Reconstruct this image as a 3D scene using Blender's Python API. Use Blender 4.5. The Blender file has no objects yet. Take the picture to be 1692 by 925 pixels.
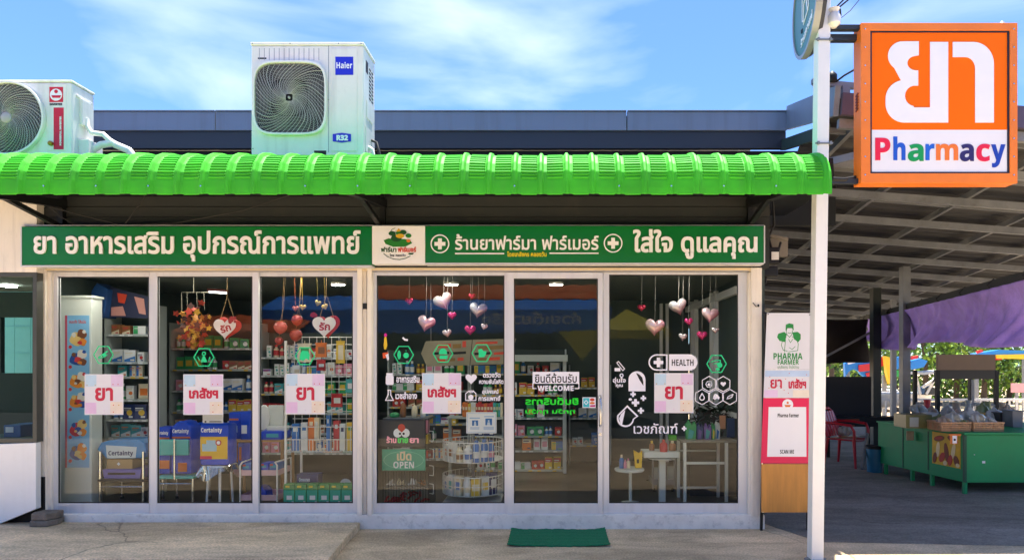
import bpy, bmesh, math, random
import numpy as np
from mathutils import Vector, Matrix
from mathutils.geometry import delaunay_2d_cdt

C = bpy.context.scene.collection
SC = bpy.context.scene
R = math.radians
random.seed(7)

# ------------------------------------------------------------------ camera, sky, sun, exposure
F, CX, CY, EYE = 1071.0, 917.0, 597.0, 1.6          # focal length in photo pixels, vanishing point, eye height
cam = bpy.data.cameras.new('camera')
cam.sensor_width = 36.0
cam.lens = 36.0 * F / 1692.0
cam.shift_x = (846.0 - CX) / 1692.0
cam.shift_y = (CY - 462.5) / 1692.0
cam.clip_start, cam.clip_end = 0.05, 2000.0
cam_o = bpy.data.objects.new('camera', cam)
cam_o.location = (0, 0, EYE)
cam_o.rotation_euler = (R(90), 0, 0)
C.objects.link(cam_o)
SC.camera = cam_o

SUN_ELEV = 82.5
world = bpy.data.worlds.new('World')
SC.world = world
world.use_nodes = True
wt = world.node_tree
bg = wt.nodes['Background']
sky = wt.nodes.new('ShaderNodeTexSky')
sky.sky_type = 'NISHITA'
sky.sun_disc = False
sky.sun_elevation = R(SUN_ELEV)
sky.sun_rotation = 0.0
sky.air_density, sky.dust_density, sky.ozone_density = 1.0, 0.35, 2.5
tc = wt.nodes.new('ShaderNodeTexCoord')
mp = wt.nodes.new('ShaderNodeMapping'); mp.inputs['Scale'].default_value = (1.5, 1.5, 3.6); mp.inputs['Location'].default_value = (3.1, 0.4, 0.7)
mp.inputs['Rotation'].default_value = (0, R(14), 0)
wt.links.new(tc.outputs['Generated'], mp.inputs[0])
nz = wt.nodes.new('ShaderNodeTexNoise'); nz.inputs['Scale'].default_value = 1.7; nz.inputs['Detail'].default_value = 9; nz.inputs['Roughness'].default_value = 0.47
nz.inputs['Distortion'].default_value = 0.5
wt.links.new(mp.outputs[0], nz.inputs[0])
rp = wt.nodes.new('ShaderNodeValToRGB')
rp.color_ramp.elements[0].position = 0.44; rp.color_ramp.elements[0].color = (0, 0, 0, 1)
rp.color_ramp.elements[1].position = 1.0; rp.color_ramp.elements[1].color = (.85, .85, .85, 1)
wt.links.new(nz.outputs[0], rp.inputs[0])
tint = wt.nodes.new('ShaderNodeMix'); tint.data_type = 'RGBA'; tint.blend_type = 'MULTIPLY'; tint.inputs[0].default_value = 1.0
tint.inputs[7].default_value = (0.62, 0.82, 1.17, 1)
wt.links.new(sky.outputs[0], tint.inputs[6])
cl = wt.nodes.new('ShaderNodeMix'); cl.data_type = 'RGBA'
wt.links.new(rp.outputs[0], cl.inputs[0]); wt.links.new(tint.outputs[2], cl.inputs[6])
cl.inputs[7].default_value = (8.2, 8.6, 9.2, 1)
wt.links.new(cl.outputs[2], bg.inputs[0])
bg.inputs[1].default_value = 0.075

sun = bpy.data.lights.new('sun', 'SUN')
sun.energy, sun.angle, sun.color = 5.0, R(0.53), (1.0, 0.95, 0.87)
sun_o = bpy.data.objects.new('sun', sun)
sun_o.rotation_euler = (R(-(90 - SUN_ELEV)), R(3), 0)
sun_o.location = (0, 0, 20)
C.objects.link(sun_o)

SC.view_settings.view_transform = 'Standard'
SC.view_settings.look = 'None'
SC.view_settings.gamma = 1.0
SC.view_settings.use_curve_mapping = False
SC.view_settings.exposure = 1.8
try:
    SC.cycles.use_denoising = True
    SC.cycles.max_bounces = 10
    SC.cycles.transparent_max_bounces = 16
    SC.cycles.sample_clamp_indirect = 6.0
except Exception:
    pass

# ------------------------------------------------------------------ helpers
def W(px, py, d):
    return Vector(((px - CX) * d / F, d, EYE - (py - CY) * d / F))
def X(px, d): return (px - CX) * d / F
def Z(py, d): return EYE - (py - CY) * d / F
def foot(py, z=0.0): return F * (EYE - z) / (py - CY)

def lin(h):
    if not isinstance(h, str): return tuple(h)
    h = h.lstrip('#')
    o = []
    for i in (0, 2, 4):
        v = int(h[i:i + 2], 16) / 255
        o.append(v / 12.92 if v <= 0.04045 else ((v + 0.055) / 1.055) ** 2.4)
    return tuple(o)

MATS = {}
def M(name, col=(.5, .5, .5), rough=.5, metal=0.0, var=0.10, scale=6.0, bump=0.0, bscale=None, coat=0.0, emit=0.0, stretch=None, dirt=0.0, spec=.5, crack=0.0, streak=0.0):
    if name in MATS: return MATS[name]
    m = bpy.data.materials.new(name); m.use_nodes = True
    nt = m.node_tree; b = nt.nodes['Principled BSDF']
    c = lin(col)
    b.inputs['Roughness'].default_value = rough
    b.inputs['Metallic'].default_value = metal
    b.inputs['Coat Weight'].default_value = coat
    b.inputs['Specular IOR Level'].default_value = spec
    t = nt.nodes.new('ShaderNodeTexCoord')
    mpn = nt.nodes.new('ShaderNodeMapping')
    nt.links.new(t.outputs['Object'], mpn.inputs[0])
    if stretch: mpn.inputs['Scale'].default_value = stretch
    n = nt.nodes.new('ShaderNodeTexNoise')
    n.inputs['Scale'].default_value = scale; n.inputs['Detail'].default_value = 6; n.inputs['Roughness'].default_value = .6
    nt.links.new(mpn.outputs[0], n.inputs[0])
    r = nt.nodes.new('ShaderNodeValToRGB')
    r.color_ramp.elements[0].position = .3; r.color_ramp.elements[1].position = .72
    r.color_ramp.elements[0].color = tuple(max(0, x * (1 - var)) for x in c) + (1,)
    r.color_ramp.elements[1].color = tuple(min(1, x * (1 + var * .6)) for x in c) + (1,)
    nt.links.new(n.outputs[0], r.inputs[0])
    out = r.outputs[0]
    if dirt > 0:
        n2 = nt.nodes.new('ShaderNodeTexNoise'); n2.inputs['Scale'].default_value = scale * 2.7; n2.inputs['Detail'].default_value = 10; n2.inputs['Roughness'].default_value = .7
        nt.links.new(mpn.outputs[0], n2.inputs[0])
        r2 = nt.nodes.new('ShaderNodeValToRGB'); r2.color_ramp.elements[0].position = .52; r2.color_ramp.elements[1].position = .75
        r2.color_ramp.elements[0].color = (0, 0, 0, 1); r2.color_ramp.elements[1].color = (dirt, dirt, dirt, 1)
        nt.links.new(n2.outputs[0], r2.inputs[0])
        mx = nt.nodes.new('ShaderNodeMix'); mx.data_type = 'RGBA'
        nt.links.new(r2.outputs[0], mx.inputs[0]); nt.links.new(out, mx.inputs[6]); mx.inputs[7].default_value = (.10, .075, .05, 1)
        out = mx.outputs[2]
    if streak > 0:                                      # rain streaks: noise stretched along z
        ms = nt.nodes.new('ShaderNodeMapping'); ms.inputs['Scale'].default_value = (1, 1, .06); nt.links.new(t.outputs['Object'], ms.inputs[0])
        n3 = nt.nodes.new('ShaderNodeTexNoise'); n3.inputs['Scale'].default_value = 14; n3.inputs['Detail'].default_value = 7; nt.links.new(ms.outputs[0], n3.inputs[0])
        r3 = nt.nodes.new('ShaderNodeValToRGB'); r3.color_ramp.elements[0].position = .5; r3.color_ramp.elements[1].position = .8
        r3.color_ramp.elements[0].color = (0, 0, 0, 1); r3.color_ramp.elements[1].color = (streak, streak, streak, 1); nt.links.new(n3.outputs[0], r3.inputs[0])
        m3 = nt.nodes.new('ShaderNodeMix'); m3.data_type = 'RGBA'; nt.links.new(r3.outputs[0], m3.inputs[0]); nt.links.new(out, m3.inputs[6]); m3.inputs[7].default_value = (.12, .10, .075, 1); out = m3.outputs[2]
    if crack > 0:                                       # hairline cracks, gravel specks and dark spills
        nw = nt.nodes.new('ShaderNodeTexNoise'); nw.inputs['Scale'].default_value = 2.2; nw.inputs['Detail'].default_value = 8; nt.links.new(t.outputs['Object'], nw.inputs[0])
        ad = nt.nodes.new('ShaderNodeMix'); ad.data_type = 'RGBA'; ad.inputs[0].default_value = .32; nt.links.new(t.outputs['Object'], ad.inputs[6]); nt.links.new(nw.outputs[1], ad.inputs[7])
        vo = nt.nodes.new('ShaderNodeTexVoronoi'); vo.feature = 'DISTANCE_TO_EDGE'; vo.inputs['Scale'].default_value = .75; nt.links.new(ad.outputs[2], vo.inputs[0])
        rc = nt.nodes.new('ShaderNodeValToRGB'); rc.color_ramp.elements[0].position = 0; rc.color_ramp.elements[1].position = .0055
        rc.color_ramp.elements[0].color = (crack, crack, crack, 1); rc.color_ramp.elements[1].color = (0, 0, 0, 1); nt.links.new(vo.outputs[0], rc.inputs[0])
        m4 = nt.nodes.new('ShaderNodeMix'); m4.data_type = 'RGBA'; nm = nt.nodes.new('ShaderNodeTexNoise'); nm.inputs['Scale'].default_value = .55; nm.inputs['Detail'].default_value = 3; nt.links.new(t.outputs['Object'], nm.inputs[0])
        rm_ = nt.nodes.new('ShaderNodeValToRGB'); rm_.color_ramp.elements[0].position = .48; rm_.color_ramp.elements[1].position = .6; nt.links.new(nm.outputs[0], rm_.inputs[0])
        mm_ = nt.nodes.new('ShaderNodeMath'); mm_.operation = 'MULTIPLY'; nt.links.new(rc.outputs[0], mm_.inputs[0]); nt.links.new(rm_.outputs[0], mm_.inputs[1]); nt.links.new(mm_.outputs[0], m4.inputs[0]); nt.links.new(out, m4.inputs[6]); m4.inputs[7].default_value = (.03, .025, .02, 1); out = m4.outputs[2]
        ng = nt.nodes.new('ShaderNodeTexNoise'); ng.inputs['Scale'].default_value = 60; ng.inputs['Detail'].default_value = 4; nt.links.new(t.outputs['Object'], ng.inputs[0])
        rg = nt.nodes.new('ShaderNodeValToRGB'); rg.color_ramp.elements[0].position = .35; rg.color_ramp.elements[1].position = .7
        rg.color_ramp.elements[0].color = (.72, .72, .72, 1); rg.color_ramp.elements[1].color = (1.18, 1.18, 1.18, 1); nt.links.new(ng.outputs[0], rg.inputs[0])
        m5 = nt.nodes.new('ShaderNodeMix'); m5.data_type = 'RGBA'; m5.blend_type = 'MULTIPLY'; m5.inputs[0].default_value = 1; nt.links.new(out, m5.inputs[6]); nt.links.new(rg.outputs[0], m5.inputs[7]); out = m5.outputs[2]
        nl = nt.nodes.new('ShaderNodeTexNoise'); nl.inputs['Scale'].default_value = .9; nl.inputs['Detail'].default_value = 12; nl.inputs['Roughness'].default_value = .72; nl.inputs['Distortion'].default_value = 1.2
        ml = nt.nodes.new('ShaderNodeMapping'); ml.inputs['Scale'].default_value = (.8, 2.2, 1); nt.links.new(t.outputs['Object'], ml.inputs[0]); nt.links.new(ml.outputs[0], nl.inputs[0])
        rl_ = nt.nodes.new('ShaderNodeValToRGB'); rl_.color_ramp.elements[0].position = .40; rl_.color_ramp.elements[1].position = .60
        rl_.color_ramp.elements[0].color = (.74, .72, .69, 1); rl_.color_ramp.elements[1].color = (1.1, 1.1, 1.1, 1); nt.links.new(nl.outputs[0], rl_.inputs[0])
        m6 = nt.nodes.new('ShaderNodeMix'); m6.data_type = 'RGBA'; m6.blend_type = 'MULTIPLY'; m6.inputs[0].default_value = 1; nt.links.new(out, m6.inputs[6]); nt.links.new(rl_.outputs[0], m6.inputs[7]); out = m6.outputs[2]
    nt.links.new(out, b.inputs['Base Color'])
    rr = nt.nodes.new('ShaderNodeMapRange')
    rr.inputs['To Min'].default_value = max(0.02, rough - .08); rr.inputs['To Max'].default_value = min(1, rough + .1)
    nt.links.new(n.outputs[0], rr.inputs[0]); nt.links.new(rr.outputs[0], b.inputs['Roughness'])
    if bump > 0:
        nb = nt.nodes.new('ShaderNodeTexNoise'); nb.inputs['Scale'].default_value = bscale or scale * 6; nb.inputs['Detail'].default_value = 5
        nt.links.new(mpn.outputs[0], nb.inputs[0])
        bp = nt.nodes.new('ShaderNodeBump'); bp.inputs['Strength'].default_value = bump; bp.inputs['Distance'].default_value = .02
        nt.links.new(nb.outputs[0], bp.inputs['Height']); nt.links.new(bp.outputs[0], b.inputs['Normal'])
    if emit > 0:
        b.inputs['Emission Color'].default_value = c + (1,); b.inputs['Emission Strength'].default_value = emit
    MATS[name] = m
    return m

def glass(name, tintc=(.88, .93, .91), refl=.64, base=.0):
    if name in MATS: return MATS[name]
    m = bpy.data.materials.new(name); m.use_nodes = True
    nt = m.node_tree; nt.nodes.clear()
    o = nt.nodes.new('ShaderNodeOutputMaterial'); tr = nt.nodes.new('ShaderNodeBsdfTransparent'); gl = nt.nodes.new('ShaderNodeBsdfGlossy')
    tr.inputs[0].default_value = tintc + (1,)
    gl.inputs['Roughness'].default_value = 0.0
    fr = nt.nodes.new('ShaderNodeFresnel'); fr.inputs[0].default_value = 1.5
    ml = nt.nodes.new('ShaderNodeMath'); ml.operation = 'MULTIPLY_ADD'; ml.inputs[1].default_value = refl; ml.inputs[2].default_value = base
    ml.use_clamp = True
    mx = nt.nodes.new('ShaderNodeMixShader')
    nt.links.new(fr.outputs[0], ml.inputs[0]); nt.links.new(ml.outputs[0], mx.inputs[0])
    nt.links.new(tr.outputs[0], mx.inputs[1]); nt.links.new(gl.outputs[0], mx.inputs[2]); nt.links.new(mx.outputs[0], o.inputs[0])
    MATS[name] = m
    return m

def world_loc(o):
    v = Vector((0, 0, 0))
    while o is not None:
        v = v + Vector(o.location); o = o.parent
    return v

class MB:
    def __init__(self): self.v = []; self.f = []; self.mi = []; self.m = 0
    def add(self, vs, fs):
        b = len(self.v); self.v += [Vector(x) for x in vs]
        for q in fs: self.f.append([i + b for i in q]); self.mi.append(self.m)
        return self
    def box(self, x0, x1, y0, y1, z0, z1):
        if x0 > x1: x0, x1 = x1, x0
        if y0 > y1: y0, y1 = y1, y0
        if z0 > z1: z0, z1 = z1, z0
        vs = [(x0, y0, z0), (x1, y0, z0), (x1, y1, z0), (x0, y1, z0), (x0, y0, z1), (x1, y0, z1), (x1, y1, z1), (x0, y1, z1)]
        return self.add(vs, [(0, 3, 2, 1), (4, 5, 6, 7), (0, 1, 5, 4), (1, 2, 6, 5), (2, 3, 7, 6), (3, 0, 4, 7)])
    def pbox(self, x0, x1, y0, y1, d, depth):          # box whose front face fills a photo rectangle at depth d
        return self.box(X(x0, d), X(x1, d), d, d + depth, Z(y1, d), Z(y0, d))
    def bar(self, a, b, w, h, up=(0, 0, 1)):
        a, b = Vector(a), Vector(b); t = (b - a).normalized(); u = Vector(up)
        s = t.cross(u)
        if s.length < 1e-5: s = t.cross(Vector((1, 0, 0)))
        s.normalize(); u = s.cross(t).normalized()
        vs = []
        for p in (a, b):
            for sx, sz in ((-1, -1), (1, -1), (1, 1), (-1, 1)): vs.append(p + s * (w / 2 * sx) + u * (h / 2 * sz))
        return self.add(vs, [(3, 2, 1, 0), (4, 5, 6, 7), (0, 1, 5, 4), (1, 2, 6, 5), (2, 3, 7, 6), (3, 0, 4, 7)])
    def path(self, pts, r, n=8, cap=True):
        pts = [Vector(p) for p in pts]; k = len(pts); vs = []; fs = []; prev = None
        for i, p in enumerate(pts):
            t = (pts[min(i + 1, k - 1)] - pts[max(i - 1, 0)])
            if t.length < 1e-9: t = Vector((0, 0, 1))
            t.normalize()
            if prev is None:
                s = t.cross(Vector((0, 0, 1)));
                if s.length < 1e-3: s = t.cross(Vector((1, 0, 0)))
            else: s = prev - t * prev.dot(t)
            s.normalize(); prev = s; u = t.cross(s)
            rr = r[i] if isinstance(r, (list, tuple)) else r
            for j in range(n):
                a = 2 * math.pi * j / n; vs.append(p + s * (rr * math.cos(a)) + u * (rr * math.sin(a)))
        for i in range(k - 1):
            for j in range(n):
                a = i * n + j; b = i * n + (j + 1) % n; fs.append((a, b, b + n, a + n))
        if cap: fs.append(tuple(range(n))[::-1]); fs.append(tuple((k - 1) * n + j for j in range(n)))
        return self.add(vs, fs)
    def lathe(self, prof, c=(0, 0, 0), n=20, axis='z'):
        vs = []; fs = []; k = len(prof); c = Vector(c)
        for r, h in prof:
            for j in range(n):
                a = 2 * math.pi * j / n
                p = Vector((r * math.cos(a), r * math.sin(a), h))
                if axis == 'y': p = Vector((p.x, p.z, p.y))
                if axis == 'x': p = Vector((p.z, p.x, p.y))
                vs.append(c + p)
        for i in range(k - 1):
            for j in range(n): a = i * n + j; b = i * n + (j + 1) % n; fs.append((a, b, b + n, a + n))
        fs.append(tuple(range(n))[::-1]); fs.append(tuple((k - 1) * n + j for j in range(n)))
        return self.add(vs, fs)
    def prism(self, poly, y0, y1):                      # polygon in x,z pushed along y
        n = len(poly)
        vs = [(x, y0, z) for x, z in poly] + [(x, y1, z) for x, z in poly]
        fs = [tuple(range(n)), tuple(range(n, 2 * n))[::-1]] + [(i, (i + 1) % n, (i + 1) % n + n, i + n) for i in range(n)]
        return self.add(vs, fs)
    def plan(self, poly, z0, z1):                       # polygon in x,y pushed along z
        n = len(poly)
        vs = [(x, y, z0) for x, y in poly] + [(x, y, z1) for x, y in poly]
        fs = [tuple(range(n))[::-1], tuple(range(n, 2 * n))] + [(i, (i + 1) % n, (i + 1) % n + n, i + n) for i in range(n)]
        return self.add(vs, fs)
    def pp(self, pts, d, t):                            # prism from photo-pixel polygon at depth d, thickness t toward the street
        return self.prism([(X(a, d), Z(b, d)) for a, b in pts], d - t, d)
    def ring(self, outer, inner, y0, y1):               # frame between two equal-length x,z loops
        n = len(outer)
        vs = [(x, y0, z) for x, z in outer] + [(x, y0, z) for x, z in inner] + [(x, y1, z) for x, z in outer] + [(x, y1, z) for x, z in inner]
        fs = []
        for i in range(n):
            j = (i + 1) % n
            fs += [(i, j, n + j, n + i), (2 * n + i, 3 * n + i, 3 * n + j, 2 * n + j), (i, 2 * n + i, 2 * n + j, j), (n + i, n + j, 3 * n + j, 3 * n + i)]
        return self.add(vs, fs)
    def grid(self, fn, nu, nv):
        vs = [fn(i / nu, j / nv) for j in range(nv + 1) for i in range(nu + 1)]
        fs = [(j * (nu + 1) + i, j * (nu + 1) + i + 1, (j + 1) * (nu + 1) + i + 1, (j + 1) * (nu + 1) + i) for j in range(nv) for i in range(nu)]
        return self.add(vs, fs)
    def heart(self, cx, cy, cz, s, t, tilt=0.0, n=28, rings=6, zs=1.0):   # puffed heart facing the street
        out = []
        for i in range(n):
            a = 2 * math.pi * i / n
            x = 16 * math.sin(a) ** 3; z = 13 * math.cos(a) - 5 * math.cos(2 * a) - 2 * math.cos(3 * a) - math.cos(4 * a)
            out.append((x / 32 * s, (z + 2) / 32 * s * zs))
        vs = []; fs = []
        ct, st = math.cos(tilt), math.sin(tilt)
        def P(x, y, z): return (cx + x * ct - z * st, cy + y, cz + x * st + z * ct)
        for sgn in (-1, 1):
            base = len(vs)
            for k in range(rings):
                q = 1 - k / rings
                for x, z in out: vs.append(P(x * q, sgn * t * math.sqrt(max(0, 1 - q * q)), z * q + 0.03 * s * (1 - q)))
            vs.append(P(0, sgn * t, 0.03 * s))
            for k in range(rings - 1):
                for i in range(n):
                    j = (i + 1) % n; a = base + k * n
                    fs.append((a + i, a + j, a + n + j, a + n + i) if sgn < 0 else (a + i, a + n + i, a + n + j, a + j))
            a = base + (rings - 1) * n; cidx = base + rings * n
            for i in range(n): fs.append((a + i, a + (i + 1) % n, cidx) if sgn < 0 else (a + (i + 1) % n, a + i, cidx))
        return self.add(vs, fs)
    def xf(self, mat):
        self.v = [mat @ p for p in self.v]; return self
    def join(self, o):
        b = len(self.v); self.v += o.v
        for q, m_ in zip(o.f, o.mi): self.f.append([i + b for i in q]); self.mi.append(m_)
        return self
    def build(self, name, mat, parent=None, bevel=0.0, smooth=None, merge=False, fix=True):
        me = bpy.data.meshes.new(name)
        if parent is not None: off = world_loc(parent)
        else:
            xs = [p.x for p in self.v]; ys = [p.y for p in self.v]; zs = [p.z for p in self.v]
            off = Vector(((min(xs) + max(xs)) / 2, (min(ys) + max(ys)) / 2, min(zs)))
        me.from_pydata([tuple(p - off) for p in self.v], [], self.f)
        for m_ in (mat if isinstance(mat, (list, tuple)) else [mat]): me.materials.append(m_)
        me.polygons.foreach_set('material_index', self.mi)
        bm = bmesh.new(); bm.from_mesh(me)
        if merge: bmesh.ops.remove_doubles(bm, verts=bm.verts, dist=1e-5)
        if fix: bmesh.ops.recalc_face_normals(bm, faces=bm.faces)
        if bevel > 0:
            es = [e for e in bm.edges if len(e.link_faces) == 2 and e.calc_face_angle(0) > R(40)]
            bmesh.ops.bevel(bm, geom=es, offset=bevel, segments=2, affect='EDGES', profile=.6, clamp_overlap=True)
        bm.to_mesh(me); bm.free()
        if smooth is not None:
            for p in me.polygons: p.use_smooth = True
            me.set_sharp_from_angle(angle=R(smooth))
        me.update()
        o = bpy.data.objects.new(name, me); C.objects.link(o)
        if parent is not None: o.parent = parent
        else: o.location = off
        return o

def tag(o, label=None, cat=None, group=None, kind=None):
    if label: o['label'] = label
    if cat: o['category'] = cat
    if group: o['group'] = group
    if kind: o['kind'] = kind
    return o
def thing(name, loc, label, cat, group=None):
    o = bpy.data.objects.new(name, None); o.empty_display_size = .1; C.objects.link(o); o.location = loc
    return tag(o, label, cat, group)
def dup(root, loc, label=None, rz=None):
    r = root.copy(); C.objects.link(r); r.location = loc
    if rz is not None: r.rotation_euler = (0, 0, rz)
    if label: r['label'] = label
    for ch in list(root.children):
        c = ch.copy(); C.objects.link(c); c.parent = r
        for g in list(ch.children):
            d = g.copy(); C.objects.link(d); d.parent = c
    return r

# lettering: glyph outlines -> bold offset -> non-zero winding fill -> thin solid letters
def mathbold(s):
    o = ''
    for ch in s:
        if 'A' <= ch <= 'Z': o += chr(0x1D5D4 + ord(ch) - 65)
        elif 'a' <= ch <= 'z': o += chr(0x1D5EE + ord(ch) - 97)
        elif '0' <= ch <= '9': o += chr(0x1D7EC + ord(ch) - 48)
        else: o += ch
    return o
def outlines(s, res=4):
    cu = bpy.data.curves.new('glyphs', 'FONT'); cu.body = mathbold(s); cu.resolution_u = res; cu.fill_mode = 'NONE'
    o = bpy.data.objects.new('glyphs', cu); me = o.to_mesh()
    nxt = {}; co = [(v.co.x, v.co.y) for v in me.vertices]
    for e in me.edges:
        a, b = e.vertices; nxt.setdefault(a, []).append(b); nxt.setdefault(b, []).append(a)
    loops = []; seen = set()
    for a in range(len(co)):
        if a in seen or a not in nxt: continue
        lp = [a]; seen.add(a); cur = a
        nb = a + 1 if (a + 1) in nxt[a] else nxt[a][0]
        while nb not in seen:
            lp.append(nb); seen.add(nb)
            c = [k for k in nxt[nb] if k not in seen]
            if not c: break
            nb = c[0]
        loops.append([co[i] for i in lp])
    o.to_mesh_clear(); bpy.data.objects.remove(o); bpy.data.curves.remove(cu)
    return loops
def area(l):
    return sum(l[i][0] * l[(i + 1) % len(l)][1] - l[(i + 1) % len(l)][0] * l[i][1] for i in range(len(l))) / 2
GLY = {}
def letters(s, bold=0.0):
    key = (s, bold)
    if key in GLY: return GLY[key]
    loops = []
    for l in outlines(s):
        q = [l[0]]
        for p in l[1:]:
            if math.hypot(p[0] - q[-1][0], p[1] - q[-1][1]) > 1e-4: q.append(p)
        if math.hypot(q[0][0] - q[-1][0], q[0][1] - q[-1][1]) < 1e-4: q.pop()
        if len(q) > 2: loops.append(q)
    sg = 1 if area(max(loops, key=lambda l: abs(area(l)))) > 0 else -1
    if bold:
        nl = []
        for l in loops:
            n = len(l); q = []
            for i in range(n):
                a, b, c = l[i - 1], l[i], l[(i + 1) % n]
                n1 = Vector((b[1] - a[1], a[0] - b[0])).normalized(); n2 = Vector((c[1] - b[1], b[0] - c[0])).normalized()
                m_ = n1 + n2
                if m_.length < .3: m_ = n1
                m_.normalize(); k = min(1 / max(.35, m_.dot(n1)), 1.6)
                q.append((b[0] + m_.x * bold * k * sg, b[1] + m_.y * bold * k * sg))
            nl.append(q)
        loops = nl
    vs = []; es = []
    for l in loops:
        b = len(vs); vs += [Vector(p) for p in l]; es += [(b + i, b + (i + 1) % len(l)) for i in range(len(l))]
    ov, oe, of, *_ = delaunay_2d_cdt(vs, es, [], 0, 1e-5)
    cen = np.array([[sum(ov[i].x for i in t) / 3, sum(ov[i].y for i in t) / 3] for t in of])
    wn = np.zeros(len(of))
    for l in loops:
        a = np.array(l); b = np.roll(a, -1, 0)
        for (x0, y0), (x1, y1) in zip(a, b):
            if y0 == y1: continue
            up = (y0 <= cen[:, 1]) & (cen[:, 1] < y1); dn = (y1 <= cen[:, 1]) & (cen[:, 1] < y0)
            sel = up | dn
            xi = x0 + (cen[:, 1] - y0) / (y1 - y0) * (x1 - x0)
            hit = sel & (xi > cen[:, 0])
            wn += np.where(hit, np.where(up, 1, -1), 0)
    tris = [tuple(t) for t, w in zip(of, wn) if abs(w) > .5]
    use = sorted({i for t in tris for i in t}); rm = {a: i for i, a in enumerate(use)}
    vv = [(ov[i].x, ov[i].y) for i in use]; tris = [tuple(rm[i] for i in t) for t in tris]
    x0 = min(p[0] for p in vv); x1 = max(p[0] for p in vv); y0 = min(p[1] for p in vv); y1 = max(p[1] for p in vv)
    vv = [((p[0] - x0) / (x1 - x0), (p[1] - y0) / (y1 - y0)) for p in vv]
    GLY[key] = (vv, tris, (x1 - x0) / (y1 - y0))
    return GLY[key]
def text_mb(s, bold=0.03, t=.004, mb=None):            # letters in the unit box x,z; front at -t
    vv, tris, asp = letters(s, bold)
    mb = mb or MB(); n = len(vv)
    cnt = {}
    for a, b, c in tris:
        for e in ((a, b), (b, c), (c, a)): cnt[e] = cnt.get(e, 0) + 1
    fs = [tuple(t_) for t_ in tris] + [tuple(i + n for i in t_)[::-1] for t_ in tris]
    for (a, b) in cnt:
        if (b, a) not in cnt: fs.append((b, a, a + n, b + n))
    return mb.add([(x, -t, z) for x, z in vv] + [(x, 0, z) for x, z in vv], fs)
def ptext(s, x0, y0, x1, y1, d, mat, parent=None, bold=.03, t=.003, name='lettering', build=True, mirror=False):
    mb = text_mb(s, bold, t)
    xa, xb = X(x0, d), X(x1, d)
    if mirror: xa, xb = xb, xa
    za, zb = Z(y1, d), Z(y0, d)
    mb.v = [Vector((xa + p.x * (xb - xa), d + p.y, za + p.z * (zb - za))) for p in mb.v]
    return mb.build(name, mat, parent, fix=False) if build else mb
def circ(cx, cy, r, n=24, ry=None, a0=0.0):
    ry = ry or r
    return [(cx + r * math.cos(a0 + 2 * math.pi * i / n), cy + ry * math.sin(a0 + 2 * math.pi * i / n)) for i in range(n)]
def pxring(mb, cx, cy, ro, ri, d, t, n=24, a0=0.0):
    o = [(X(a, d), Z(b, d)) for a, b in circ(cx, cy, ro, n, a0=a0)]; i = [(X(a, d), Z(b, d)) for a, b in circ(cx, cy, ri, n, a0=a0)]
    return mb.ring(o, i, d - t, d)
def pxline(mb, pts, w, d, t):                           # flat strokes w photo-pixels wide
    for k_, ((a, b), (c, e)) in enumerate(zip(pts[:-1], pts[1:])):
        tt = t * (1 + .15 * (k_ % 3)); L = math.hypot(c - a, e - b)
        if L < 1e-6: continue
        nx, ny = -(e - b) / L * w / 2, (c - a) / L * w / 2; ex, ey = (c - a) / L * w * .3, (e - b) / L * w * .3
        mb.pp([(a + nx - ex, b + ny - ey), (c + nx + ex, e + ny + ey), (c - nx + ex, e - ny + ey), (a - nx - ex, b - ny - ey)], d, tt)
    return mb
def pxplus(mb, cx, cy, r, w, d, t):
    return mb.pp([(cx - w, cy - r), (cx + w, cy - r), (cx + w, cy - w), (cx + r, cy - w), (cx + r, cy + w), (cx + w, cy + w), (cx + w, cy + r), (cx - w, cy + r), (cx - w, cy + w), (cx - r, cy + w), (cx - r, cy - w), (cx - w, cy - w)], d, t)
def pxheart(cx, cy, w, n=24):
    o = []
    for i in range(n):
        a = 2 * math.pi * i / n
        o.append((cx + 16 * math.sin(a) ** 3 / 32 * w, cy - (13 * math.cos(a) - 5 * math.cos(2 * a) - 2 * math.cos(3 * a) - math.cos(4 * a)) / 32 * w))
    return o

# ------------------------------------------------------------------ materials
mConc = M('concrete', '#dcc29c', .85, crack=.8, var=.3, scale=1.1, bump=.5, bscale=26, dirt=.35, stretch=(.7, 1.2, 1))
mSlab = M('slab_concrete', '#e8cda6', .85, crack=.7, var=.3, scale=1.3, bump=.5, bscale=30, dirt=.4, stretch=(.6, 1.6, 1))
mAsph = M('asphalt', (.075, .075, .075), .9, var=.25, scale=3, bump=.4, bscale=90)
mBeige = M('beige_paint', '#eae2d4', .6, streak=.35, var=.07, scale=5, dirt=.18, stretch=(1, 1, .35))
mCream = M('cream_lintel', '#d9c6a3', .6, var=.10, scale=3, dirt=.12)
mPlinth = M('plinth_paint', '#e9e3d8', .7, var=.14, scale=4, bump=.2, bscale=25, dirt=.5)
mAlu = M('aluminium', '#d6d6d8', .38, streak=.18, metal=.2, var=.05, scale=4, stretch=(1, 1, .2))
mAluD = M('aluminium_dark', '#9b9ca0', .4, metal=.3, var=.06, scale=4)  # darker grey aluminium for trim, seams and rim
mWhite = M('white_paint', '#e9e9e6', .45, var=.04, scale=3, dirt=.06, streak=.05)
mWhiteP = M('white_plastic', '#e6e5df', .4, var=.05, scale=3, dirt=.10, streak=.22)
mDark = M('dark_steel', '#16191b', .5, metal=.3, var=.2)
mDarkWall = M('dark_cladding', '#262a29', .75, var=.16, scale=2, dirt=.15)
mSlate = M('slate_steel', '#7c8797', .5, streak=.3, metal=.0, var=.07, scale=1.2, stretch=(.4, 1, 2))
mSlateD = M('slate_steel_dark', '#2c323b', .5, metal=.0, var=.10, scale=1.5)
mBlack = M('black', (.012, .012, .013), .6, var=.3)
mRubber = M('rubber_black', (.02, .02, .02), .7, var=.2)
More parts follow.
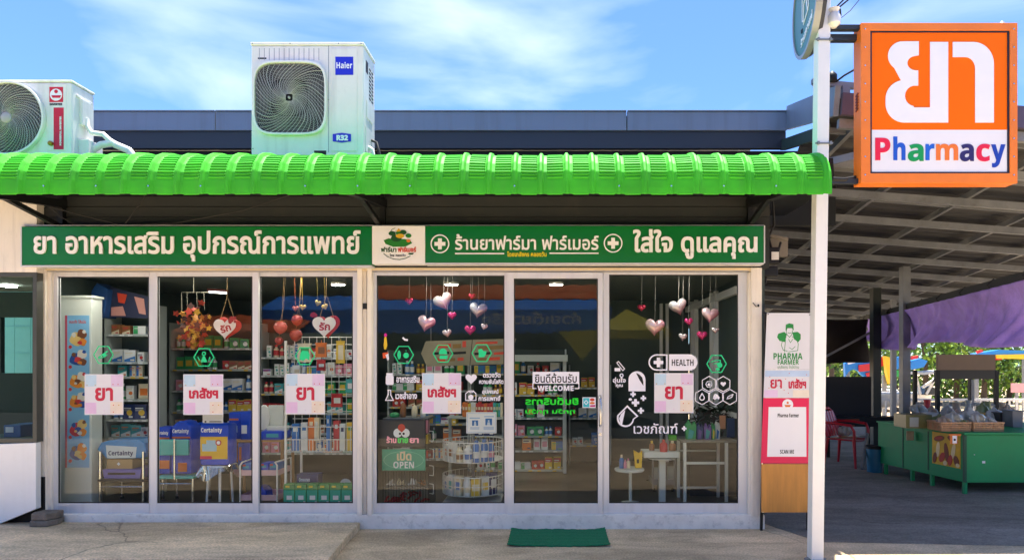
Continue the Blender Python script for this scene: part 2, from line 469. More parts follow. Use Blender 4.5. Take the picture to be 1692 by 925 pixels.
mGlass = glass('window_glass')
mGlassN = glass('neighbour_glass', (.7, .86, .82), 1.0)
mGreenS = M('sign_green', '#006e2d', .35, var=.06, scale=1.5)
mWhiteS = M('sign_white', '#efeef0', .4, var=.03, scale=2)
mAwn = M('awning_green', (.045, .43, .014), .62, spec=.3, var=.2, scale=4, dirt=.10, streak=.12)
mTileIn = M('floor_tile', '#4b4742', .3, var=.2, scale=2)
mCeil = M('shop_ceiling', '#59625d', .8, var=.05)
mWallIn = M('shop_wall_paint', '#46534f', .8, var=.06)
mLamp = M('lamp_glow', (1, .93, .82), emit=30.0)
mWood = M('plywood', '#c98a3e', .5, var=.25, scale=2.2, stretch=(6, 6, .7), dirt=.08)
mGalv = M('galvanised_steel', '#868a8e', .5, metal=.35, var=.15, scale=5, dirt=.12)
mSheet = M('roof_sheet_under', '#46474a', .6, metal=.1, var=.6, scale=2.5, dirt=.35, stretch=(.35, 7, 1))
mChrome = M('chrome', '#c9cacc', .2, metal=1.0, var=.05)
mShelf = M('shelf_white', '#a3aba8', .5, var=.05)

# ------------------------------------------------------------------ ground, apron, road
D0 = 6.3
g = MB(); g.add([(-150, -.9, 0), (150, -.9, 0), (150, 220, 0), (-150, 220, 0)], [(0, 1, 2, 3)])
tag(g.build('ground', mConc), kind='structure')
g = MB(); g.add([(-150, -150, -.004), (150, -150, -.004), (150, -.9, -.004), (-150, -.9, -.004)], [(0, 1, 2, 3)])
tag(g.build('road', mAsph), kind='structure')
a = MB(); a.plan([(-12, 5.03), (-1.76, 5.03), (-1.82, 5.6), (-1.86, 6.19), (-12, 6.19)], -.05, .07)
tag(a.build('pavement', mSlab, bevel=.012), kind='structure')

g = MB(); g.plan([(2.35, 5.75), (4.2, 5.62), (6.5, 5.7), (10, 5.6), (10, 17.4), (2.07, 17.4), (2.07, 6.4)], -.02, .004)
tag(g.build('market_floor', M('darker_concrete', '#8f867a', .8, crack=.7, var=.3, scale=1.2, bump=.5, bscale=24, dirt=.3, stretch=(.6, 1.3, 1))), kind='structure')  # darker concrete sheet spanning the area under the canopy

# ------------------------------------------------------------------ the pharmacy
shop = thing('pharmacy_building', (-1.5, D0, 0), 'single storey pharmacy with wide glass front, beige columns and slate steel roof edge', 'pharmacy')
b = MB()                                               # beige plinth under the glass
b.box(X(62, 6.2), X(1264, 6.2), 6.2, 6.46, -.05, .135)
b.build('plinth', mPlinth, shop, bevel=.008)
b = MB()
b.pbox(590, 598, 436, 853, 6.2, .12); b.pbox(606.5, 614, 436, 853, 6.2, .12); b.box(X(598, 6.25), X(606.5, 6.25), 6.235, 6.31, .136, Z(436, 6.2)); b.build('column', mBeige, shop, bevel=.004)
b = MB(); b.pbox(62, 75, 444, 852, 6.2, .13); b.pbox(76, 85, 446, 850, 6.235, .1); b.build('column', mBeige, shop, bevel=.004)
b = MB(); b.pbox(1237, 1240.5, 450, 853, 6.215, .1); b.pbox(1241, 1259, 436, 853, 6.2, .16); b.build('column', mBeige, shop, bevel=.004)
b = MB(); b.box(X(62, 6.2), X(1259, 6.2), 6.204, 6.36, Z(446.5, 6.2), Z(425, 6.2)); b.build('lintel', mCream, shop, bevel=.004)
b = MB(); b.pbox(75.5, 590, 446.8, 449, 6.22, .1); b.pbox(614, 1237, 446.8, 449, 6.22, .1); b.build('trim', mAluD, shop)
# wall above the sign, soffit deck, main roof and its fascia
b = MB()
b.box(-9, 2.05, 6.2, 6.32, Z(444, 6.2) + .01, 3.185)
for k in range(4): b.box(-9, 2.05, 6.188, 6.199, 2.78 + k * .1, 2.872 + k * .1)
b.build('upper_wall', mDarkWall, shop)
b = MB(); b.box(-9, 2.1, 5.42, 7.5, 3.19, 3.25); b.build('roof_deck', mSlateD, shop)
b = MB(); b.plan([(2.101, 5.5), (2.36, 5.5), (2.66, 6.15), (2.66, 7.48), (2.101, 7.48)], 3.28, 3.325); b.build('sun_gap_cover', mDark, shop)  # sheet added to stop sun falling between awning end and canopy
b = MB(); b.box(-9, 3.3, 7.62, 7.7, 3.2, 4.07); b.build('rear_wall', M('roof_gap', '#171b1d', .8), shop)
def fasc(x0, x1, nm):
    f_ = MB()
    f_.box(x0, x1, 7.5, 7.56, 4.272, 4.487); f_.box(x0, x1, 7.485, 7.58, 4.488, 4.502)
    return f_.build(nm, mSlate, shop, bevel=.004)
xe = X(1300, 7.5)
for x0, x1 in ((-9, X(355, 7.5)), (X(355, 7.5) + .012, X(1035, 7.5)), (X(1035, 7.5) + .012, xe)): fasc(x0, x1, 'fascia')
b = MB(); b.box(-9, xe, 7.53, 7.6, 4.075, 4.268); b.build('gutter', mSlateD, shop)
b = MB(); b.add([(-9, 7.56, 4.46), (xe, 7.56, 4.46), (xe, 14, 4.9), (-9, 14, 4.9), (-9, 7.56, 4.4), (xe, 7.56, 4.4), (xe, 14, 4.84), (-9, 14, 4.84)], [(0, 1, 2, 3), (7, 6, 5, 4), (0, 4, 5, 1), (1, 5, 6, 2), (2, 6, 7, 3), (3, 7, 4, 0)]); b.build('roof', mSlate, shop)
# interior shell
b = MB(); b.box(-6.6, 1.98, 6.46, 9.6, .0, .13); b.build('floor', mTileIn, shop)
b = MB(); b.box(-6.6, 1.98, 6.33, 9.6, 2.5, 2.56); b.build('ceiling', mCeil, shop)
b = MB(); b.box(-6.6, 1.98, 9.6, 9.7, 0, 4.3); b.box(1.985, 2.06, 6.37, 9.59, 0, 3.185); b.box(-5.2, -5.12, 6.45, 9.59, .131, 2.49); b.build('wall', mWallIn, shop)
for px, py, d in ((746, 468, 7.4), (919, 467, 7.4), (559, 470, 7.4), (170, 455, 6.47), (338, 455, 6.47), (510, 455, 6.47), (730, 455, 6.47), (1120, 455, 6.47)):  # front row is added above the glass, unseen, to brighten the display
    l = MB(); l.lathe([(.085, 2.475), (.085, 2.499)], (X(px, d), d, 0)); l_ = l.build('ceiling_lamp', mWhite, shop)
    l = MB(); l.lathe([(.07, 2.471), (.07, 2.474)], (X(px, d), d, 0)); l.build('diffuser', mLamp, l_)

# glazed panels: frame > pane
def panel(nm, fx0, fx1, gx0, gx1, gy0, d, top=448.5, fy1=849.5, handle=None):
    fr = MB()
    fr.pbox(fx0, gx0, top, fy1, d, .045); fr.pbox(gx1, fx1, top, fy1, d, .045)
    fr.pbox(gx0, gx1, top, gy0, d + .003, .04); fr.pbox(gx0, gx1, 831, fy1, d + .003, .04)
    e = fr.build(nm, mAlu, shop, bevel=.003)
    gk = MB(); w = 1.6
    gk.pbox(gx0, gx0 + w, gy0, 831, d + .012, .02); gk.pbox(gx1 - w, gx1, gy0, 831, d + .012, .02); gk.pbox(gx0 + w, gx1 - w, gy0, gy0 + w, d + .012, .02); gk.pbox(gx0 + w, gx1 - w, 831 - w, 831, d + .012, .02)
    gk.build('gasket', mBlack, e)
    p = MB(); yy = d + .022
    p.add([(X(gx0 - 1, d), yy, Z(832, d)), (X(gx1 + 1, d), yy, Z(832, d)), (X(gx1 + 1, d), yy, Z(gy0 - 1, d)), (X(gx0 - 1, d), yy, Z(gy0 - 1, d))], [(0, 1, 2, 3)])
    p.build('pane', mGlass, e)
    return e
panel('window', 85, 247.3, 95, 246.0 - 0, 457, 6.262)
panel('window', 247.6, 427, 259, 417, 456.5, 6.24)
panel('window', 417.6, 590, 428.5, 583, 456.5, 6.262)
panel('window', 614.5, 845.5, 622, 833.5, 455, 6.262)
dr = panel('sliding_door', 838, 996, 849, 988, 460, 6.225, top=450)
panel('window', 996.5, 1236, 1006.5, 1220, 453.5, 6.262)
h = MB(); hx = X(992, 6.2)
h.path([(hx, 6.224, Z(704, 6.2)), (hx, 6.17, Z(700, 6.2)), (hx, 6.165, Z(680, 6.2)), (hx, 6.17, Z(658, 6.2)), (hx, 6.224, Z(654, 6.2))], .012, 8)
h.lathe([(.014, 0), (.014, -.01)], (hx, 6.224, Z(717, 6.2)), 12, 'y')
h.build('handle', mChrome, dr, smooth=50)
b = MB(); b.pbox(599.5, 605.5, 501, 510.5, 6.222, .02); b.build('switch', mBlack, shop)
b = MB(); b.path([(X(1244, 6.19), 6.19, Z(500, 6.19)), (X(1248, 6.19), 6.185, Z(505, 6.19)), (X(1262, 6.2), 6.3, Z(516, 6.2))], .004, 6); b.box(X(1252, 6.19), X(1254, 6.19), 6.18, 6.2, Z(507, 6.2), Z(503, 6.2)); b.build('hook', mDark, shop)

# ------------------------------------------------------------------ long green signboard
DS = 6.06
sg = thing('signboard', (X(648, DS), DS, Z(438, DS)), 'long green fascia signboard with white lettering above the shop glass', 'signboard')
b = MB(); b.pbox(36, 614.5, 374.5, 438, DS, .11); b.pbox(702.5, 1262, 373.5, 434, DS, .11); b.build('panel', mGreenS, sg, bevel=.003)
b = MB(); b.pbox(614.8, 702.3, 373, 436, DS - .003, .11); b.build('logo_panel', mWhiteS, sg, bevel=.003)
b = MB(); b.pbox(33.8, 35.7, 374, 440.5, DS - .004, .12); b.pbox(1262.3, 1264.3, 372.5, 434.5, DS - .004, .12); b.pbox(36, 614, 438.3, 440.8, DS - .004, .12); b.pbox(702.5, 1262, 434.3, 436.8, DS - .004, .12); b.pbox(36, 1262, 371.8, 373, DS + .02, .1)
b.build('edge_trim', mAlu, sg)
mLet = M('sign_letter_white', '#f4f3f4', .35, var=.02)
mLetY = M('sign_letter_yellow', '#e8d21e', .4, var=.03)
dt = DS - .001
ptext('ยา อาหารเสริม อุปกรณ์การแพทย์', 57, 381, 596, 432, dt, mLet, sg, .022, .012)
ptext('ร้านยาฟาร์มา ฟาร์เมอร์', 752, 387, 989, 413, dt, mLet, sg, .018, .008)
ptext('โดยเภสัชกร คลองวัน', 838, 415.5, 903, 424, dt, mLetY, sg, .03, .005)
ptext('ใส่ใจ ดูแลคุณ', 1046, 379, 1251, 428, dt, mLet, sg, .028, .012)
for cx in (727, 1013):
    b = MB(); pxring(b, cx, 403 if cx < 900 else 402, 15.5, 13.6, dt, .006, 32); b.build('emblem_ring', mLet, sg)
    b = MB(); pxplus(b, cx, 403 if cx < 900 else 402, 9, 3.1, dt, .006); b.build('emblem_cross', mLet, sg)
b = MB(); b.pp([(752, 418), (833, 418), (833, 420), (752, 420)], dt, .005); b.build('rule_line', mLet, sg); b = MB(); b.pp([(908, 417.5), (989, 417.5), (989, 419.5), (908, 419.5)], dt, .005); b.build('rule_line', mLet, sg)
# vegetable emblem on the white panel
mLg = M('leaf_green', '#1d7a22', .5); mLd = M('leaf_dark', '#0d4d18', .5); mLy = M('logo_yellow', '#d8a818', .5); mLo = M('logo_orange', '#e07a2a', .5); mLr = M('logo_red', '#d2452a', .5)
dl = DS - .005
lg = MB()
lg.m = 0; lg.pp([(634, 397), (637, 403), (650, 408), (670, 407.5), (681, 402), (678, 397), (668, 395), (652, 395.5), (642, 394)], dl, .002)
lg.m = 1; lg.pp(circ(655, 393.5, 9, 14, 6), dl, .003); lg.pp(circ(648, 386, 6, 10, 4), dl, .0032); lg.pp(circ(666, 384, 6, 10, 4), dl, .0032)
lg.m = 0; lg.pp(circ(675, 389.5, 5, 10, 3.6), dl, .0034); lg.pp(circ(658, 385, 4, 10, 3), dl, .0036)
lg.m = 2; lg.pp(circ(661, 390, 7, 14, 3.6), dl, .0042); lg.pp([(659, 377), (661, 380), (663, 382), (657, 383), (655, 382), (657, 380)], dl, .0042)
lg.m = 3; lg.pp(circ(675, 398, 3.3, 10, 2.6), dl, .0042)
lg.m = 1; pxline(lg, [(634, 419), (640, 424), (650, 428), (660, 429), (670, 427), (678, 423)], 1.0, dl, .002)
lg.pp([(674, 418.2), (684, 418), (682, 420.5), (676, 420.8)], dl, .003)
pxline(lg, [(645, 383), (648, 379), (653, 377)], .7, dl, .002)
lg.build('emblem', [mLg, mLd, mLy, mLo], sg)
ptext('ฟาร์มา', 629.5, 408, 655, 416.5, dl, mLd, sg, .03, .002); ptext('ฟาร์เมอร์', 657.5, 408, 687.5, 416.5, dl, mLr, sg, .04, .002)
ptext('โดย. คลองวัน', 644, 419.5, 670, 423.8, dl, mDark, sg, .02, .002)

# ------------------------------------------------------------------ green ribbed awning
aw = thing('awning', (-2, 4.85, 2.85), 'bright green ribbed plastic awning along the whole shop front', 'awning')
PROF = [(4.850, 2.853), (4.848, 2.90), (4.850, 2.95), (4.860, 3.02), (4.892, 3.09), (4.945, 3.15), (5.02, 3.19), (5.13, 3.222), (5.28, 3.25), (5.45, 3.26)]
def prof(t):
    s = t * (len(PROF) - 1); i = min(int(s), len(PROF) - 2); f_ = s - i
    return (PROF[i][0] * (1 - f_) + PROF[i + 1][0] * f_, PROF[i][1] * (1 - f_) + PROF[i + 1][1] * f_)
AX0, AX1 = X(-160, 4.85), X(1374, 4.85); RIB = 43 * 4.85 / F
nrib = int((AX1 - AX0) / RIB)
pts = [prof(i / 108) for i in range(109)]
nor = []
for i in range(109):
    a_, c_ = pts[max(i - 1, 0)], pts[min(i + 1, 108)]; ty, tz = c_[0] - a_[0], c_[1] - a_[1]; L = math.hypot(ty, tz); nor.append((-tz / L, ty / L))
b = MB(); cols = []
x = AX1
for k in range(nrib + 1):                               # per bay: rib, shoulder, louvred field, shoulder
    for dx, kind in ((0, 'r'), (.012, 'r'), (.026, 'R'), (.042, 'R'), (.056, 'r'), (.062, 's'), (.066, 'l'), (RIB - .016, 'l'), (RIB - .011, 's')):
        cols.append((x - k * RIB - dx, kind))
nr = 109
vs = []
for (xx, kind) in cols:
    jit = .006 * math.sin(xx * 7.3) + .004 * math.sin(xx * 19.1 + 1)
    for i, (yy, zz) in enumerate(pts):
        off = jit * (1 - i / 109)
        if kind == 'R': off += .022
        elif kind == 'r': off += .003
        elif kind == 'l' and 27 <= i <= 78: off += .0085 if (i % 4) < 2 else -.001
        zb = zz
        if i == 0 and kind in 'lR': zb -= .006
        vs.append((xx, yy + nor[i][0] * off, zb + nor[i][1] * off))
fs = []
for c_ in range(len(cols) - 1):
    for i in range(nr - 1): fs.append((c_ * nr + i, (c_ + 1) * nr + i, (c_ + 1) * nr + i + 1, c_ * nr + i + 1))
b.add(vs, fs)
sh = b.build('canopy_sheet', mAwn, aw, smooth=28, fix=False)
sm_ = sh.modifiers.new('thickness', 'SOLIDIFY'); sm_.thickness = .006; sm_.offset = 1
b = MB()                                                # screws on the flat strip
for k in range(0, nrib, 2):
    b.lathe([(.006, -.004), (.006, .004), (.003, .006)], (AX1 - k * RIB - .034, 4.826, 2.905), 8, 'y')
b.build('screw', mChrome, aw)
for px in (20, 604, 1272):                               # steel brackets below
    xx = X(px, 5.6)
    k = MB(); k.bar((xx, 6.19, 3.1), (xx, 4.90, 2.93), .07, .07); k.bar((xx, 6.195, 2.5 if 0 else 2.86), (xx, 6.195, 3.18), .11, .05)
    k.bar((xx - .02, 6.18, 2.88), (xx - .02, 5.5, 3.01), .04, .04); k.bar((xx, 4.92, 2.9), (xx, 4.92, 3.07), .04, .04)
    k.build('bracket', mDark, aw)
k = MB()
for z_, y_ in ((2.98, 4.9), (3.13, 5.06)): k.bar((AX0, y_ + .02, z_), (AX1 - .05, y_ + .02, z_), .03, .03)
k.build('rail', mDark, aw)
k = MB()
k.path([(X(65, 6.1), 6.1, Z(325, 6.1)), (X(100, 6.1), 6.1, Z(358, 6.1)), (X(125, 6.1), 6.1, Z(372, 6.1))], .005, 6); k.path([(X(60, 6.1), 6.1, Z(335, 6.1)), (X(120, 6.1), 6.1, Z(352, 6.1)), (X(200, 6.1), 6.1, Z(372, 6.1)), (X(290, 6.1), 6.1, Z(369, 6.1)), (X(400, 6.1), 6.1, Z(348, 6.1)), (X(480, 6.1), 6.1, Z(322, 6.1))], .005, 6)
k.path([(X(205, 6.1), 6.1, Z(372, 6.1)), (X(225, 6.1), 6.1, Z(345, 6.1)), (X(240, 6.1), 6.1, Z(322, 6.1))], .005, 6)
tag(k.build('wire', mRubber), 'loose thin black wires drooping across the dark wall under the awning', 'wire')
# ------------------------------------------------------------------ air conditioners
mACD = M('grille_dark', '#1c1a1a', .6, var=.2); mACW = M('grille_wire', '#aaa7a4', .4, var=.05); mBlade = M('fan_blade', '#3b3937', .5)
mBlue = M('badge_blue', '#1522c8', .3, var=.02); mRedB = M('badge_red', '#d3142b', .35, var=.04)
def supr(a, p, r):                                      # rounded-square radius
    c_, s_ = abs(math.cos(a)), abs(math.sin(a)); return r / ((c_ ** p + s_ ** p) ** (1 / p))
def fan(root, cx, cz, yf, r, p, nwire, twist, hub):
    n = 64
    o = [(cx + supr(2 * math.pi * i / n, p, r * 1.06) * math.cos(2 * math.pi * i / n), cz + supr(2 * math.pi * i / n, p, r * 1.06) * math.sin(2 * math.pi * i / n)) for i in range(n)]
    q = [(cx + supr(2 * math.pi * i / n, p, r) * math.cos(2 * math.pi * i / n), cz + supr(2 * math.pi * i / n, p, r) * math.sin(2 * math.pi * i / n)) for i in range(n)]
    f_ = MB(); f_.ring(o, q, yf - .035, yf); ring = f_.build('fan_shroud', mWhiteP, root, bevel=.004, smooth=40)
    f_ = MB(); f_.prism(q, yf - .004, yf - .002); f_.build('fan_opening', mACD, ring)
    f_ = MB()
    for k in range(5):
        a0 = 2 * math.pi * k / 5
        pl = [(cx + r * rr * .93 * math.cos(a0 + da), cz + r * rr * .93 * math.sin(a0 + da)) for rr, da in ((.15, 0), (.5, .05), (.95, .25), (1, .55), (.9, .85), (.5, .75), (.15, .8))]
        f_.prism(pl, yf - .010, yf - .006)
    f_.build('fan', mBlade, ring)
    f_ = MB()
    for k in range(nwire):
        a0 = 2 * math.pi * k / nwire; ps = []
        for t in range(9):
            u = .10 + .90 * t / 8; a_ = a0 + twist * (1 - u) ** 1.2; rr = u * supr(a_, p, r)
            ps.append((cx + rr * math.cos(a_), yf - .022 - .012 * (1 - u ** 2), cz + rr * math.sin(a_)))
        f_.path(ps, .0021 if k % 5 else .0034, 4, False)
    for k in range(3, 24):
        u = k / 24; ps = [(cx + u * supr(2 * math.pi * i / 40, p if u > .5 else 2, r) * math.cos(2 * math.pi * i / 40), yf - .020 - .012 * (1 - u * u), cz + u * supr(2 * math.pi * i / 40, p if u > .5 else 2, r) * math.sin(2 * math.pi * i / 40)) for i in range(41)]
        f_.path(ps, .0013, 3, False)
    f_.build('fan_guard', mACW, ring, fix=False)
    f_ = MB(); f_.lathe([(hub, 0), (hub, -.012), (hub * .8, -.018)], (cx, yf - .026, cz), 20, 'y'); f_.build('hub', mACW, ring, smooth=40)
D1 = 5.5
ac = thing('air_conditioner', (X(507, D1), D1, 3.251), 'tall white outdoor air conditioner unit with rounded square fan and blue badge above the awning', 'air conditioner')
x0, x1 = X(415, D1), X(600.5, D1); zt = Z(70, D1); dep = .35
b = MB(); b.box(x0, x1, D1, D1 + dep, 3.28, zt - .03); b.build('body', mWhiteP, ac, bevel=.012)
b = MB(); b.box(x0 - .006, x1 + .006, D1 - .008, D1 + dep + .006, zt - .028, zt); b.build('lid', mWhiteP, ac, bevel=.010)
b = MB(); b.box(x0 + .08, x0 + .14, D1 + .03, D1 + dep - .03, 3.251, 3.279); b.box(x1 - .14, x1 - .08, D1 + .03, D1 + dep - .03, 3.251, 3.279); b.build('foot', mDark, ac)
fan(ac, X(480.5, D1), Z(164, D1), D1, 57.5 * D1 / F, 4.6, 45, 1.5, .010)
b = MB()
b.pbox(542.3, 543.4, 76, 252, D1 - .0015, .003)
for i in range(13): b.pbox(428 + i * 8.2, 428.8 + i * 8.2, 80, 100, D1 - .0015, .003)
b.build('seam', mAluD, ac)
b = MB(); b.pbox(426, 440, 95.5, 98, D1 - .001, .01); b.pbox(561, 578, 130, 133.5, D1 - .001, .01); b.pbox(519, 539, 249, 256, D1 - .001, .01); b.build('slot', mACD, ac)
b = MB(); b.pbox(547, 590, 80, 250, D1 - .006, .008); b.build('service_panel', mWhiteP, ac, bevel=.004)
b = MB(); b.pbox(554, 583.5, 94, 124, D1 - .010, .006); e = b.build('badge', mBlue, ac, bevel=.002)
ptext('Haier', 556, 103, 582, 113.5, D1 - .0105, mLet, e, .0, .002)
b = MB(); b.pp([(550, 222), (565, 220), (580, 222), (580, 234), (565, 236), (550, 234)], D1 - .007, .004); e = b.build('badge', mBlue, ac)
ptext('R32', 556, 223.5, 575, 232.5, D1 - .0115, mLet, e, .04, .002)
b = MB()                                                # right side: louvres and handle
for i in range(9):
    for j in range(2): b.box(x1 - .004, x1 + .003, D1 + .17 + j * .07, D1 + .215 + j * .07, zt - .16 - i * .032, zt - .146 - i * .032)
b.box(x1 - .004, x1 + .003, D1 + .07, D1 + .13, zt - .22, zt - .12)
b.box(x1 - .004, x1 + .003, D1 + .12, D1 + .2, zt - .54, zt - .5)
b.build('side_louvre', mACD, ac)
b = MB(); b.box(x1, x1 + .006, D1 + .09, D1 + .26, 3.7, zt - .14 - .31); b.box(x1, x1 + .005, D1 + .05, D1 + .32, 3.4, 3.62); b.build('side_cover', mWhiteP, ac, bevel=.003)

b = MB(); b.path([(x1 + .004, D1 + .22, 3.55), (x1 + .05, D1 + .22, 3.53), (x1 + .08, D1 + .22, 3.42), (x1 + .10, D1 + .25, 3.262), (x1 + .5, D1 + .35, 3.262), (x1 + 1.2, D1 + .3, 3.262)], .012, 8); b.build('power_cable', mRubber, ac, smooth=60)
b = MB(); b.path([(x1 + .004, D1 + .14, 3.46), (x1 + .035, D1 + .14, 3.44), (x1 + .05, D1 + .16, 3.34), (x1 + .06, D1 + .3, 3.27), (x1 + .1, D1 + .9, 3.27)], .017, 8); b.build('pipe', mWhiteP, ac, smooth=60)
b = MB()
for a_, c_ in ((418, 73), (597, 73), (480, 73), (560, 73), (418, 246), (543, 165)): b.lathe([(.005, 0), (.005, -.003)], (X(a_, D1), D1 - .008 if c_ < 80 else D1, Z(c_, D1)), 8, 'y')
b.build('screw', mGalv, ac)

D2 = 5.6
ac2 = thing('air_conditioner', (X(40, D2), D2, 3.251), 'white outdoor air conditioner unit with round fan and red label at the left edge', 'air conditioner')
x0, x1 = X(-66, D2), X(118, D2); zt = Z(132, D2); dep = .28
b = MB(); b.box(x0, x1, D2, D2 + dep, 3.28, zt - .022); b.build('body', mWhiteP, ac2, bevel=.02)
b = MB(); b.box(x0 - .005, x1 + .005, D2 - .006, D2 + dep + .005, zt - .02, zt); b.build('lid', mWhiteP, ac2, bevel=.009)
b = MB(); b.box(x0 + .08, x0 + .14, D2 + .03, D2 + dep - .03, 3.251, 3.279); b.box(x1 - .14, x1 - .08, D2 + .03, D2 + dep - .03, 3.251, 3.279); b.build('foot', mDark, ac2)
fan(ac2, X(16, D2), Z(197, D2), D2, 57.5 * D2 / F, 2, 42, 1.9, .045)
b = MB(); b.pbox(77, 109, 139, 249, D2 - .004, .006); b.build('service_panel', mWhiteP, ac2, bevel=.003)
b = MB(); b.pbox(81.5, 104, 144, 169, D2 - .006, .006); e = b.build('badge', mRedB, ac2)
q = MB(); q.pp(circ(92.7, 157, 10, 20), D2 - .0065, .002); q.build('roundel', mLet, e)
q = MB(); q.pp(circ(92.7, 151.5, 3, 12), D2 - .009, .002); q.pp([(85, 158), (101, 158), (99, 162), (87, 162)], D2 - .009, .002); q.build('mark', mRedB, e)
ptext('INVERTER', 82, 171, 103, 174.5, D2 - .0045, mDark, ac2, .02, .0015)
b = MB(); b.pbox(88.5, 105, 178, 247, D2 - .006, .006); e = b.build('label', mRedB, ac2)
tm = text_mb('POWERFUL INVERTER', .02, .002); tm.v = [Vector((X(99.5 + (1 - p.z) * 3, D2), D2 - .0065 + p.y, Z(241 - p.x * 48, D2))) for p in tm.v]; tm.build('lettering', mLet, e)
b = MB(); b.lathe([(.02, 0), (.02, -.02), (.01, -.03)], (X(85.5, D2), D2 - .004, Z(238, D2)), 10, 'y'); b.build('valve', M('brass', '#b08a3a', .35, metal=.8), ac2)
xs = x1
b = MB(); b.box(xs, xs + .03, D2 + .09, D2 + .2, Z(215 - 33, D2) - .09, Z(157, D2)); b.build('valve_cover', mWhiteP, ac2, bevel=.004); b = MB(); b.box(xs, xs + .012, D2 + .05, D2 + .24, Z(152, D2) - .02, Z(152, D2)); b.build('side_lip', mWhiteP, ac2, bevel=.004); b = MB(); b.box(xs, xs + .09, D2 + .08, D2 + .26, 3.38, Z(225, D2)); b.build('side_cover', mWhiteP, ac2, bevel=.004)
b = MB()
b.path([(xs + .02, D2 + .15, Z(186, D2)), (xs + .03, D2 + .15, Z(200, D2)), (xs + .07, D2 + .15, Z(210, D2)), (xs + .17, D2 + .15, Z(212, D2)), (xs + .22, D2 + .16, Z(222, D2)), (xs + .27, D2 + .17, Z(229, D2)), (xs + .36, D2 + .2, Z(236, D2)), (xs + .40, D2 + .24, Z(250, D2)), (xs + .4, D2 + .26, 3.3)], [.022, .022, .022, .022, .024, .032, .034, .036, .036], 10)
b.path([(xs + .08, D2 + .15, Z(238, D2)), (xs + .15, D2 + .15, Z(230, D2)), (xs + .24, D2 + .165, Z(226, D2))], .03, 10)
b.build('pipe', mWhiteP, ac2, smooth=50)

# ------------------------------------------------------------------ white pole and pharmacy sign box
DP = 5.2
pole = thing('sign_pole', (X(1356, DP), DP, 0), 'tall slim white square post in front of the awning end', 'post')
b = MB(); b.bar((X(1351, DP), DP + .05, 0), (X(1351, DP) + .068, DP + .05, 5.2), .097, .10, up=(0, 1, 0)); b.build('shaft', mWhite, pole, bevel=.006)
b = MB()
for py in (66, 237):
    b.bar((X(1347, DP), DP - .004, Z(py, DP)), (X(1376, DP), DP - .004, Z(py, DP)), .008, .012); b.bar((X(1350, DP), DP - .008, Z(py, DP)), (X(1353, DP), DP - .008, Z(py, DP)), .02, .024); b.bar((X(1370, DP), DP - .008, Z(py, DP)), (X(1373, DP), DP - .008, Z(py, DP)), .02, .024)
b.build('clamp', mGalv, pole)
b = MB(); b.lathe([(.09, 0), (.09, .012)], (X(1351, DP), DP + .05, 0), 4); b.build('base_plate', mGalv, pole)

mOr = M('sign_orange', (1.0, .165, .0), .5, spec=.15, var=.05, scale=2); mOrF = M('sign_frame_orange', '#ef8023', .4, var=.10, scale=3, dirt=.05)
DB = 5.2
sb = thing('sign_box', (X(1550, DB), DB, Z(303, DB)), 'large square orange lightbox sign reading ยา Pharmacy hung beside the white pole', 'lightbox sign')
fx0, fx1, fy0, fy1 = 1422, 1679, 40, 303
b = MB(); b.pbox(fx0, fx1, fy0, fy1, DB + .012, .125); b.build('case', mOrF, sb, bevel=.006)
b = MB(); o4 = [(fx0 - .5, fy0 - .5), (fx1 + .5, fy0 - .5), (fx1 + .5, fy1 + .5), (fx0 - .5, fy1 + .5)]; i4 = [(1437, 52), (1667, 52), (1667, 287), (1437, 287)]
b.ring([(X(a_, DB), Z(c_, DB)) for a_, c_ in o4], [(X(a_, DB), Z(c_, DB)) for a_, c_ in i4], DB - .014, DB + .011); b.build('frame', mOrF, sb, bevel=.004)
b = MB(); i5 = [(1440, 54.5), (1664, 54.5), (1664, 284.5), (1440, 284.5)]
b.ring([(X(a_, DB), Z(c_, DB)) for a_, c_ in i4], [(X(a_, DB), Z(c_, DB)) for a_, c_ in i5], DB - .006, DB + .010); b.build('gasket', M('sign_gasket', '#1a1c2e', .5), sb)
b = MB(); b.pbox(1440, 1664, 54.5, 214.5, DB, .011); b.build('orange_face', mOr, sb)
b = MB(); b.pbox(1440, 1664, 214.8, 284.5, DB, .011); b.build('white_face', mWhiteS, sb)
def arc(cx, cy, r, a0, a1, n=10, ry=None):
    ry = ry or r
    return [(cx + r * math.cos(R(a0 + (a1 - a0) * i / n)), cy - ry * math.sin(R(a0 + (a1 - a0) * i / n))) for i in range(n + 1)]
# hand-built letters: yo yak and sara aa
yo = [(1518, 69)] + [(1496, 69)] + arc(1491, 93, 24, 100, 235, 12) + [(1486, 129)] \
     + arc(1494, 164, 31, 100, 180, 9) + arc(1494, 172, 31, 180, 270, 9) + [(1566.5, 203), (1566.5, 70), (1536.5, 70), (1536.5, 178)] + [(1510, 178)] \
     + arc(1512, 159, 17, 260, 100, 10, 17) + [(1517, 142), (1517, 117)] + arc(1514, 105, 15, 260, 100, 10, 12) + [(1518, 92)]
aa = [(1574, 95), (1574, 70), (1608, 70)] + arc(1608, 106, 34, 90, 0, 9, 36) + [(1642, 203), (1611, 203), (1611, 115)] + arc(1595, 114, 16, 0, 90, 6, 19)
b = MB(); b.pp(yo, DB - .001, .003); b.pp(aa, DB - .001, .003); b.build('lettering', mLet, sb)
cl_ = [('P', '#e8123c', 1446, 1471, 228, 265), ('h', '#1b57c8', 1476, 1496, 226, 265), ('a', '#0d9a4a', 1500, 1526, 238, 267), ('r', '#1e62d0', 1529, 1544, 238, 265), ('m', '#f07a1a', 1546.5, 1583, 238, 265), ('a', '#2e2060', 1586, 1609, 238, 267), ('c', '#e6173f', 1613, 1636, 238, 267), ('y', '#1d3fae', 1637.5, 1661, 239, 277)]
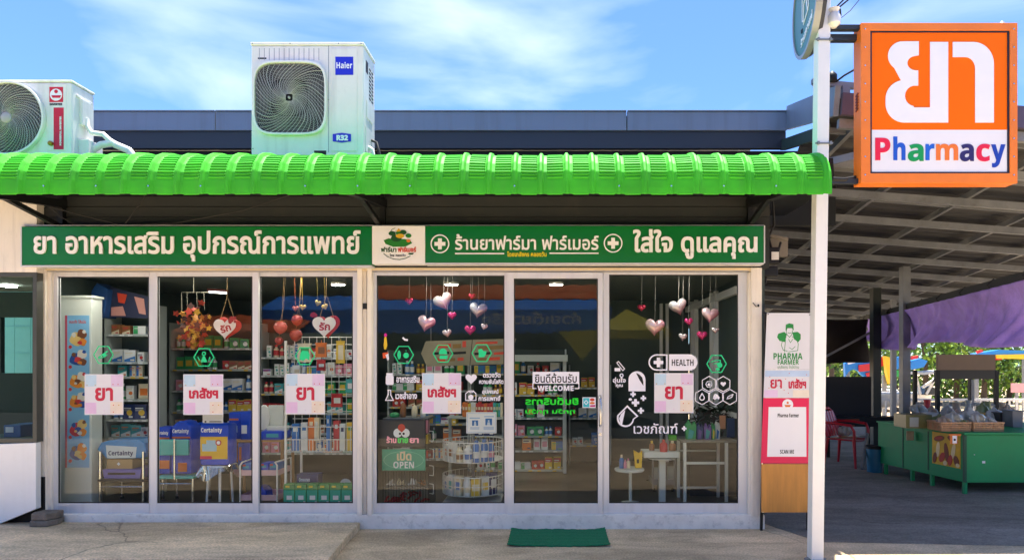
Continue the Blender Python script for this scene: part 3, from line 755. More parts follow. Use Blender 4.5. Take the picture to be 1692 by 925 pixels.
for ch, col_, a_, c_, y0_, y1_ in cl_:
    ptext(ch, a_, y0_, c_, y1_, DB - .001, M('letter_' + col_[1:], col_, .35, var=.02), sb, .012, .003)
b = MB()
for i in range(9):
    py = 50 + i * 30
    b.lathe([(.006, 0), (.006, -.004)], (X(1428, DB), DB - .014, Z(py, DB)), 8, 'y'); b.lathe([(.006, 0), (.006, -.004)], (X(1673, DB), DB - .014, Z(py, DB)), 8, 'y')
b.build('screw', mChrome, sb)
b = MB()
for i in range(6): b.bar((X(1423, DB) - .002, DB + .05, Z(150 + i * 5, DB)), (X(1423, DB) - .002, DB + .09, Z(153 + i * 5, DB)), .008, .012)
b.build('vent', M('vent_dark', '#7a3208', .5), sb)
xa = X(1372, DP)
b = MB(); b.bar((xa, DB + .04, Z(43, DB)), (X(1424, DB), DB + .04, Z(43, DB)), .05, .035); b.build('bracket_arm', mSlateD, sb); b = MB(); b.bar((xa, DB + .1, Z(54, DB)), (X(1424, DB), DB + .1, Z(54, DB)), .05, .05); b.build('bracket_arm', mSlateD, sb); b = MB(); b.bar((xa, DB + .07, Z(296, DB)), (X(1430, DB), DB + .07, Z(296, DB)), .04, .04)
b.build('bracket_arm', mSlateD, sb)
b = MB(); b.lathe([(.02, 0), (.03, .02), (.012, .05)], (X(1664, DB), DB + .06, Z(40, DB)), 10); b.build('finial', mGalv, sb)

# round teal sign, seen nearly edge-on
mTeal = M('teal_face', '#0a6c62', .35, var=.06, scale=2)
rd = thing('round_sign', (X(1336, 5.2), 5.2, 4.05), 'round teal hanging sign with white line drawing left of the white pole', 'sign')
ang = R(-98); r0 = .45; cpos = Vector((X(1331, 5.45), 5.45, Z(2, 5.45)))
RM = Matrix.Translation(cpos) @ Matrix.Rotation(ang, 4, 'Z')
b = MB(); b.lathe([(r0 - .03, -.001), (r0 - .03, .05)], (0, 0, 0), 48, 'y'); b.xf(RM); b.build('face', mTeal, rd)
b = MB(); n = 48
b.ring([(r0 * math.cos(2 * math.pi * i / n), r0 * math.sin(2 * math.pi * i / n)) for i in range(n)], [((r0 - .03) * math.cos(2 * math.pi * i / n), (r0 - .03) * math.sin(2 * math.pi * i / n)) for i in range(n)], -.012, .04); b.xf(RM); b.build('rim', mAluD, rd)
b = MB(); b.lathe([(r0 - .005, .041), (r0 - .02, .075)], (0, 0, 0), 48, 'y'); b.xf(RM); b.build('back_shell', mSlateD, rd)
b = MB()
for pl in ([(-.02, .2), (-.1, .1), (-.1, -.12), (-.06, -.14), (-.04, .0), (.03, .02), (.08, -.12), (.12, -.1), (.08, .06), (.16, .16), (.12, .02)], [(-.02, .2), (.06, .2), (.08, .08)], [(-.06, -.17), (.1, -.12)]):
    for (xa_, za_), (xb_, zb_) in zip(pl[:-1], pl[1:]): b.bar((xa_, -.004, za_), (xb_, -.004, zb_), .014, .004, up=(0, 1, 0))
b.xf(RM); b.build('line_drawing', mLet, rd)
tm = text_mb('ร้านกาแฟ', .02, .003); tm.v = [Vector((-.2 + p.x * .4, p.y - .002, -.30 + p.z * .075)) for p in tm.v]; tm.xf(RM @ Matrix.Rotation(R(-10), 4, 'Y')); tm.build('lettering', mLet, rd, fix=False)
b = MB(); b.bar(cpos + Vector((.02, .12, .15)), (X(1352, DP) + .06, DP + .05, cpos.z + .15), .03, .03); b.bar(cpos + Vector((.02, .12, -.2)), (X(1352, DP) + .06, DP + .05, cpos.z - .2), .03, .03); b.build('bracket', mDark, rd)
# wires and insulator at the pole top
b = MB(); b.lathe([(.02, -.06), (.05, -.03), (.05, .03), (.03, .06), (.045, .09)], (X(1378, DP), DP, Z(34, DP)), 14)
tag(b.build('insulator', M('ceramic_white', '#e4e2dc', .2, coat=.4), smooth=40), 'white ceramic cable insulator on the right side of the white pole', 'insulator')
def cable(pts, r, label):
    b_ = MB(); b_.path(pts, r, 6); return tag(b_.build('cable', mRubber, smooth=60), label, 'cable', 'cables at the pole top')
P3 = lambda a_, c_, d_=5.2: tuple(W(a_, c_, d_))
cable([P3(1376, 30), P3(1381, 16), P3(1388, 16), P3(1389, 26), P3(1384, 34), P3(1378, 38)], .008, 'thick black cable looped over the white insulator on the pole')
cable([P3(1378, 16), P3(1394, 0), (X(1394, 5.2) + .9, 4.0, 5.6)], .007, 'black overhead cable leaving the pole top, left of two')
cable([P3(1380, 18), P3(1402, 0), (X(1402, 5.2) + 1.0, 4.1, 5.55)], .007, 'black overhead cable leaving the pole top, right of two')
cable([P3(1390, 30, 5.3), P3(1405, 18, 5.25), P3(1420, 0), (X(1420, 5.2) + 1.0, 4.5, 5.4)], .003, 'thin grey wire rising from behind the sign bracket into the sky')
cable([P3(1376, 296, 5.25), P3(1395, 297, 5.25), P3(1412, 294, 5.3), P3(1432, 297, 5.3)], .018, 'thick black cable bundle running from the pole to the foot of the orange sign')

# ------------------------------------------------------------------ big steel canopy on the right
def zc(x, y): return 4.69 - .108 * y - .075 * x
cp = thing('steel_canopy', (5.5, 8, 0), 'large open steel canopy with corrugated sheet roof over the market stalls', 'canopy')
CXL, CXR, CY0, CY1 = 2.62, 9.5, 5.95, 17.5
b = MB(); n = 44
def sheet(u, v):
    x_ = CXL + (CXR - CXL) * v; y_ = CY0 + (CY1 - CY0) * u
    return (x_, y_, zc(x_, y_) + .13 + (.03 if int(u * 240 + .5) % 4 < 2 else 0))
b.grid(sheet, 240, 6); b.build('roof_sheet', mSheet, cp, fix=False)
mPurl = M('purlin_steel', '#858a90', .55, metal=.2, var=.3, scale=3, dirt=.35)
y = CY0 + .05
while y < CY1:
    k = MB(); k.bar((CXL, y, zc(CXL, y) - .05), (CXR, y, zc(CXR, y) - .04), .05, .085); k.build('purlin', mPurl, cp); k = MB(); yy = y + .38 + random.uniform(-.06, .06); k.bar((CXL, yy, zc(CXL, yy) + .06), (CXR, yy, zc(CXR, yy) + .05 + random.uniform(-.01, .02)), .04, .05); k.build('batten', mGalv, cp); y += .8
x = CXL + .25
while x < CXR:
    k = MB(); k.bar((x, CY0, zc(x, CY0) + .05), (x, CY1, zc(x, CY1) + .05), .045, .07); k.build('rafter', mGalv, cp); x += 1.0
mFas = M('purple_fascia', '#5a5062', .5, metal=.2)
k = MB(); k.bar((CXL, CY0 - .02, zc(CXL, CY0) + .1), (CXR, CY0 - .02, zc(CXR, CY0) + .1), .04, .2); k.build('fascia', mFas, cp)
k = MB(); k.bar((CXL - .04, CY0 - .02, zc(CXL, CY0) + .13), (xe + .02, 7.52, 4.42), .05, .26); k.build('barge_board', mSlate, cp)
k = MB(); k.bar((CXL - .02, CY0 + .25, zc(CXL, CY0) - .05), (xe - .02, 7.56, 4.12), .06, .12); k.build('valley_gutter', M('green_grey_steel', '#41544c', .5, metal=.2), cp)
k = MB(); k.bar((CXL - .3, 6.9, zc(2.3, 6.9) - .2), (CXL + .6, 6.0, zc(3.1, 6.0) - .2), .04, .07); k.build('brace', mGalv, cp)
for px, py, d, w in ((1495, 700, 10.5, .125), (1476, 690, 12.5, .085)):
    k = MB(); xx = X(px, d); k.bar((xx, d, 0), (xx, d, zc(xx, d)), w, w); k.build('post', mGalv, cp, bevel=.004)
# things on top of the canopy edge
b = MB(); b.bar(W(1344, 137, 6.1), W(1412, 143, 6.1), .05, .05); b.bar(W(1346, 131, 6.1), W(1346, 139, 6.1), .05, .05)
b.bar(W(1396, 143, 6.1), W(1396, 168, 6.1), .07, .07); b.bar(W(1374, 142, 6.1), W(1386, 165, 6.1), .025, .025); b.bar(W(1386, 142, 6.1), W(1376, 165, 6.1), .025, .025)
e = tag(b.build('cable_rack', mGalv), 'galvanised cross arm rack standing on the canopy roof behind the white pole', 'cable rack')
q = MB(); q.lathe([(.03, 0), (.045, .02), (.045, .07), (.02, .10)], tuple(W(1375, 137, 6.08)), 12); q.lathe([(.02, 0), (.03, .02), (.03, .05), (.015, .07)], tuple(W(1351, 137, 6.08)), 12)
q.build('insulator', mDark, e, smooth=40)
cable([P3(1378, 138, 6.1), P3(1395, 125, 6.0), P3(1418, 112, 5.6)], .009, 'black cable from the roof rack up to the back of the orange sign')

# electric boxes on the shop corner under the canopy
b = MB(); b.bar(W(1266, 388, 6.6), W(1302, 396, 6.6), .03, .03); b.box(X(1268, 6.6), X(1302, 6.6), 6.6, 6.68, Z(424, 6.6), Z(393, 6.6))
e = tag(b.build('switch_box', M('box_grey', '#7b766c', .6, dirt=.2), bevel=.004), 'grey electric box bracketed to the right shop corner under the canopy', 'electric box')
b = MB(); b.pbox(1262, 1288, 408, 436, 6.4, .12); b.pbox(1262, 1286, 440, 456, 6.42, .1)
e = tag(b.build('floodlight', mDark, bevel=.01), 'black floodlight pair mounted beside the right end of the green sign', 'floodlight')
q = MB(); q.pbox(1275, 1287, 416, 429, 6.39, .008); q.build('cover', mWhiteP, e)
b = MB(); b.path([P3(1277, 330, 6.5), P3(1279, 372, 6.5), P3(1270, 392, 6.5), P3(1274, 408, 6.45)], .012, 6); b.path([P3(1290, 400, 6.5), P3(1286, 415, 6.5), P3(1268, 440, 6.5), P3(1264, 470, 6.5)], .012, 6)
tag(b.build('cable', mRubber, smooth=60), 'black cables dangling around the electric boxes at the shop corner', 'cable')

# tarpaulins
mPur = M('purple_tarp', '#b597f2', .75, var=.25, scale=3, bump=1.0, bscale=13, dirt=.15); mTarpD = M('brown_tarp', '#2c2520', .85, var=.25, scale=2, bump=.4, bscale=7)
def tarp(u, v):
    a_ = Vector((6.3, 13.2, 0)) .lerp(Vector((4.74, 6.2, 0)), u)
    zt_ = 2.43; sag = .06 * math.sin(u * 19) + .05 * math.sin(u * 43 + 1)
    zb_ = 1.86 + .05 * math.sin(u * 12 + .6) - .07 * u + (.22 * max(0, 1 - u * 9))
    w_ = .05 * math.sin(u * 60 + v * 3) * v + .10 * math.sin(u * 21) * v + .12 * math.sin(math.pi * v) + .025 * math.sin(u * 140 + v * 9 + 2 * math.sin(v * 7 + u * 30)) * (.3 + v)
    return (a_.x + w_ - .05, a_.y, zt_ + (zb_ - zt_) * v)
b = MB(); b.grid(tarp, 260, 22)
t_ = tag(b.build('tarpaulin', mPur, smooth=60, fix=False), 'purple tarpaulin hanging slack from a beam beneath the canopy', 'tarpaulin')
s_ = t_.modifiers.new('thickness', 'SOLIDIFY'); s_.thickness = .006
k = MB()
for i in range(9):
    yy = 6.6 + i * .8; u = (13.2 - yy) / 7.0; xx = 6.3 + (4.74 - 6.3) * u; k.path([(xx - .02, yy, 2.40), (xx - .07, yy, 2.47), (xx, yy, 2.54), (xx + .07, yy, 2.47), (xx - .02, yy + .02, 2.40)], .008, 5)
k.build('tie_cord', mRubber, t_)
b = MB(); b.bar((6.36, 13.4, 2.47), (4.72, 6.0, 2.47), .09, .11)
tag(b.build('steel_beam', mDarkWall), 'dark steel beam carrying the purple tarpaulin', 'beam')
def tarp2(u, v):
    x_ = 2.6 + 3.5 * u; y_ = 12.6 + .15 * math.sin(u * 9); zt_ = 2.42; zb_ = 1.56 - .10 * math.sin(u * math.pi) + .03 * math.sin(u * 17) + .18 * max(0, u - .7)
    return (x_ + .05 * math.sin(v * 5 + u * 9), y_ + .16 * math.sin(u * 23 + v * 2) * v, zt_ + (zb_ - zt_) * v)
b = MB(); b.grid(tarp2, 80, 12)
t_ = tag(b.build('tarpaulin', mTarpD, smooth=60, fix=False), 'dark brown tarpaulin sheet sagging at the back of the canopy left of the purple one', 'tarpaulin')
s_ = t_.modifiers.new('thickness', 'SOLIDIFY'); s_.thickness = .006
b = MB(); b.bar(W(1362, 590, 12.2), W(1446, 545, 12.0), .04, .04)
tag(b.build('brace_rod', mGalv), 'thin slanting rod in front of the dark brown tarpaulin', 'rod')
b = MB(); xx = X(1446.5, 11.5); b.bar((xx, 11.5, 0), (xx, 11.5, 2.9), .14, .14)
tag(b.build('steel_post', M('green_black_steel', '#12211c', .5)), 'dark green steel post left of the two grey posts', 'post')

# ------------------------------------------------------------------ neighbouring shop on the left
nb = thing('neighbour_shop', (-5.6, 6.1, 0), 'neighbouring shop at the left edge with beige wall, dark window and white lower panel', 'shop building')
DN = 6.1
b = MB(); b.pbox(-330, 60.5, 330, 449.5, DN, .12); b.build('wall', mBeige, nb)
b = MB(); b.prism([(X(-330, DN), Z(1000, DN)), (X(59.5, DN), Z(840, DN)), (X(59.5, DN), Z(731, DN)), (X(-330, DN), Z(746, DN))], DN, DN + .06); b.build('lower_panel', mWhite, nb, bevel=.004)
b = MB(); b.box(X(-330, DN), X(61, DN), DN + .08, DN + .2, -.05, .5); b.build('plinth', mDark, nb)
f_ = MB(); f_.pbox(54, 60.5, 450, 730, DN + .012, .08); f_.pbox(-330, 54, 450, 457, DN + .015, .07); f_.pbox(-330, 54, 724, 731, DN + .015, .07)
fr = f_.build('window', M('bronze_frame', '#4a4b45', .45, metal=.2), nb, bevel=.003)
p = MB(); p.add([(X(-330, DN), DN + .05, Z(726, DN)), (X(56, DN), DN + .05, Z(726, DN)), (X(56, DN), DN + .05, Z(455, DN)), (X(-330, DN), DN + .05, Z(455, DN))], [(0, 1, 2, 3)]); p.build('pane', mGlassN, fr)
b = MB(); b.box(-8.2, -5.22, DN + .13, 8.0, 2.46, 2.52); b.build('ceiling', mCeil, nb)
b = MB(); b.box(-8.2, -5.22, DN + .21, 8.3, 0, .05); b.build('floor', mTileIn, nb)
b = MB(); b.box(-8.2, -5.22, 8.4, 8.46, 0, 1.45); b.box(-8.2, X(8, 8.46), 8.4, 8.46, 1.451, 2.5); b.box(X(8, 8.46) + .001, -5.23, 8.4, 8.46, Z(524, 8.4), 2.5); b.build('partition', M('dark_green_wall', '#0e2a20', .7), nb)
b = MB(); b.lathe([(.07, 2.44), (.07, 2.455)], (X(15, 7.3), 7.3, 0)); e = b.build('ceiling_lamp', mLamp, nb)
b = MB(); y_ = 10.2
for i in range(26): b.box(-11.5 + i * .25, -11.5 + i * .25 + .244, y_, y_ + .02 + .01 * (i % 2), 1.0, 3.4)
for i in range(4): b.box(-11.5, -5.0, y_ - .012, y_ - .002, 1.3 + i * .42, 1.312 + i * .42)
tag(b.build('metal_sheet_wall', M('cyan_sheet', '#7fd6d2', .5, var=.06)), 'cyan sheet metal wall seen through the window at the left edge', 'sheet wall')
b = MB(); b.pbox(6, 34, 702, 722, 6.9, .3)
e = tag(b.build('carton', M('blue_carton', '#1c5f9c', .5), bevel=.006), 'blue carton inside the neighbouring shop window at the left edge', 'carton')
q = MB(); q.pbox(9, 22, 705, 714, 6.898, .002); q.build('label', mLet, e)
b = MB(); b.box(X(-40, 6.9), X(52, 6.9), 6.75, 7.3, .05, Z(722, 6.9)); tag(b.build('counter', M('teal_counter', '#0f4a48', .5), bevel=.006), 'dark teal counter under the carton in the neighbouring shop window', 'counter')
# stone block
b = MB(); b.plan([(X(57, 6.1), 6.07), (X(64, 6.1), 5.99), (X(92, 6.1), 6.0), (X(97.5, 6.1), 6.08), (X(95, 6.1), 6.19), (X(60, 6.1), 6.19)], .071, .125); b.plan([(X(58, 6.1), 6.08), (X(65, 6.1), 6.0), (X(90, 6.1), 6.0), (X(96, 6.1), 6.09), (X(94, 6.1), 6.19), (X(61, 6.1), 6.19)], .128, .19)
tag(b.build('stone_block', M('rough_stone', '#7d7265', .9, var=.3, scale=12, bump=.8, bscale=40), bevel=.012), 'rough two layer concrete block at the foot of the left column', 'stone block')

# ------------------------------------------------------------------ doormat
MT = [(W(845.5, 0, foot(876)).x, foot(876)), (W(1000, 0, foot(876)).x, foot(876)), (W(1008, 0, foot(903)).x, foot(903)), (W(838, 0, foot(903)).x, foot(903))]
b = MB(); rx0, ry1 = MT[0]; rx1, ry0 = MT[2][0], MT[2][1]; mats_y = (ry0, ry1); mx0, mx1 = X(838, ry0), X(1008, ry0)
def mat_f(u, v):
    e_ = .004 * math.sin(u * 40) + .003 * math.sin(v * 33)
    return (mx0 + (mx1 - mx0) * u + (.004 * math.sin(v * 50) if u in (0, 1) else 0), ry0 + (ry1 - ry0) * v + (.004 * math.sin(u * 70) if v in (0, 1) else 0), .014 + .02 * max(0, (abs(u - .5) + abs(v - .5) - .82)) * 4 + .003 * math.sin(u * 9 + v * 4) + .0012 * math.sin(u * 300) * math.sin(v * 200) + e_ * .5)
b.grid(mat_f, 70, 40)
o = tag(b.build('doormat', M('mat_green', '#128a5a', .98, var=.5, scale=120, bump=1.0, bscale=200, dirt=.25), fix=False), 'rectangular green doormat on the concrete before the sliding door', 'doormat')
s_ = o.modifiers.new('thickness', 'SOLIDIFY'); s_.thickness = .010

# ------------------------------------------------------------------ banner stand on the right
mBan = M('banner_white', '#dcdce0', .5, var=.04, scale=3, bump=.12, bscale=5); mPink = M('banner_pink', '#e21552', .5, var=.05); mPG = M('print_green', '#1f8a3b', .5); mPR = M('print_red', '#c80f3c', .45)
DBN = 6.12
bn = thing('banner_stand', (X(1298, DBN), DBN, 0), 'tall narrow banner stand with green emblem, pink lower panel and plywood foot panel', 'banner stand')
def bq(mb, y0, y1, t0=.004, d=DBN, e=0):
    def L(y): return 1267 - (y - 517) / (765 - 517) * 10 + e
    def Rr(y): return 1338.5 - (y - 517) / (765 - 517) * 0.5 - e
    mb.prism([(X(L(y1), d), Z(y1, d)), (X(Rr(y1), d), Z(y1, d)), (X(Rr(y0), d), Z(y0, d)), (X(L(y0), d), Z(y0, d))], d - t0, d); return mb
q = bq(MB(), 517, 610); q.build('top_sheet', mBan, bn)
q = bq(MB(), 610.2, 657); q.m = 1; q.pp([(1264.5, 612), (1338, 612), (1338, 622), (1264, 622)], DBN - .0045, .0005); q.m = 2; q.pp([(1263, 644), (1285, 644), (1285, 656), (1262.6, 656)], DBN - .0045, .0005); q.m = 3; q.pp([(1310, 644), (1337, 644), (1337, 656), (1310, 656)], DBN - .0045, .0005)
q.m = 4
for k in range(16):
    a_, c_ = 1268 + random.random() * 66, 614 + random.random() * 40; q.pp(circ(a_, c_, .8, 6), DBN - .0052, .0004)
q.build('middle_sheet', [mBan, M('pastel_blue', '#b9cfe8', .5), M('pastel_lilac', '#e4c6e4', .5), M('pastel_cream', '#ece0cf', .5), mLr], bn)
q = bq(MB(), 657.2, 765); q.build('pink_sheet', mPink, bn)
q = MB(); q.pp([(1270, 672), (1332, 672), (1332.5, 754), (1267.5, 754)], DBN - .0045, .001); q.pp(circ(1301.5, 668, 9, 22), DBN - .0056, .001); q.build('white_card', mWhiteS, bn)
q = MB(); q.pp([(1296, 668.5), (1307, 668.5), (1305, 672), (1298, 672)], DBN - .007, .0006); q.pp(circ(1301.5, 665, 2, 8), DBN - .007, .0006); q.build('roundel_print', mLo, bn)
ptext('Pharma Farmer', 1285, 682.5, 1320, 689, DBN - .006, mDark, bn, .01, .0006); ptext('SCAN ME', 1289, 742.5, 1312, 749, DBN - .006, mDark, bn, .0, .0006)
ptext('PHARMA', 1278, 583, 1326, 593.5, DBN - .0045, mPG, bn, .01, .0008); ptext('FARMER', 1285, 594, 1320, 602, DBN - .0045, mPG, bn, .01, .0008); ptext('เภสัชกร ใกล้บ้าน', 1285, 603, 1320, 608.5, DBN - .0045, mPG, bn, .0, .0006)
q = MB(); de = DBN - .0045
q.pp([(1286, 551), (1296, 548), (1300, 552), (1297, 565), (1288, 563), (1284, 557)], de, .0006); q.pp([(1309, 549), (1318, 548), (1323, 552), (1323, 560), (1319, 565), (1312, 560)], de, .0006)
q.pp([(1298.5, 536), (1304, 534), (1311, 535.5), (1311.5, 545), (1310, 545.5), (1309, 542), (1301, 542), (1299.5, 547), (1298, 545)], de, .0007)
pxline(q, [(1299, 546), (1300.5, 553), (1304.5, 557), (1308, 553), (1309.5, 546)], .9, de, .0008)
pxline(q, [(1299, 557), (1293, 562), (1291, 570), (1294, 578), (1301, 580)], .9, de, .0008); pxline(q, [(1309, 556), (1316, 560), (1319, 568), (1318, 579), (1303, 581)], .9, de, .0008)
pxline(q, [(1298, 561), (1296, 581)], .9, de, .0008); pxline(q, [(1303, 560), (1306, 566), (1310, 560)], .8, de, .0008); pxline(q, [(1304, 574), (1309, 577), (1314, 572)], .8, de, .0008)
pxline(q, [(1302, 549.5), (1304.5, 550.5), (1307, 549.5)], .9, de, .0008)
q.build('emblem', mPG, bn)
ptext('ยา', 1273, 626.5, 1292, 641.5, DBN - .0062, mPR, bn, .02, .0008); ptext('เภสัชฯ', 1303, 625.5, 1332, 641.5, DBN - .0062, mPR, bn, .04, .0008)
q = MB(); q.pbox(1258.5, 1339.5, 766, 846, DBN - .008, .02); q.build('plywood_panel', mWood, bn, bevel=.002)
q = MB(); q.bar((X(1337.5, 6.11), DBN + .03, .0), (X(1337.5, 6.11), DBN + .03, 2.06), .022, .022); q.bar((X(1260, 6.11), DBN + .03, .0), (X(1268, 6.11), DBN + .03, 2.06), .022, .022)
q.bar((X(1262, 6.11), DBN + .015, Z(517, DBN)), (X(1339, 6.11), DBN + .015, Z(518, DBN)), .02, .02); q.build('frame', mDark, bn)
q = MB(); q.bar((X(1336.5, DBN), DBN, 0), (X(1336.5, DBN), DBN, .14), .018, .018); q.build('leg', mWood, bn)
q = MB()
for a_, c_ in ((1268.5, 519), (1337, 520), (1258.5, 765), (1338, 765), (1260, 845)): q.lathe([(.006, 0), (.006, -.005)], (X(a_, DBN), DBN - .009, Z(c_, DBN)), 8, 'y')
q.build('grommet', mChrome, bn)

# ------------------------------------------------------------------ pastel posters on the glass
mPos = M('poster_white', '#e2dfe2', .5, var=.03, scale=2)
pm = [mPos, M('poster_blue', '#bcd6e6', .5), M('poster_lilac', '#dfc6e0', .5), M('poster_pink', '#e8c3e2', .5), M('poster_cream', '#ecdcc8', .5), mLr, mLy]
GD = 6.282
def poster(x0, y0, x1, y1, word, label, d):
    w, h = x1 - x0, y1 - y0
    q = MB(); q.pp([(x0, y0), (x1, y0), (x1, y1), (x0, y1)], d, .0015)
    def patch(m_, a_, c_, e_, f__): q.m = m_; q.pp([(x0 + a_ * w, y0 + c_ * h), (x0 + e_ * w, y0 + c_ * h), (x0 + e_ * w, y0 + f__ * h), (x0 + a_ * w, y0 + f__ * h)], d - .0016, .0003)
    patch(1, .02, .02, .3, .3); patch(2, .68, .02, .98, .3); patch(3, .02, .7, .3, .97); patch(4, .66, .68, .98, .97)
    for m_, a_, c_ in ((6, .06, .27), (6, .27, .27), (5, .73, .25), (5, .86, .25), (5, .74, .76), (6, .88, .76), (5, .74, .93), (2, .5, .9)):
        q.m = m_; q.pp(circ(x0 + a_ * w, y0 + c_ * h, .014 * w, 7), d - .0021, .0003)
    o = tag(q.build('poster', pm), label, 'poster', 'pastel posters on the glass')
    if word == 'ยา': ptext(word, x0 + .27 * w, y0 + .33 * h, x0 + .73 * w, y0 + .66 * h, d - .0025, mPR, o, .03, .001)
    else: ptext(word, x0 + .14 * w, y0 + .32 * h, x0 + .87 * w, y0 + .6 * h, d - .0025, mPR, o, .045, .001)
poster(140, 618, 204, 685, 'ยา', 'pastel poster with pink ยา on the leftmost shop pane, beside the tall white cabinet', GD)
poster(303, 618, 369, 685, 'เภสัชฯ', 'pastel poster with pink เภสัชฯ above the blue and yellow diaper pack', GD - .022)
poster(472, 617, 537, 684, 'ยา', 'pastel poster with pink ยา in front of the white wire grid rack', GD)
poster(697.5, 616, 762, 683, 'เภสัชฯ', 'pastel poster with pink เภสัชฯ between white decals left of the sliding door', GD)
poster(1081, 616, 1146, 682, 'ยา', 'pastel poster with pink ยา under the HEALTH capsule decal', GD)

# ------------------------------------------------------------------ green hexagon stickers
mHx = M('sticker_green', '#12d68a', .5, var=.03)
def hexa(cx, cy, r, icon, label, d=GD):
    q = MB(); pxring(q, cx, cy, r, r - 1.9, d, .0015, 6)
    if icon == 'hand':
        pxline(q, [(cx - 8, cy + 4), (cx - 2, cy), (cx + 7, cy - 6)], 2, d, .0015); q.pp(circ(cx + 1, cy, 3.6, 10, 2.6), d, .0022); pxline(q, [(cx - 8, cy + 6), (cx, cy + 4), (cx + 6, cy)], 1.6, d, .0017)
    elif icon == 'flask':
        pxring(q, cx, cy - 6, 3.6, 1.8, d, .0015, 14); q.pp([(cx - 1.4, cy - 2), (cx + 1.4, cy - 2), (cx + 5.5, cy + 8), (cx - 5.5, cy + 8)], d, .002)
        pxline(q, [(cx - 10, cy), (cx - 7, cy + 5)], 1.6, d, .0015); pxline(q, [(cx + 10, cy), (cx + 8, cy + 5)], 1.6, d, .0015)
    elif icon == 'pack':
        q.pp([(cx - 8, cy - 4), (cx - 4, cy - 9), (cx + 5, cy - 8), (cx + 8, cy - 2), (cx + 7, cy + 7), (cx + 2, cy + 4), (cx - 3, cy + 8), (cx - 9, cy + 6)], d, .002)
    elif icon == 'bottles':
        q.pp(circ(cx - 7.5, cy, 3, 10, 7.5), d, .002); q.pp(circ(cx + 4, cy + 1, 4.6, 12, 4.8), d, .002); q.pp([(cx + 3.4, cy - 8), (cx + 4.6, cy - 8), (cx + 4.6, cy - 5.5), (cx + 3.4, cy - 5.5)], d, .002)
    elif icon == 'bell':
        q.pp([(cx - 7, cy + 1)] + arc(cx, cy - 2, 6.5, 180, 0, 8) + [(cx + 7, cy + 1)], d, .002); q.pp([(cx - 5, cy + 3), (cx + 8, cy + 3), (cx + 7, cy + 9), (cx - 6, cy + 9)], d, .002)
    elif icon == 'tooth':
        q.pp([(cx - 6, cy - 6), (cx, cy - 7), (cx + 3, cy - 3), (cx + 8, cy - 3), (cx + 7, cy + 2), (cx + 4, cy + 7), (cx - 5, cy + 7), (cx - 5, cy)], d, .002)
    else:
        pxline(q, [(cx - 9, cy - 3), (cx - 2, cy - 6), (cx + 6, cy - 6), (cx + 6, cy - 2), (cx - 5, cy)], 1.6, d, .0015); q.pp(circ(cx + 5, cy + 2, 4.5, 10), d, .0024); q.pp([(cx - 1, cy + 6), (cx + 5, cy + 7), (cx + 5, cy + 11), (cx - 1, cy + 11)], d, .002)
    tag(q.build('sticker', mHx), label, 'sticker', 'green hexagon stickers on the glass')
hexa(171, 586, 17, 'hand', 'green hexagon sticker with hand icon over the shelves in the leftmost pane')
hexa(337, 590, 17.5, 'flask', 'green hexagon sticker with flask icon above the first เภสัชฯ poster', GD - .022)
hexa(504, 588, 17, 'pack', 'green hexagon sticker with filled pack icon above the ยา poster before the grid rack')
hexa(667, 586, 17, 'bottles', 'green hexagon sticker with bottle icons above the food supplement decal')
hexa(732, 584, 17, 'bell', 'green hexagon sticker with bell shape above the second เภสัชฯ poster')
hexa(796, 583, 17, 'tooth', 'green hexagon sticker with tooth shape above the white heart decal')
hexa(1184, 601, 17, 'tap', 'green hexagon sticker with tap icon right of the HEALTH capsule')

# ------------------------------------------------------------------ white decals on the glass
mDec = M('decal_white', '#eceaf2', .5, var=.02)
def decal(mb, label, extra=None, d=GD, mat=mDec, grp='white vinyl decals on the glass'):
    o = tag(mb.build('decal', mat), label, 'decal', grp)
    for a_ in (extra or []): ptext(*a_[:5], d, a_[5] if len(a_) > 5 else mDec, o, a_[6] if len(a_) > 6 else .035, .0012)
    return o
q = MB(); q.pp([(637.5, 622), (638.5, 619.5), (638.5, 616), (649, 616), (649, 619.5), (650.5, 622), (650.5, 634), (649, 635.5), (639, 635.5), (637.5, 634)], GD, .001)
decal(q, 'white medicine jar decal with อาหารเสริม text beside it', [('อาหารเสริม', 655, 620.5, 693, 632)])
q = MB(); pxline(q, [(641.5, 644), (641.5, 652), (637, 661), (650, 661), (645.5, 652), (645.5, 644)], 1.6, GD, .001); pxline(q, [(640.5, 644), (646.5, 644)], 1.2, GD, .0012)
decal(q, 'white flask outline decal with เวชสำอาง text beside it', [('เวชสำอาง', 653.5, 647, 689, 659)])
q = MB(); q.pp(pxheart(778.5, 625, 19), GD, .001)
decal(q, 'white heart decal with blood pressure text in two lines beside it', [('ตรวจวัด', 798, 614.5, 827, 623.5), ('ความดันโลหิต', 791.5, 625.5, 832, 634)])
q = MB(); pxline(q, [(769.5, 661), (769.5, 650), (775, 645.5), (782, 645.5), (786.5, 650), (786.5, 661), (769.5, 661)], 1.5, GD, .001); q.pp(circ(778, 656, 4.4, 12), GD, .0012); pxline(q, [(775, 645.5), (776, 648), (781, 648), (782, 645.5)], 1.2, GD, .0012)
decal(q, 'white first aid bag decal with medical equipment text beside it', [('อุปกรณ์', 796.5, 643, 824, 652.5), ('การแพทย์', 790.5, 653.5, 827, 662)])
q = MB(); q.pp(circ(637, 553.5, 2.6, 8, 3.2), GD, .001); q.m = 1; q.pp([(635.5, 556.5), (638.5, 556.5), (640, 570), (638, 577), (635, 577), (634, 570)], GD, .0012); q.m = 2; q.pp([(632, 583), (641, 581.5), (641.5, 590), (633, 592)], GD, .001); q.m = 3; q.pp([(637, 586), (642, 584), (643, 594), (640, 595)], GD, .0014)
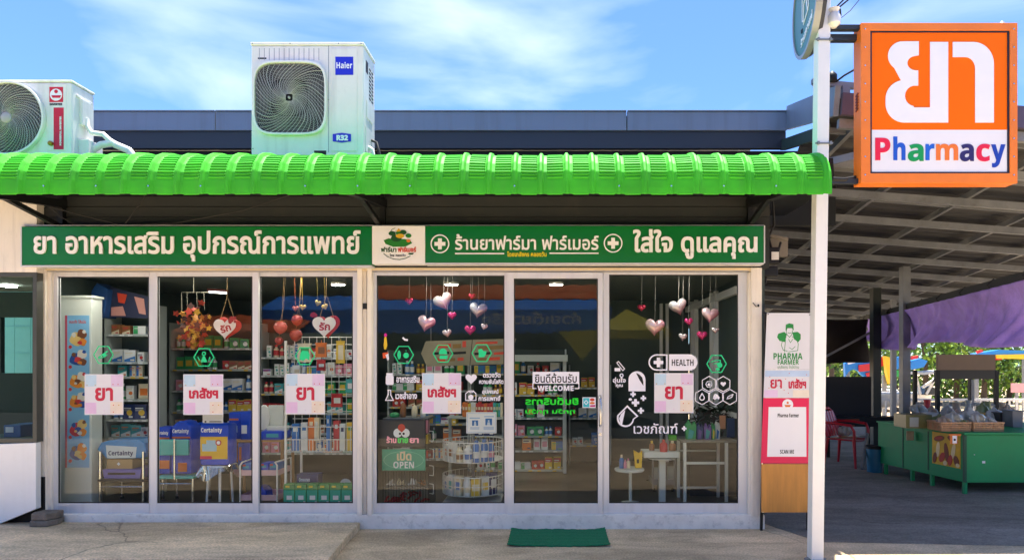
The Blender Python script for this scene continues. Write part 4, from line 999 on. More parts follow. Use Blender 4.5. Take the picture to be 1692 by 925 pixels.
tag(q.build('sticker', [M('st_pink', '#d81a9a', .5), M('st_yellow', '#e6c01a', .5), M('st_orange', '#e0561c', .5), mDec]), 'small pink, yellow and orange sticker at the upper left of the OPEN sign pane', 'sticker')
q = MB(); pxline(q, [(666, 558), (669, 561), (673, 561.5)], 3, GD, .001); tag(q.build('decal', mDec), 'tiny curved white decal stroke above the bottle icon sticker', 'decal')
# door decals
GDD = 6.245
q = MB(); q.pp([(880, 614), (957, 614), (957, 633.5), (880, 633.5)], GDD, .001); pxline(q, [(880.5, 633), (880.5, 641.5), (886, 641.5)], 1.6, GDD, .0012); pxline(q, [(956.5, 633), (956.5, 641.5), (950, 641.5)], 1.6, GDD, .0012)
o = tag(q.build('decal', mDec), 'white plate decal reading ยินดีต้อนรับ WELCOME on the sliding door', 'decal')
ptext('ยินดีต้อนรับ', 884, 616, 953, 632, GDD - .0012, mDark, o, .015, .0008); ptext('WELCOME', 888, 636.5, 948, 645.5, GDD, mDec, o, .02, .0012)
q = MB(); q.pp([(962.5, 656), (984.5, 656), (984.5, 673.5), (962.5, 673.5)], GDD, .001)
for k, pg in enumerate(([(963.5, 657), (974, 657), (974, 672.5), (963.5, 672.5)], circ(978.5, 660, 4, 10, 2.6), circ(978.5, 665.5, 4.4, 10, 2), [(975, 669), (984, 668.5), (983.5, 671.5), (975, 672)])): q.m = k + 1; q.pp(pg, GDD - .0011, .0004)
q.m = 0; pxring(q, 968.5, 664.5, 4, 2.6, GDD - .0016, .0004, 4)
tag(q.build('sticker', [mDec, M('st_cyan', '#35b7c4', .5), mLr, mLo, M('st_magenta', '#c8307a', .5)]), 'small square multicoloured sticker beside the door handle', 'sticker')
mLed = M('led_green', '#18c828', .4, var=.05, emit=.2)
led = ptext('ยินดีบริการ', 868, 656, 956, 668.5, 6.9, mLed, None, .03, .004, name='led_sign', mirror=True)
tag(led, 'glowing green LED script behind the sliding door under WELCOME', 'LED sign')
q = ptext('ทุกวัน ทุกวัน', 868, 675, 950, 685, 6.9, mLed, led, .03, .004, name='lettering', mirror=True)
# right pane decals
q = MB()
cap = arc(1085, 598.5, 13.5, 90, 270, 12) + [(1103, 612), (1103, 585)]; capi = arc(1085, 598.5, 11.2, 90, 270, 12) + [(1100.7, 609.7), (1100.7, 587.3)]
q.ring([(X(a_, GD), Z(c_, GD)) for a_, c_ in cap], [(X(a_, GD), Z(c_, GD)) for a_, c_ in capi], GD - .001, GD); pxplus(q, 1088, 598.5, 8, 2.8, GD, .001)
q.pp([(1105.5, 585), (1139, 585)] + arc(1139, 598.5, 13.5, 90, -90, 12) + [(1105.5, 612)], GD, .001)
o = tag(q.build('decal', mDec), 'large white capsule decal reading HEALTH with a cross', 'decal'); ptext('HEALTH', 1110, 593.5, 1146, 604, GD - .0012, mDark, o, .0, .0008)
q = MB(); q.pp([(1038.5, 646), (1038.5, 626)] + arc(1052.5, 627, 14, 180, 0, 12) + [(1066.5, 646)], GD, .001); o = tag(q.build('decal', mDec), 'white half capsule decal with dark highlight above scattered plus marks', 'decal')
k = MB(); k.pp([(1051, 616), (1056, 618), (1061, 623), (1063, 630), (1063, 637), (1057, 628)], GD - .0012, .0005); k.build('highlight', mDark, o)
q = MB()
for cx, cy, r in ((1046, 651, 4.5), (1063, 657.5, 4.5), (1050, 665, 6.2), (1059, 678, 5)): pxplus(q, cx, cy, r, r * .36, GD, .001)
q.pp(circ(1041.5, 659.5, 3, 8, 2.2), GD, .001)
decal(q, 'group of small white plus mark decals falling from the half capsule')
q = MB(); dr_ = [(1036.5, 669), (1055, 687)] + arc(1033.5, 691, 14.2, -5, -180, 12) + [(1019.5, 686)]
ctr = (1035.5, 689); q.ring([(X(a_, GD), Z(c_, GD)) for a_, c_ in dr_], [(X(ctr[0] + (a_ - ctr[0]) * .82, GD), Z(ctr[1] + (c_ - ctr[1]) * .82, GD)) for a_, c_ in dr_], GD - .001, GD)
q.pp([(1033, 677), (1026, 684), (1023, 691), (1025, 698), (1028, 701)], GD, .0013)
decal(q, 'white outlined drop decal with half filled left side under the plus marks')
q = MB(); o_ = [(1020, 598), (1023, 596.5), (1032, 608), (1029, 611), (1026, 609)]; pxline(q, [(1019, 599), (1022, 597), (1032, 609), (1029, 612), (1019, 599)], 1.3, GD, .001); q.pp([(1015.5, 607.5), (1025, 607.5), (1025, 613), (1015.5, 613)], GD, .0012); pxring(q, 1027, 620, 3.4, 1.8, GD, .001, 10)
decal(q, 'small white pill decal with อุ่นใจ คุณ text at the left of the right pane', [('อุ่นใจ', 1012.5, 623, 1034, 634), ('คุณ', 1017.5, 634.5, 1029, 640.5)])
q = MB()
for k_, (cx, cy) in enumerate(((1171.5, 634), (1195, 634), (1160, 655.5), (1183, 655.5), (1206, 655.5))): pxring(q, cx, cy, 13.4, 11.9, GD, .001 + .0002 * k_, 6, a0=math.pi / 2)
pxring(q, 1171.5, 634.5, 6, 4.6, GD, .001, 6); q.pp(circ(1171.5, 635, 2.6, 8), GD, .001); q.pp(pxheart(1195, 634, 9), GD, .001)
q.ring([(X(a_, GD), Z(c_, GD)) for a_, c_ in [(1160, 648)] + arc(1160, 657, 4.6, 20, -200, 10)], [(X(a_, GD), Z(c_, GD)) for a_, c_ in [(1160, 651.5)] + arc(1160, 657, 2.9, 20, -200, 10)], GD - .001, GD)
q.pp([(1178, 658), (1180, 651), (1184, 650), (1189, 656), (1188, 660), (1185, 658), (1181, 660)], GD, .001); pxline(q, [(1201, 659), (1203, 655), (1211, 651), (1209, 656), (1201, 659)], 1.5, GD, .001)
decal(q, 'honeycomb of five white hexagon outline decals right of the ยา poster')
q = MB(); pxplus(q, 1130.5, 707.5, 4, 1.4, GD, .001)
decal(q, 'white outlined เวชภัณฑ์ word decal low on the right pane', [('เวชภัณฑ์', 1047, 698.5, 1120, 716, mDec, .01)])

# ------------------------------------------------------------------ inside the shop: shelf units and their packs
mWire = M('rack_wire_white', '#d9dbd8', .4, metal=.2); mWireK = M('rack_wire_black', '#26272a', .45, metal=.3)
FL = .13
PAL = {'white': '#d9dcdb', 'blue': '#2b6fb6', 'navy': '#1c2f66', 'green': '#2f9a5a', 'yellow': '#d8b53a', 'orange': '#d5722c', 'red': '#b92f35', 'pink': '#d58aa3', 'teal': '#3aa0a0', 'brown': '#8a5a36', 'cream': '#d8cdb0', 'purple': '#6d4f98'}
def pk(n): return M('pack_' + n, PAL[n], .4, var=.08, scale=20)
PROT = []
def proto(kind, c1, c2, w, h, dp):
    q = MB()
    if kind == 'carton':
        q.box(-w / 2, w / 2, -dp / 2, dp / 2, 0, h); v_ = random.randrange(4); F0 = -dp / 2 - .0012; F1 = -dp / 2 - .0002; q.m = 1
        if v_ == 0: q.box(-w * .48, w * .48, F0, F1, h * .62, h * .95)
        elif v_ == 1: q.box(-w * .48, -w * .12, F0, F1, h * .04, h * .96)
        elif v_ == 2: q.prism([(-w * .48, h * .02), (w * .48, h * .02), (w * .48, h * .5), (-w * .48, h * .2)], F0, F1)
        else: q.lathe([(w * .26, F0), (w * .26, F1)], (w * .1, 0, h * .45), 12, 'y')
        q.m = 2; q.box(-w * .4, w * .25, F0 - .001, F1 - .001, h * .70, h * .78); q.box(-w * .4, w * .1, F0 - .001, F1 - .001, h * .58, h * .61); q.box(w * .05, w * .4, F0 - .001, F1 - .001, h * .1, h * .22)
    elif kind == 'bottle':
        q.lathe([(w * .48, 0), (w * .5, .01), (w * .5, h * .62), (w * .22, h * .76), (w * .22, h * .82)], n=12); q.m = 1; q.lathe([(w * .27, h * .82), (w * .27, h)], n=12); q.lathe([(w * .507, h * .15), (w * .507, h * .55)], n=12)
    else:
        q.prism([(-w / 2, 0), (w / 2, 0), (w * .46, h * .86), (w * .5, h), (-w * .5, h), (-w * .46, h * .86)], -dp * .3, dp * .3); q.m = 1; q.box(-w * .34, w * .34, -dp * .3 - .0015, -dp * .3 - .0003, h * .25, h * .7)
    o = q.build(kind, [pk(c1), pk(c2), pk(random.choice(('navy', 'red', 'white', 'green', 'cream', 'orange')))], bevel=0, smooth=35 if kind == 'bottle' else None)
    me = o.data; bpy.data.objects.remove(o)
    PROT.append((kind, c1, me, w, h))
for a_ in (('carton', 'white', 'blue', .13, .15, .1), ('carton', 'blue', 'white', .11, .19, .09), ('carton', 'green', 'white', .12, .13, .1), ('carton', 'yellow', 'red', .10, .16, .09), ('carton', 'red', 'white', .09, .12, .08), ('carton', 'orange', 'cream', .12, .17, .1), ('carton', 'teal', 'white', .11, .14, .1), ('carton', 'navy', 'yellow', .14, .18, .1), ('carton', 'pink', 'white', .10, .15, .09),
           ('bottle', 'white', 'green', .07, .17, .07), ('bottle', 'brown', 'yellow', .06, .15, .06), ('bottle', 'blue', 'white', .07, .20, .07), ('bottle', 'cream', 'red', .065, .16, .065), ('pouch', 'cream', 'orange', .12, .17, .06), ('pouch', 'white', 'pink', .11, .19, .06), ('pouch', 'green', 'yellow', .12, .18, .06), ('carton', 'white', 'red', .08, .11, .07), ('carton', 'white', 'green', .15, .10, .1), ('carton', 'cream', 'blue', .07, .14, .06), ('carton', 'blue', 'yellow', .16, .12, .1), ('carton', 'white', 'teal', .06, .16, .06), ('carton', 'white', 'purple', .11, .09, .08), ('bottle', 'white', 'blue', .05, .12, .05), ('bottle', 'green', 'white', .06, .18, .06), ('carton', 'brown', 'cream', .10, .11, .08), ('carton', 'white', 'orange', .09, .17, .07)): proto(*a_)
ORD = ['lowest', 'second lowest', 'third', 'fourth', 'fifth', 'sixth', 'seventh', 'topmost']
KW = {'carton': 'carton', 'bottle': 'bottle', 'pouch': 'pouch'}
def shelf_unit(px0, px1, d, dep, ys, label, where, fill=.96, back=mWallIn, zt=None, light=False):
    x0, x1 = X(px0, d), X(px1, d); zs = sorted(Z(y_, d) for y_ in ys); zt = zt or zs[-1] + .32
    u = thing('shelf_unit', ((x0 + x1) / 2, d + dep / 2, FL), label, 'shelf unit')
    q = MB(); q.box(x0 + .001, x1 - .001, d + dep - .02, d + dep, FL, zt); q.build('back_panel', back, u)
    for xx in (x0, x1 - .02, *( [(x0 + x1) / 2 - .01] if x1 - x0 > 1.3 else [])):
        q = MB(); q.box(xx, xx + .02, d + .001, d + dep + .001, FL + .001, zt + .002); q.build('upright', mShelf, u)
    for z_ in zs:
        q = MB(); q.box(x0 + .021, x1 - .021, d, d + dep - .021, z_ - .022, z_); sb_ = q.build('shelf_board', mShelf, u); q = MB(); xx = x0 + .05
        while xx < x1 - .1: q.box(xx, xx + .05, d - .003, d - .0005, z_ - .021, z_ - .003); xx += random.choice((.09, .12, .2))
        q.build('price_tag', random.choice((pk('white'), pk('yellow'), pk('white'))), sb_)
    for k, z_ in enumerate(zs):
        hmax = (zs[k + 1] - z_ - .03) if k + 1 < len(zs) else .3
        x = x0 + .05
        while x < x1 - .12:
            cand = [p for p in PROT if p[4] < hmax * 1.45]
            if not cand: break
            kind, c1, me, w, h = random.choice(cand); run = random.choice((1, 2, 2, 3))
            for _ in range(run):
                if x + w > x1 - .03 or random.random() > fill: x += w * .6; continue
                s_ = min(1, hmax / h) * random.uniform(.86, 1)
                o = bpy.data.objects.new(kind, me); C.objects.link(o)
                o.location = (x + w * s_ / 2, d + .02 + .055 + random.uniform(0, .03), z_ + .001); o.scale = (s_, s_, s_); o.rotation_euler = (0, 0, random.uniform(-.22, .22))
                tag(o, f'{c1} {KW[kind]} on the {ORD[min(k, 6)]} shelf {where}', kind, f'{c1} {kind}s on the {ORD[min(k, 6)]} shelf {where}')
                x += w * s_ + random.uniform(.004, .012)
            x += random.uniform(.0, .04)
    return u
shelf_unit(172, 250, 7.05, .28, (552, 598, 622, 660, 693, 722, 760), 'white shelf unit packed with medicine behind the leftmost pane', 'behind the leftmost pane')
shelf_unit(279, 424, 8.2, .32, (575, 610, 645, 680, 715, 748), 'wide shelf unit behind the second pane above the diaper packs', 'of the wide unit above the diaper packs', .95)
shelf_unit(425, 590, 8.2, .32, (590, 620, 650, 682, 716, 748), 'shelf unit seen through the wire grid rack', 'seen through the wire grid rack', .95)
shelf_unit(640, 775, 8.75, .3, (618, 645, 672, 700, 728, 758), 'shelf unit behind the spinner rack and OPEN sign', 'behind the spinner rack', .92)
shelf_unit(776, 936, 8.6, .3, (617, 652, 690, 720, 744, 776), 'shelf unit seen through the left half of the sliding door', 'seen through the sliding door', .85)
shelf_unit(940, 1010, 9.2, .3, (640, 690, 735), 'dim shelf unit seen through the right half of the sliding door', 'seen at the right of the sliding door', .5)
b = MB(); b.pbox(800, 938, 586, 597, 8.35, .3); b.pbox(930, 936, 597, 782, 8.4, .1)
tag(b.build('counter_shelf', mShelf, bevel=.004), 'long white shelf board crossing behind the sliding door', 'shelf')

# tall white pillar with a poster
b = MB(); b.pbox(97, 151, 492, 838, 6.6, .16); b.pbox(96, 152, 488, 492, 6.59, .18)
tag(b.build('white_cabinet', M('cabinet_white', '#dfe5de', .5, var=.04), bevel=.004), 'tall narrow white cabinet behind the leftmost pane carrying a blue poster', 'cabinet')
dq = 6.594
q = MB(); q.pp([(107.5, 521), (147.5, 521), (147.5, 772), (107.5, 772)], dq, .0015); q.m = 1; q.pp([(107.5, 521), (111, 521), (111, 772), (107.5, 772)], dq - .0016, .0004)
o = tag(q.build('poster', [M('poster_sky', '#7fbbe6', .5, var=.05), M('poster_edge', '#cf4a63', .5)]), 'long light blue poster with coloured snack drawings on the white cabinet', 'poster')
ptext('ขนมปัง ไส้แน่น', 114, 528, 142, 534, dq - .0016, mLr, o, .02, .0006)
pal5 = [M('food_cream', '#f2cf7e', .5), M('food_brown', '#7a452a', .5), M('food_white', '#e9e4da', .5), M('food_red', '#d8323a', .5), M('food_orange', '#f0902a', .5), M('food_navy', '#1d4fa8', .5)]
q = MB()
for cy, cs in ((557, (0, 1, 0, 4)), (590, (5, 2, 3, 1)), (627, (4, 2, 1, 0)), (660, (4, 2, 3, 5)), (706, (3, 0, 5, 4)), (745, (5, 4, 0, 4))):
    for k, (dx, dy, rx, ry) in enumerate(((-2, 3, 12, 11), (6, -5, 8, 8), (0, 4, 6, 5), (8, 8, 6, 6), (-7, -4, 3.5, 4), (3, 9, 4, 3), (10, -9, 3, 3), (-4, 6, 2.5, 2))):
        q.m = cs[k] if k < 4 else (cs[k - 4] + 2) % 6; pl = [(129 + dx + rx * math.cos(t) * (1 + .12 * math.sin(3 * t + k)), cy + dy + ry * math.sin(t) * (1 + .1 * math.cos(2 * t + cy))) for t in [2 * math.pi * i / 14 for i in range(14)]]
        q.pp(pl, dq - .0016 - .0004 * k, .0004)
    q.m = 3; q.pp(circ(116, cy + 16, 3, 8), dq - .0016, .0004)
q.build('drawing', pal5, o)
# bag and boxes on top of the left shelf
q = MB(); q.prism([(X(146, 7), Z(525, 7)), (X(172, 7), Z(525, 7)), (X(178, 7), Z(478, 7)), (X(160, 7), Z(467, 7)), (X(151, 7), Z(480, 7))], 7.0, 7.2); tag(q.build('bag', M('bag_blue', '#1d4d8a', .5), bevel=.01), 'dark blue bag standing on top of the left shelf unit', 'bag')
q = MB(); q.prism([(X(180, 7.1), Z(524, 7.1)), (X(246, 7.1), Z(526, 7.1)), (X(246, 7.1), Z(490, 7.1)), (X(214, 7.1), Z(482, 7.1)), (X(184, 7.1), Z(474, 7.1))], 7.08, 7.1); q.m = 1
q.prism([(X(a_, 7.1), Z(c_, 7.1)) for a_, c_ in [(196, 484), (212, 487), (208, 502), (198, 500)]], 7.077, 7.079); q.m = 2; q.prism([(X(a_, 7.1), Z(c_, 7.1)) for a_, c_ in [(224, 490), (240, 494), (243, 520), (232, 518)]], 7.077, 7.079); q.prism([(X(a_, 7.1), Z(c_, 7.1)) for a_, c_ in [(186, 508), (205, 506), (210, 522), (186, 522)]], 7.077, 7.079)
tag(q.build('display_board', [M('board_navy', '#232a4a', .6), mLr, M('board_pink', '#c98f86', .6)]), 'dark printed display board leaning above the left shelf unit', 'display board')

# chairs and packs behind the first two panes
def tube_chair(px0, px1, seaty, d, label, seatm, back=None, dep=.34):
    x0, x1 = X(px0, d), X(px1, d); zs = Z(seaty, d)
    u = thing('commode_chair', ((x0 + x1) / 2, d + dep / 2, FL), label, 'chair')
    for xx in (x0 + .015, x1 - .015):
        for yy in (d + .01, d + dep):
            k = MB(); k.path([(xx, yy, FL), (xx, yy, zs + (.28 if yy > d + .1 or back is None else .0))], .0125, 8); l_ = k.build('leg', mChrome, u, smooth=40)
            k = MB(); k.lathe([(.018, FL), (.016, FL + .03)], (xx, yy, 0), 10); k.build('rubber_foot', mRubber, l_)
    k = MB(); k.path([(x0 + .015, d + .01, zs - .08), (x1 - .015, d + .01, zs - .08)], .009, 8); k.path([(x0 + .015, d + dep, zs - .08), (x1 - .015, d + dep, zs - .08)], .009, 8); k.build('stretcher', mChrome, u, smooth=40)
    k = MB(); k.box(x0, x1, d - .01, d + dep + .01, zs - .03, zs); k.build('seat', seatm, u, bevel=.01)
    if back:
        k = MB(); k.pbox(back[0], back[1], back[2], back[3], d - .015, .03); k.build('backrest', seatm, u, bevel=.012)
        k = MB(); k.path([(X(back[4], d), d - .03, zs - .03), (X(back[4], d), d - .03, Z(back[2] - 2, d))], .010, 8); k.build('back_tube', mChrome, u, smooth=40)
    return u
mPurB = M('basin_purple', '#6a64b4', .4); mTealP = M('pad_teal', '#28b7b2', .4, var=.06)
tube_chair(162, 238, 791, 6.6, 'chrome legged commode chair stacked with a purple basin, carton and blue bag', M('seat_dark', '#23262b', .5))
q = MB(); d = 6.62; q.prism([(X(172, d), Z(790, d)), (X(231, d), Z(790, d)), (X(234, d), Z(775, d)), (X(169, d), Z(775, d))], d, d + .3); q.m = 1; q.pp([(178, 780), (224, 780), (224, 784), (178, 784)], d - .0005, .002)
tag(q.build('basin', [mPurB, mDark], bevel=.01), 'purple plastic basin on the commode chair under the carton', 'basin')
q = MB(); q.pbox(176, 219, 758, 774.5, 6.66, .2); o = tag(q.build('carton', M('cardboard', '#b99a6b', .7, var=.1), bevel=.004), 'brown cardboard carton between the purple basin and the blue bag', 'carton')
k = MB(); k.pp(circ(196, 766, 3, 4), 6.659, .001); k.build('label', mLet, o)
q = MB(); d = 6.64
q.prism([(X(a_, d), Z(c_, d)) for a_, c_ in [(160, 743), (166, 731), (180, 727), (205, 726), (228, 726), (238, 731), (242, 745), (236, 757), (176, 757.5), (166, 748)]], d, d + .26)
o = tag(q.build('plastic_pack', M('pack_sky', '#1b86c8', .35, var=.12, scale=12, bump=.3, bscale=20), bevel=.015), 'bright blue plastic pack with white label on top of the commode chair stack', 'pack')
k = MB(); k.pp([(175, 735), (226, 738), (224, 756), (177, 756.5)], d - .001, .002); k.build('label', M('pack_label', '#cfdbe0', .5), o); ptext('Certainty', 179, 744, 220, 754, d - .0035, M('ink_navy', '#1a2a5e', .5), o, .02, .001)

tube_chair(258, 320, 786, 6.62, 'chrome commode chair with teal backrest and seat holding blue diaper packs', mTealP, (257, 311, 726, 752, 291))
mPB = M('pack_royal', '#0645c8', .35, var=.12, scale=10, bump=.25, bscale=14); mPY = M('pack_bright_yellow', '#eab81a', .4, var=.05)
mPO = M('pack_orange_band', '#e2702a', .4); mPT = M('pack_tealish', '#2f9fb0', .4)
def pack(px0, px1, py0, py1, d, dep, label, parts, arch=False, grp='diaper packs in the window', m=None, words=()):
    q = MB(); w = px1 - px0
    if arch: poly = [(px0, py1), (px1, py1), (px1, py0 + 10), (px0 + w * .75, py0 + 2), (px0 + w * .5, py0), (px0 + w * .25, py0 + 2), (px0, py0 + 10)]
    else: poly = [(px0, py1), (px1, py1), (px1, py0), (px0, py0)]
    q.prism([(X(a_, d), Z(c_, d)) for a_, c_ in poly], d, d + dep)
    o = tag(q.build('diaper_pack', m or mPB, bevel=.026 if px1 - px0 > 20 else .010, smooth=50), label, 'diaper pack', grp)
    for k, (a_, c_, e_, f__, mm) in enumerate(parts):
        r_ = MB(); r_.pp([(a_, c_), (e_, c_), (e_, f__), (a_, f__)], d - .0006 - .0012 * k, .001); r_.build('print', mm, o)
    for (wd, a_, c_, e_, f__, mm) in words: ptext(wd, a_, c_, e_, f__, d - .0006 - .0012 * len(parts), mm, o, .02, .001)
    return o
pack(257, 281, 705, 783, 6.70, .16, 'blue diaper pack at the far left on the teal commode chair', [(258, 722, 280, 725, mPO), (258, 760, 280, 774, mPO)], words=[('Certainty', 259, 712, 278, 719, mLet)])
pack(282.5, 316, 695, 783, 6.68, .2, 'tall blue arch topped diaper pack behind the teal backrest', [(284, 721, 314, 724, mPO), (283.5, 754, 300, 781, mPB), (294, 764, 309, 779, mPO)], True, words=[('Certainty', 285, 708, 312, 717, mLet)])
pack(317, 330, 699, 778, 6.95, .2, 'dark blue pack half hidden beside the yellow fronted pack', [(318, 720, 329, 740, mPT)])
o = pack(330, 378, 700, 768.5, 6.5, .18, 'large blue and yellow diaper pack on the white draped stool', [(331, 721, 376, 758, mPY), (334, 733, 358, 745, M('pack_pale', '#a9cfe2', .4)), (341, 727, 356, 735, M('pack_pale', '#a9cfe2', .4)), (330.5, 753, 350, 758, mPink)], words=[('Certainty', 332, 706, 367, 716, mLet)])
k = MB(); k.pp(circ(361, 731, 5, 14), 6.493, .001); k.build('print', mLr, o); k = MB(); k.pp(circ(361, 731, 3, 10), 6.4915, .001); k.build('print', mLet, o)
q = MB(); d = 6.48; q.lathe([(.16, Z(772, d)), (.16, Z(769.5, d))], (X(353, d), d + .12, 0), 20)
for a_ in range(4): q.path([(X(353, d) + .1 * math.cos(a_ * 1.57 + .5), d + .12 + .1 * math.sin(a_ * 1.57 + .5), Z(772, d)), (X(353, d) + .12 * math.cos(a_ * 1.57 + .5), d + .12 + .12 * math.sin(a_ * 1.57 + .5), FL)], .011, 8)
st = tag(q.build('stool', mWhiteP, smooth=40), 'white round stool under the blue and yellow diaper pack', 'stool')
def drape(u, v):
    a_ = 2 * math.pi * u; r_ = .17 + .03 * v + .018 * math.sin(a_ * 7) * v
    return (X(353, 6.48) + r_ * math.cos(a_), 6.6 + r_ * math.sin(a_), Z(769, 6.48) + .002 - (.10 + .05 * math.sin(a_ * 3 + 1)) * v)
q = MB(); q.grid(drape, 56, 6); tag(q.build('plastic_sheet', glass('clear_film', (.85, .86, .86), 3.0, .12), smooth=60, fix=False, merge=True), 'clear plastic film draped over the white round stool', 'plastic sheet')
q = MB(); q.pp([(335, 684), (369, 684), (369, 698.5), (335, 698.5)], 6.4, .002); q.m = 1; q.pp([(338, 695), (341, 695), (341, 697.5), (338, 697.5)], 6.3975, .0005); q.pp([(346, 695.5), (366, 695.5), (366, 697), (346, 697)], 6.3975, .0005)
tag(q.build('paper_notice', [mPos, mDark]), 'white paper notice hanging below the first เภสัชฯ poster', 'notice')
pack(378, 397, 681, 726, 7.0, .2, 'blue pack with orange stripe on the stacked shelf beside the mullion', [(379, 691, 394, 694, mPO), (384, 703, 392, 714, M('pack_pale', '#a9cfe2', .4))])
pack(397, 413, 680, 726, 6.9, .2, 'blue pack with white drop print beside the second mullion', [(399, 702, 408, 716, mLet)])
pack(383, 392, 731, 768, 6.95, .2, 'narrow orange and brown pack below the shelf board', [(384, 740, 391, 752, M('food_brown', '#54301f', .5))], m=mPO)
pack(392, 413, 730, 768, 6.9, .2, 'upright dark blue pack below the shelf board behind the trolley', [(395, 738, 399, 760, mPO)])
pack(429, 466, 712, 727, 6.9, .25, 'flat dark blue pack lying right of the second mullion', [(440, 716, 460, 722, mPT)])
q = MB(); q.box(X(378, 6.9), X(468, 6.9), 6.88, 7.25, Z(729.5, 6.9), Z(726.6, 6.9))
for a_ in (381, 465): q.bar((X(a_, 6.9), 7.2, FL), (X(a_, 6.9), 7.2, Z(729.6, 6.9)), .025, .025); q.bar((X(a_, 6.9), 6.92, FL), (X(a_, 6.9), 6.92, Z(729.6, 6.9)), .025, .025)
tag(q.build('shelf_stand', M('shelf_wood', '#a37a4c', .5)), 'wooden topped stand carrying blue packs behind the trolley', 'stand')
# white boards and trolley
q = MB(); q.lathe([(.075, 0), (.08, .02), (.06, .03)], (0, 0, 0), 20, 'y'); q.xf(Matrix.Translation(W(435, 690, 6.98)) @ Matrix.Diagonal((.9, 1, 1.75, 1))); tag(q.build('toilet_lid', mWhiteP, smooth=40), 'white oval lid propped on the stand behind the third pane', 'lid')
q = MB(); q.pbox(443, 468, 669, 703, 7.0, .03); q.pbox(440, 472, 703.2, 712, 6.95, .1); tag(q.build('seat_board', M('seat_board_white', '#d3d6cf', .5), bevel=.012), 'white rectangular seat board propped beside the oval lid', 'board')
tr = thing('trolley', (X(428, 6.5), 6.65, FL), 'small pale pink two tray trolley with white frame behind the second mullion', 'trolley')
d = 6.5
for yy in (776, 817):
    q = MB(); x0, x1 = X(398, d), X(459, d); z0, z1 = Z(yy + 9, d), Z(yy, d)
    q.box(x0, x1, d, d + .3, z0, z0 + .006); q.box(x0, x1, d - .006, d - .001, z0, z1); q.box(x0, x1, d + .301, d + .307, z0, z1); q.box(x0 - .006, x0 - .001, d, d + .3, z0, z1); q.box(x1 + .001, x1 + .006, d, d + .3, z0, z1); q.build('tray', M('tray_pink', '#dfb9bd', .45), tr)
for a_ in (398, 459):
    q = MB(); xx = X(a_, d); q.path([(xx, d - .015, FL + .04), (xx, d - .015, Z(768, d)), (xx + (.02 if a_ < 420 else -.02), d - .015, Z(763, d)), (xx, d + .32, Z(763, d)), (xx, d + .32, FL + .04)], .009, 8); q.build('frame', mWhiteP, tr, smooth=50)
    q = MB(); q.lathe([(.025, -.012), (.025, .012)], (xx, d, FL + .026), 12, 'x'); q.lathe([(.025, -.012), (.025, .012)], (xx, d + .3, FL + .026), 12, 'x'); q.build('wheel', mRubber, tr)
for a_, c_, y_, nm in ((400, 414, 766, 'left'), (430, 443, 765, 'middle'), (445, 459, 765, 'right')):
    pack(a_, c_, y_, 783.5, 6.52, .16, f'small blue pack standing at the {nm} of the upper trolley tray', [(a_ + 2, y_ + 3, c_ - 3, y_ + 7, mPT), (a_ + 1, y_ + 1, a_ + 6, y_ + 4, mLr)], grp='packs on the trolley', m=pk('blue') if nm != 'middle' else mPB)
q = MB(); q.prism([(X(a_, 6.55), Z(c_, 6.55)) for a_, c_ in [(426, 824.5), (441, 824.5), (440, 812), (434, 805), (426, 803)]], 6.55, 6.7); tag(q.build('bag', mPB, bevel=.01), 'dark blue soft bag lying on the lower trolley tray', 'bag')

# white grid rack in the third pane
gr = thing('grid_rack', (X(530, 6.45), 6.6, FL), 'white wire grid rack with two wire baskets hung with packs behind the third pane', 'display rack')
d = 6.62
q = MB()
for i in range(9): q.path([(X(487 + i * 12.2, d), d, Z(556, d)), (X(487 + i * 12.2, d), d, Z(748, d))], .0035, 5)
for i in range(16): q.path([(X(484, d), d - .006, Z(557 + i * 12.2, d)), (X(588, d), d - .006, Z(557 + i * 12.2, d))], .0035, 5)
q.build('grid', mWire, gr)
q = MB(); q.bar((X(471.5, 6.42), 6.43, FL), (X(471.5, 6.42), 6.43, Z(563, 6.42)), .02, .02); q.bar((X(586, 6.42), 6.43, FL), (X(586, 6.42), 6.43, Z(563, 6.42)), .02, .02); q.bar((X(498, 6.8), 6.8, FL), (X(498, 6.8), 6.8, Z(745, 6.8)), .02, .02); q.build('post', mWhiteP, gr)
for a_, c_ in ((473, 527), (529, 584)):
    q = MB(); z0, z1, zm = Z(746, 6.42), Z(705, 6.42), Z(726, 6.42); xa, xb = X(a_, 6.42), X(c_, 6.42)
    for z_ in (z0, z1, zm):
        for yy in (6.43, 6.61): q.path([(xa, yy, z_), (xb, yy, z_)], .0045, 6)
        for xx in (xa, xb): q.path([(xx, 6.43, z_), (xx, 6.61, z_)], .004, 6)
    for i in range(11): xx = xa + (xb - xa) * i / 10; q.path([(xx, 6.61, z0), (xx, 6.43, z0), (xx, 6.43, z1 if i % 3 == 0 else zm)], .0028, 5)
    q.build('basket', mWire, gr)
for (a_, c_, y0_, y1_, c1, c2, what) in ((482, 494, 700, 722, 'blue', 'white', 'pale blue box'), (497, 508, 698, 722, 'white', 'blue', 'white box with blue mark'), (509, 519, 690, 722, 'orange', 'cream', 'orange box'), (519, 527, 690, 706, 'cream', 'white', 'cream leaning card'), (539, 545, 686, 722, 'blue', 'white', 'slim blue tube'), (551, 560, 695, 722, 'red', 'white', 'red and white pouch'), (561, 570, 700, 722, 'white', 'navy', 'white pouch'), (573, 583, 698, 722, 'yellow', 'green', 'yellow green pouch')):
    q = MB(); q.pbox(a_, c_, y0_, y1_ + 22, 6.47, .05); q.m = 1; q.pbox(a_ + 2, c_ - 2, y0_ + 6, y0_ + 13, 6.467, .002)
    tag(q.build('product_box', [pk(c1), pk(c2)], bevel=.003), f'{what} standing in the wire baskets of the grid rack', 'box', 'goods in the grid rack baskets')
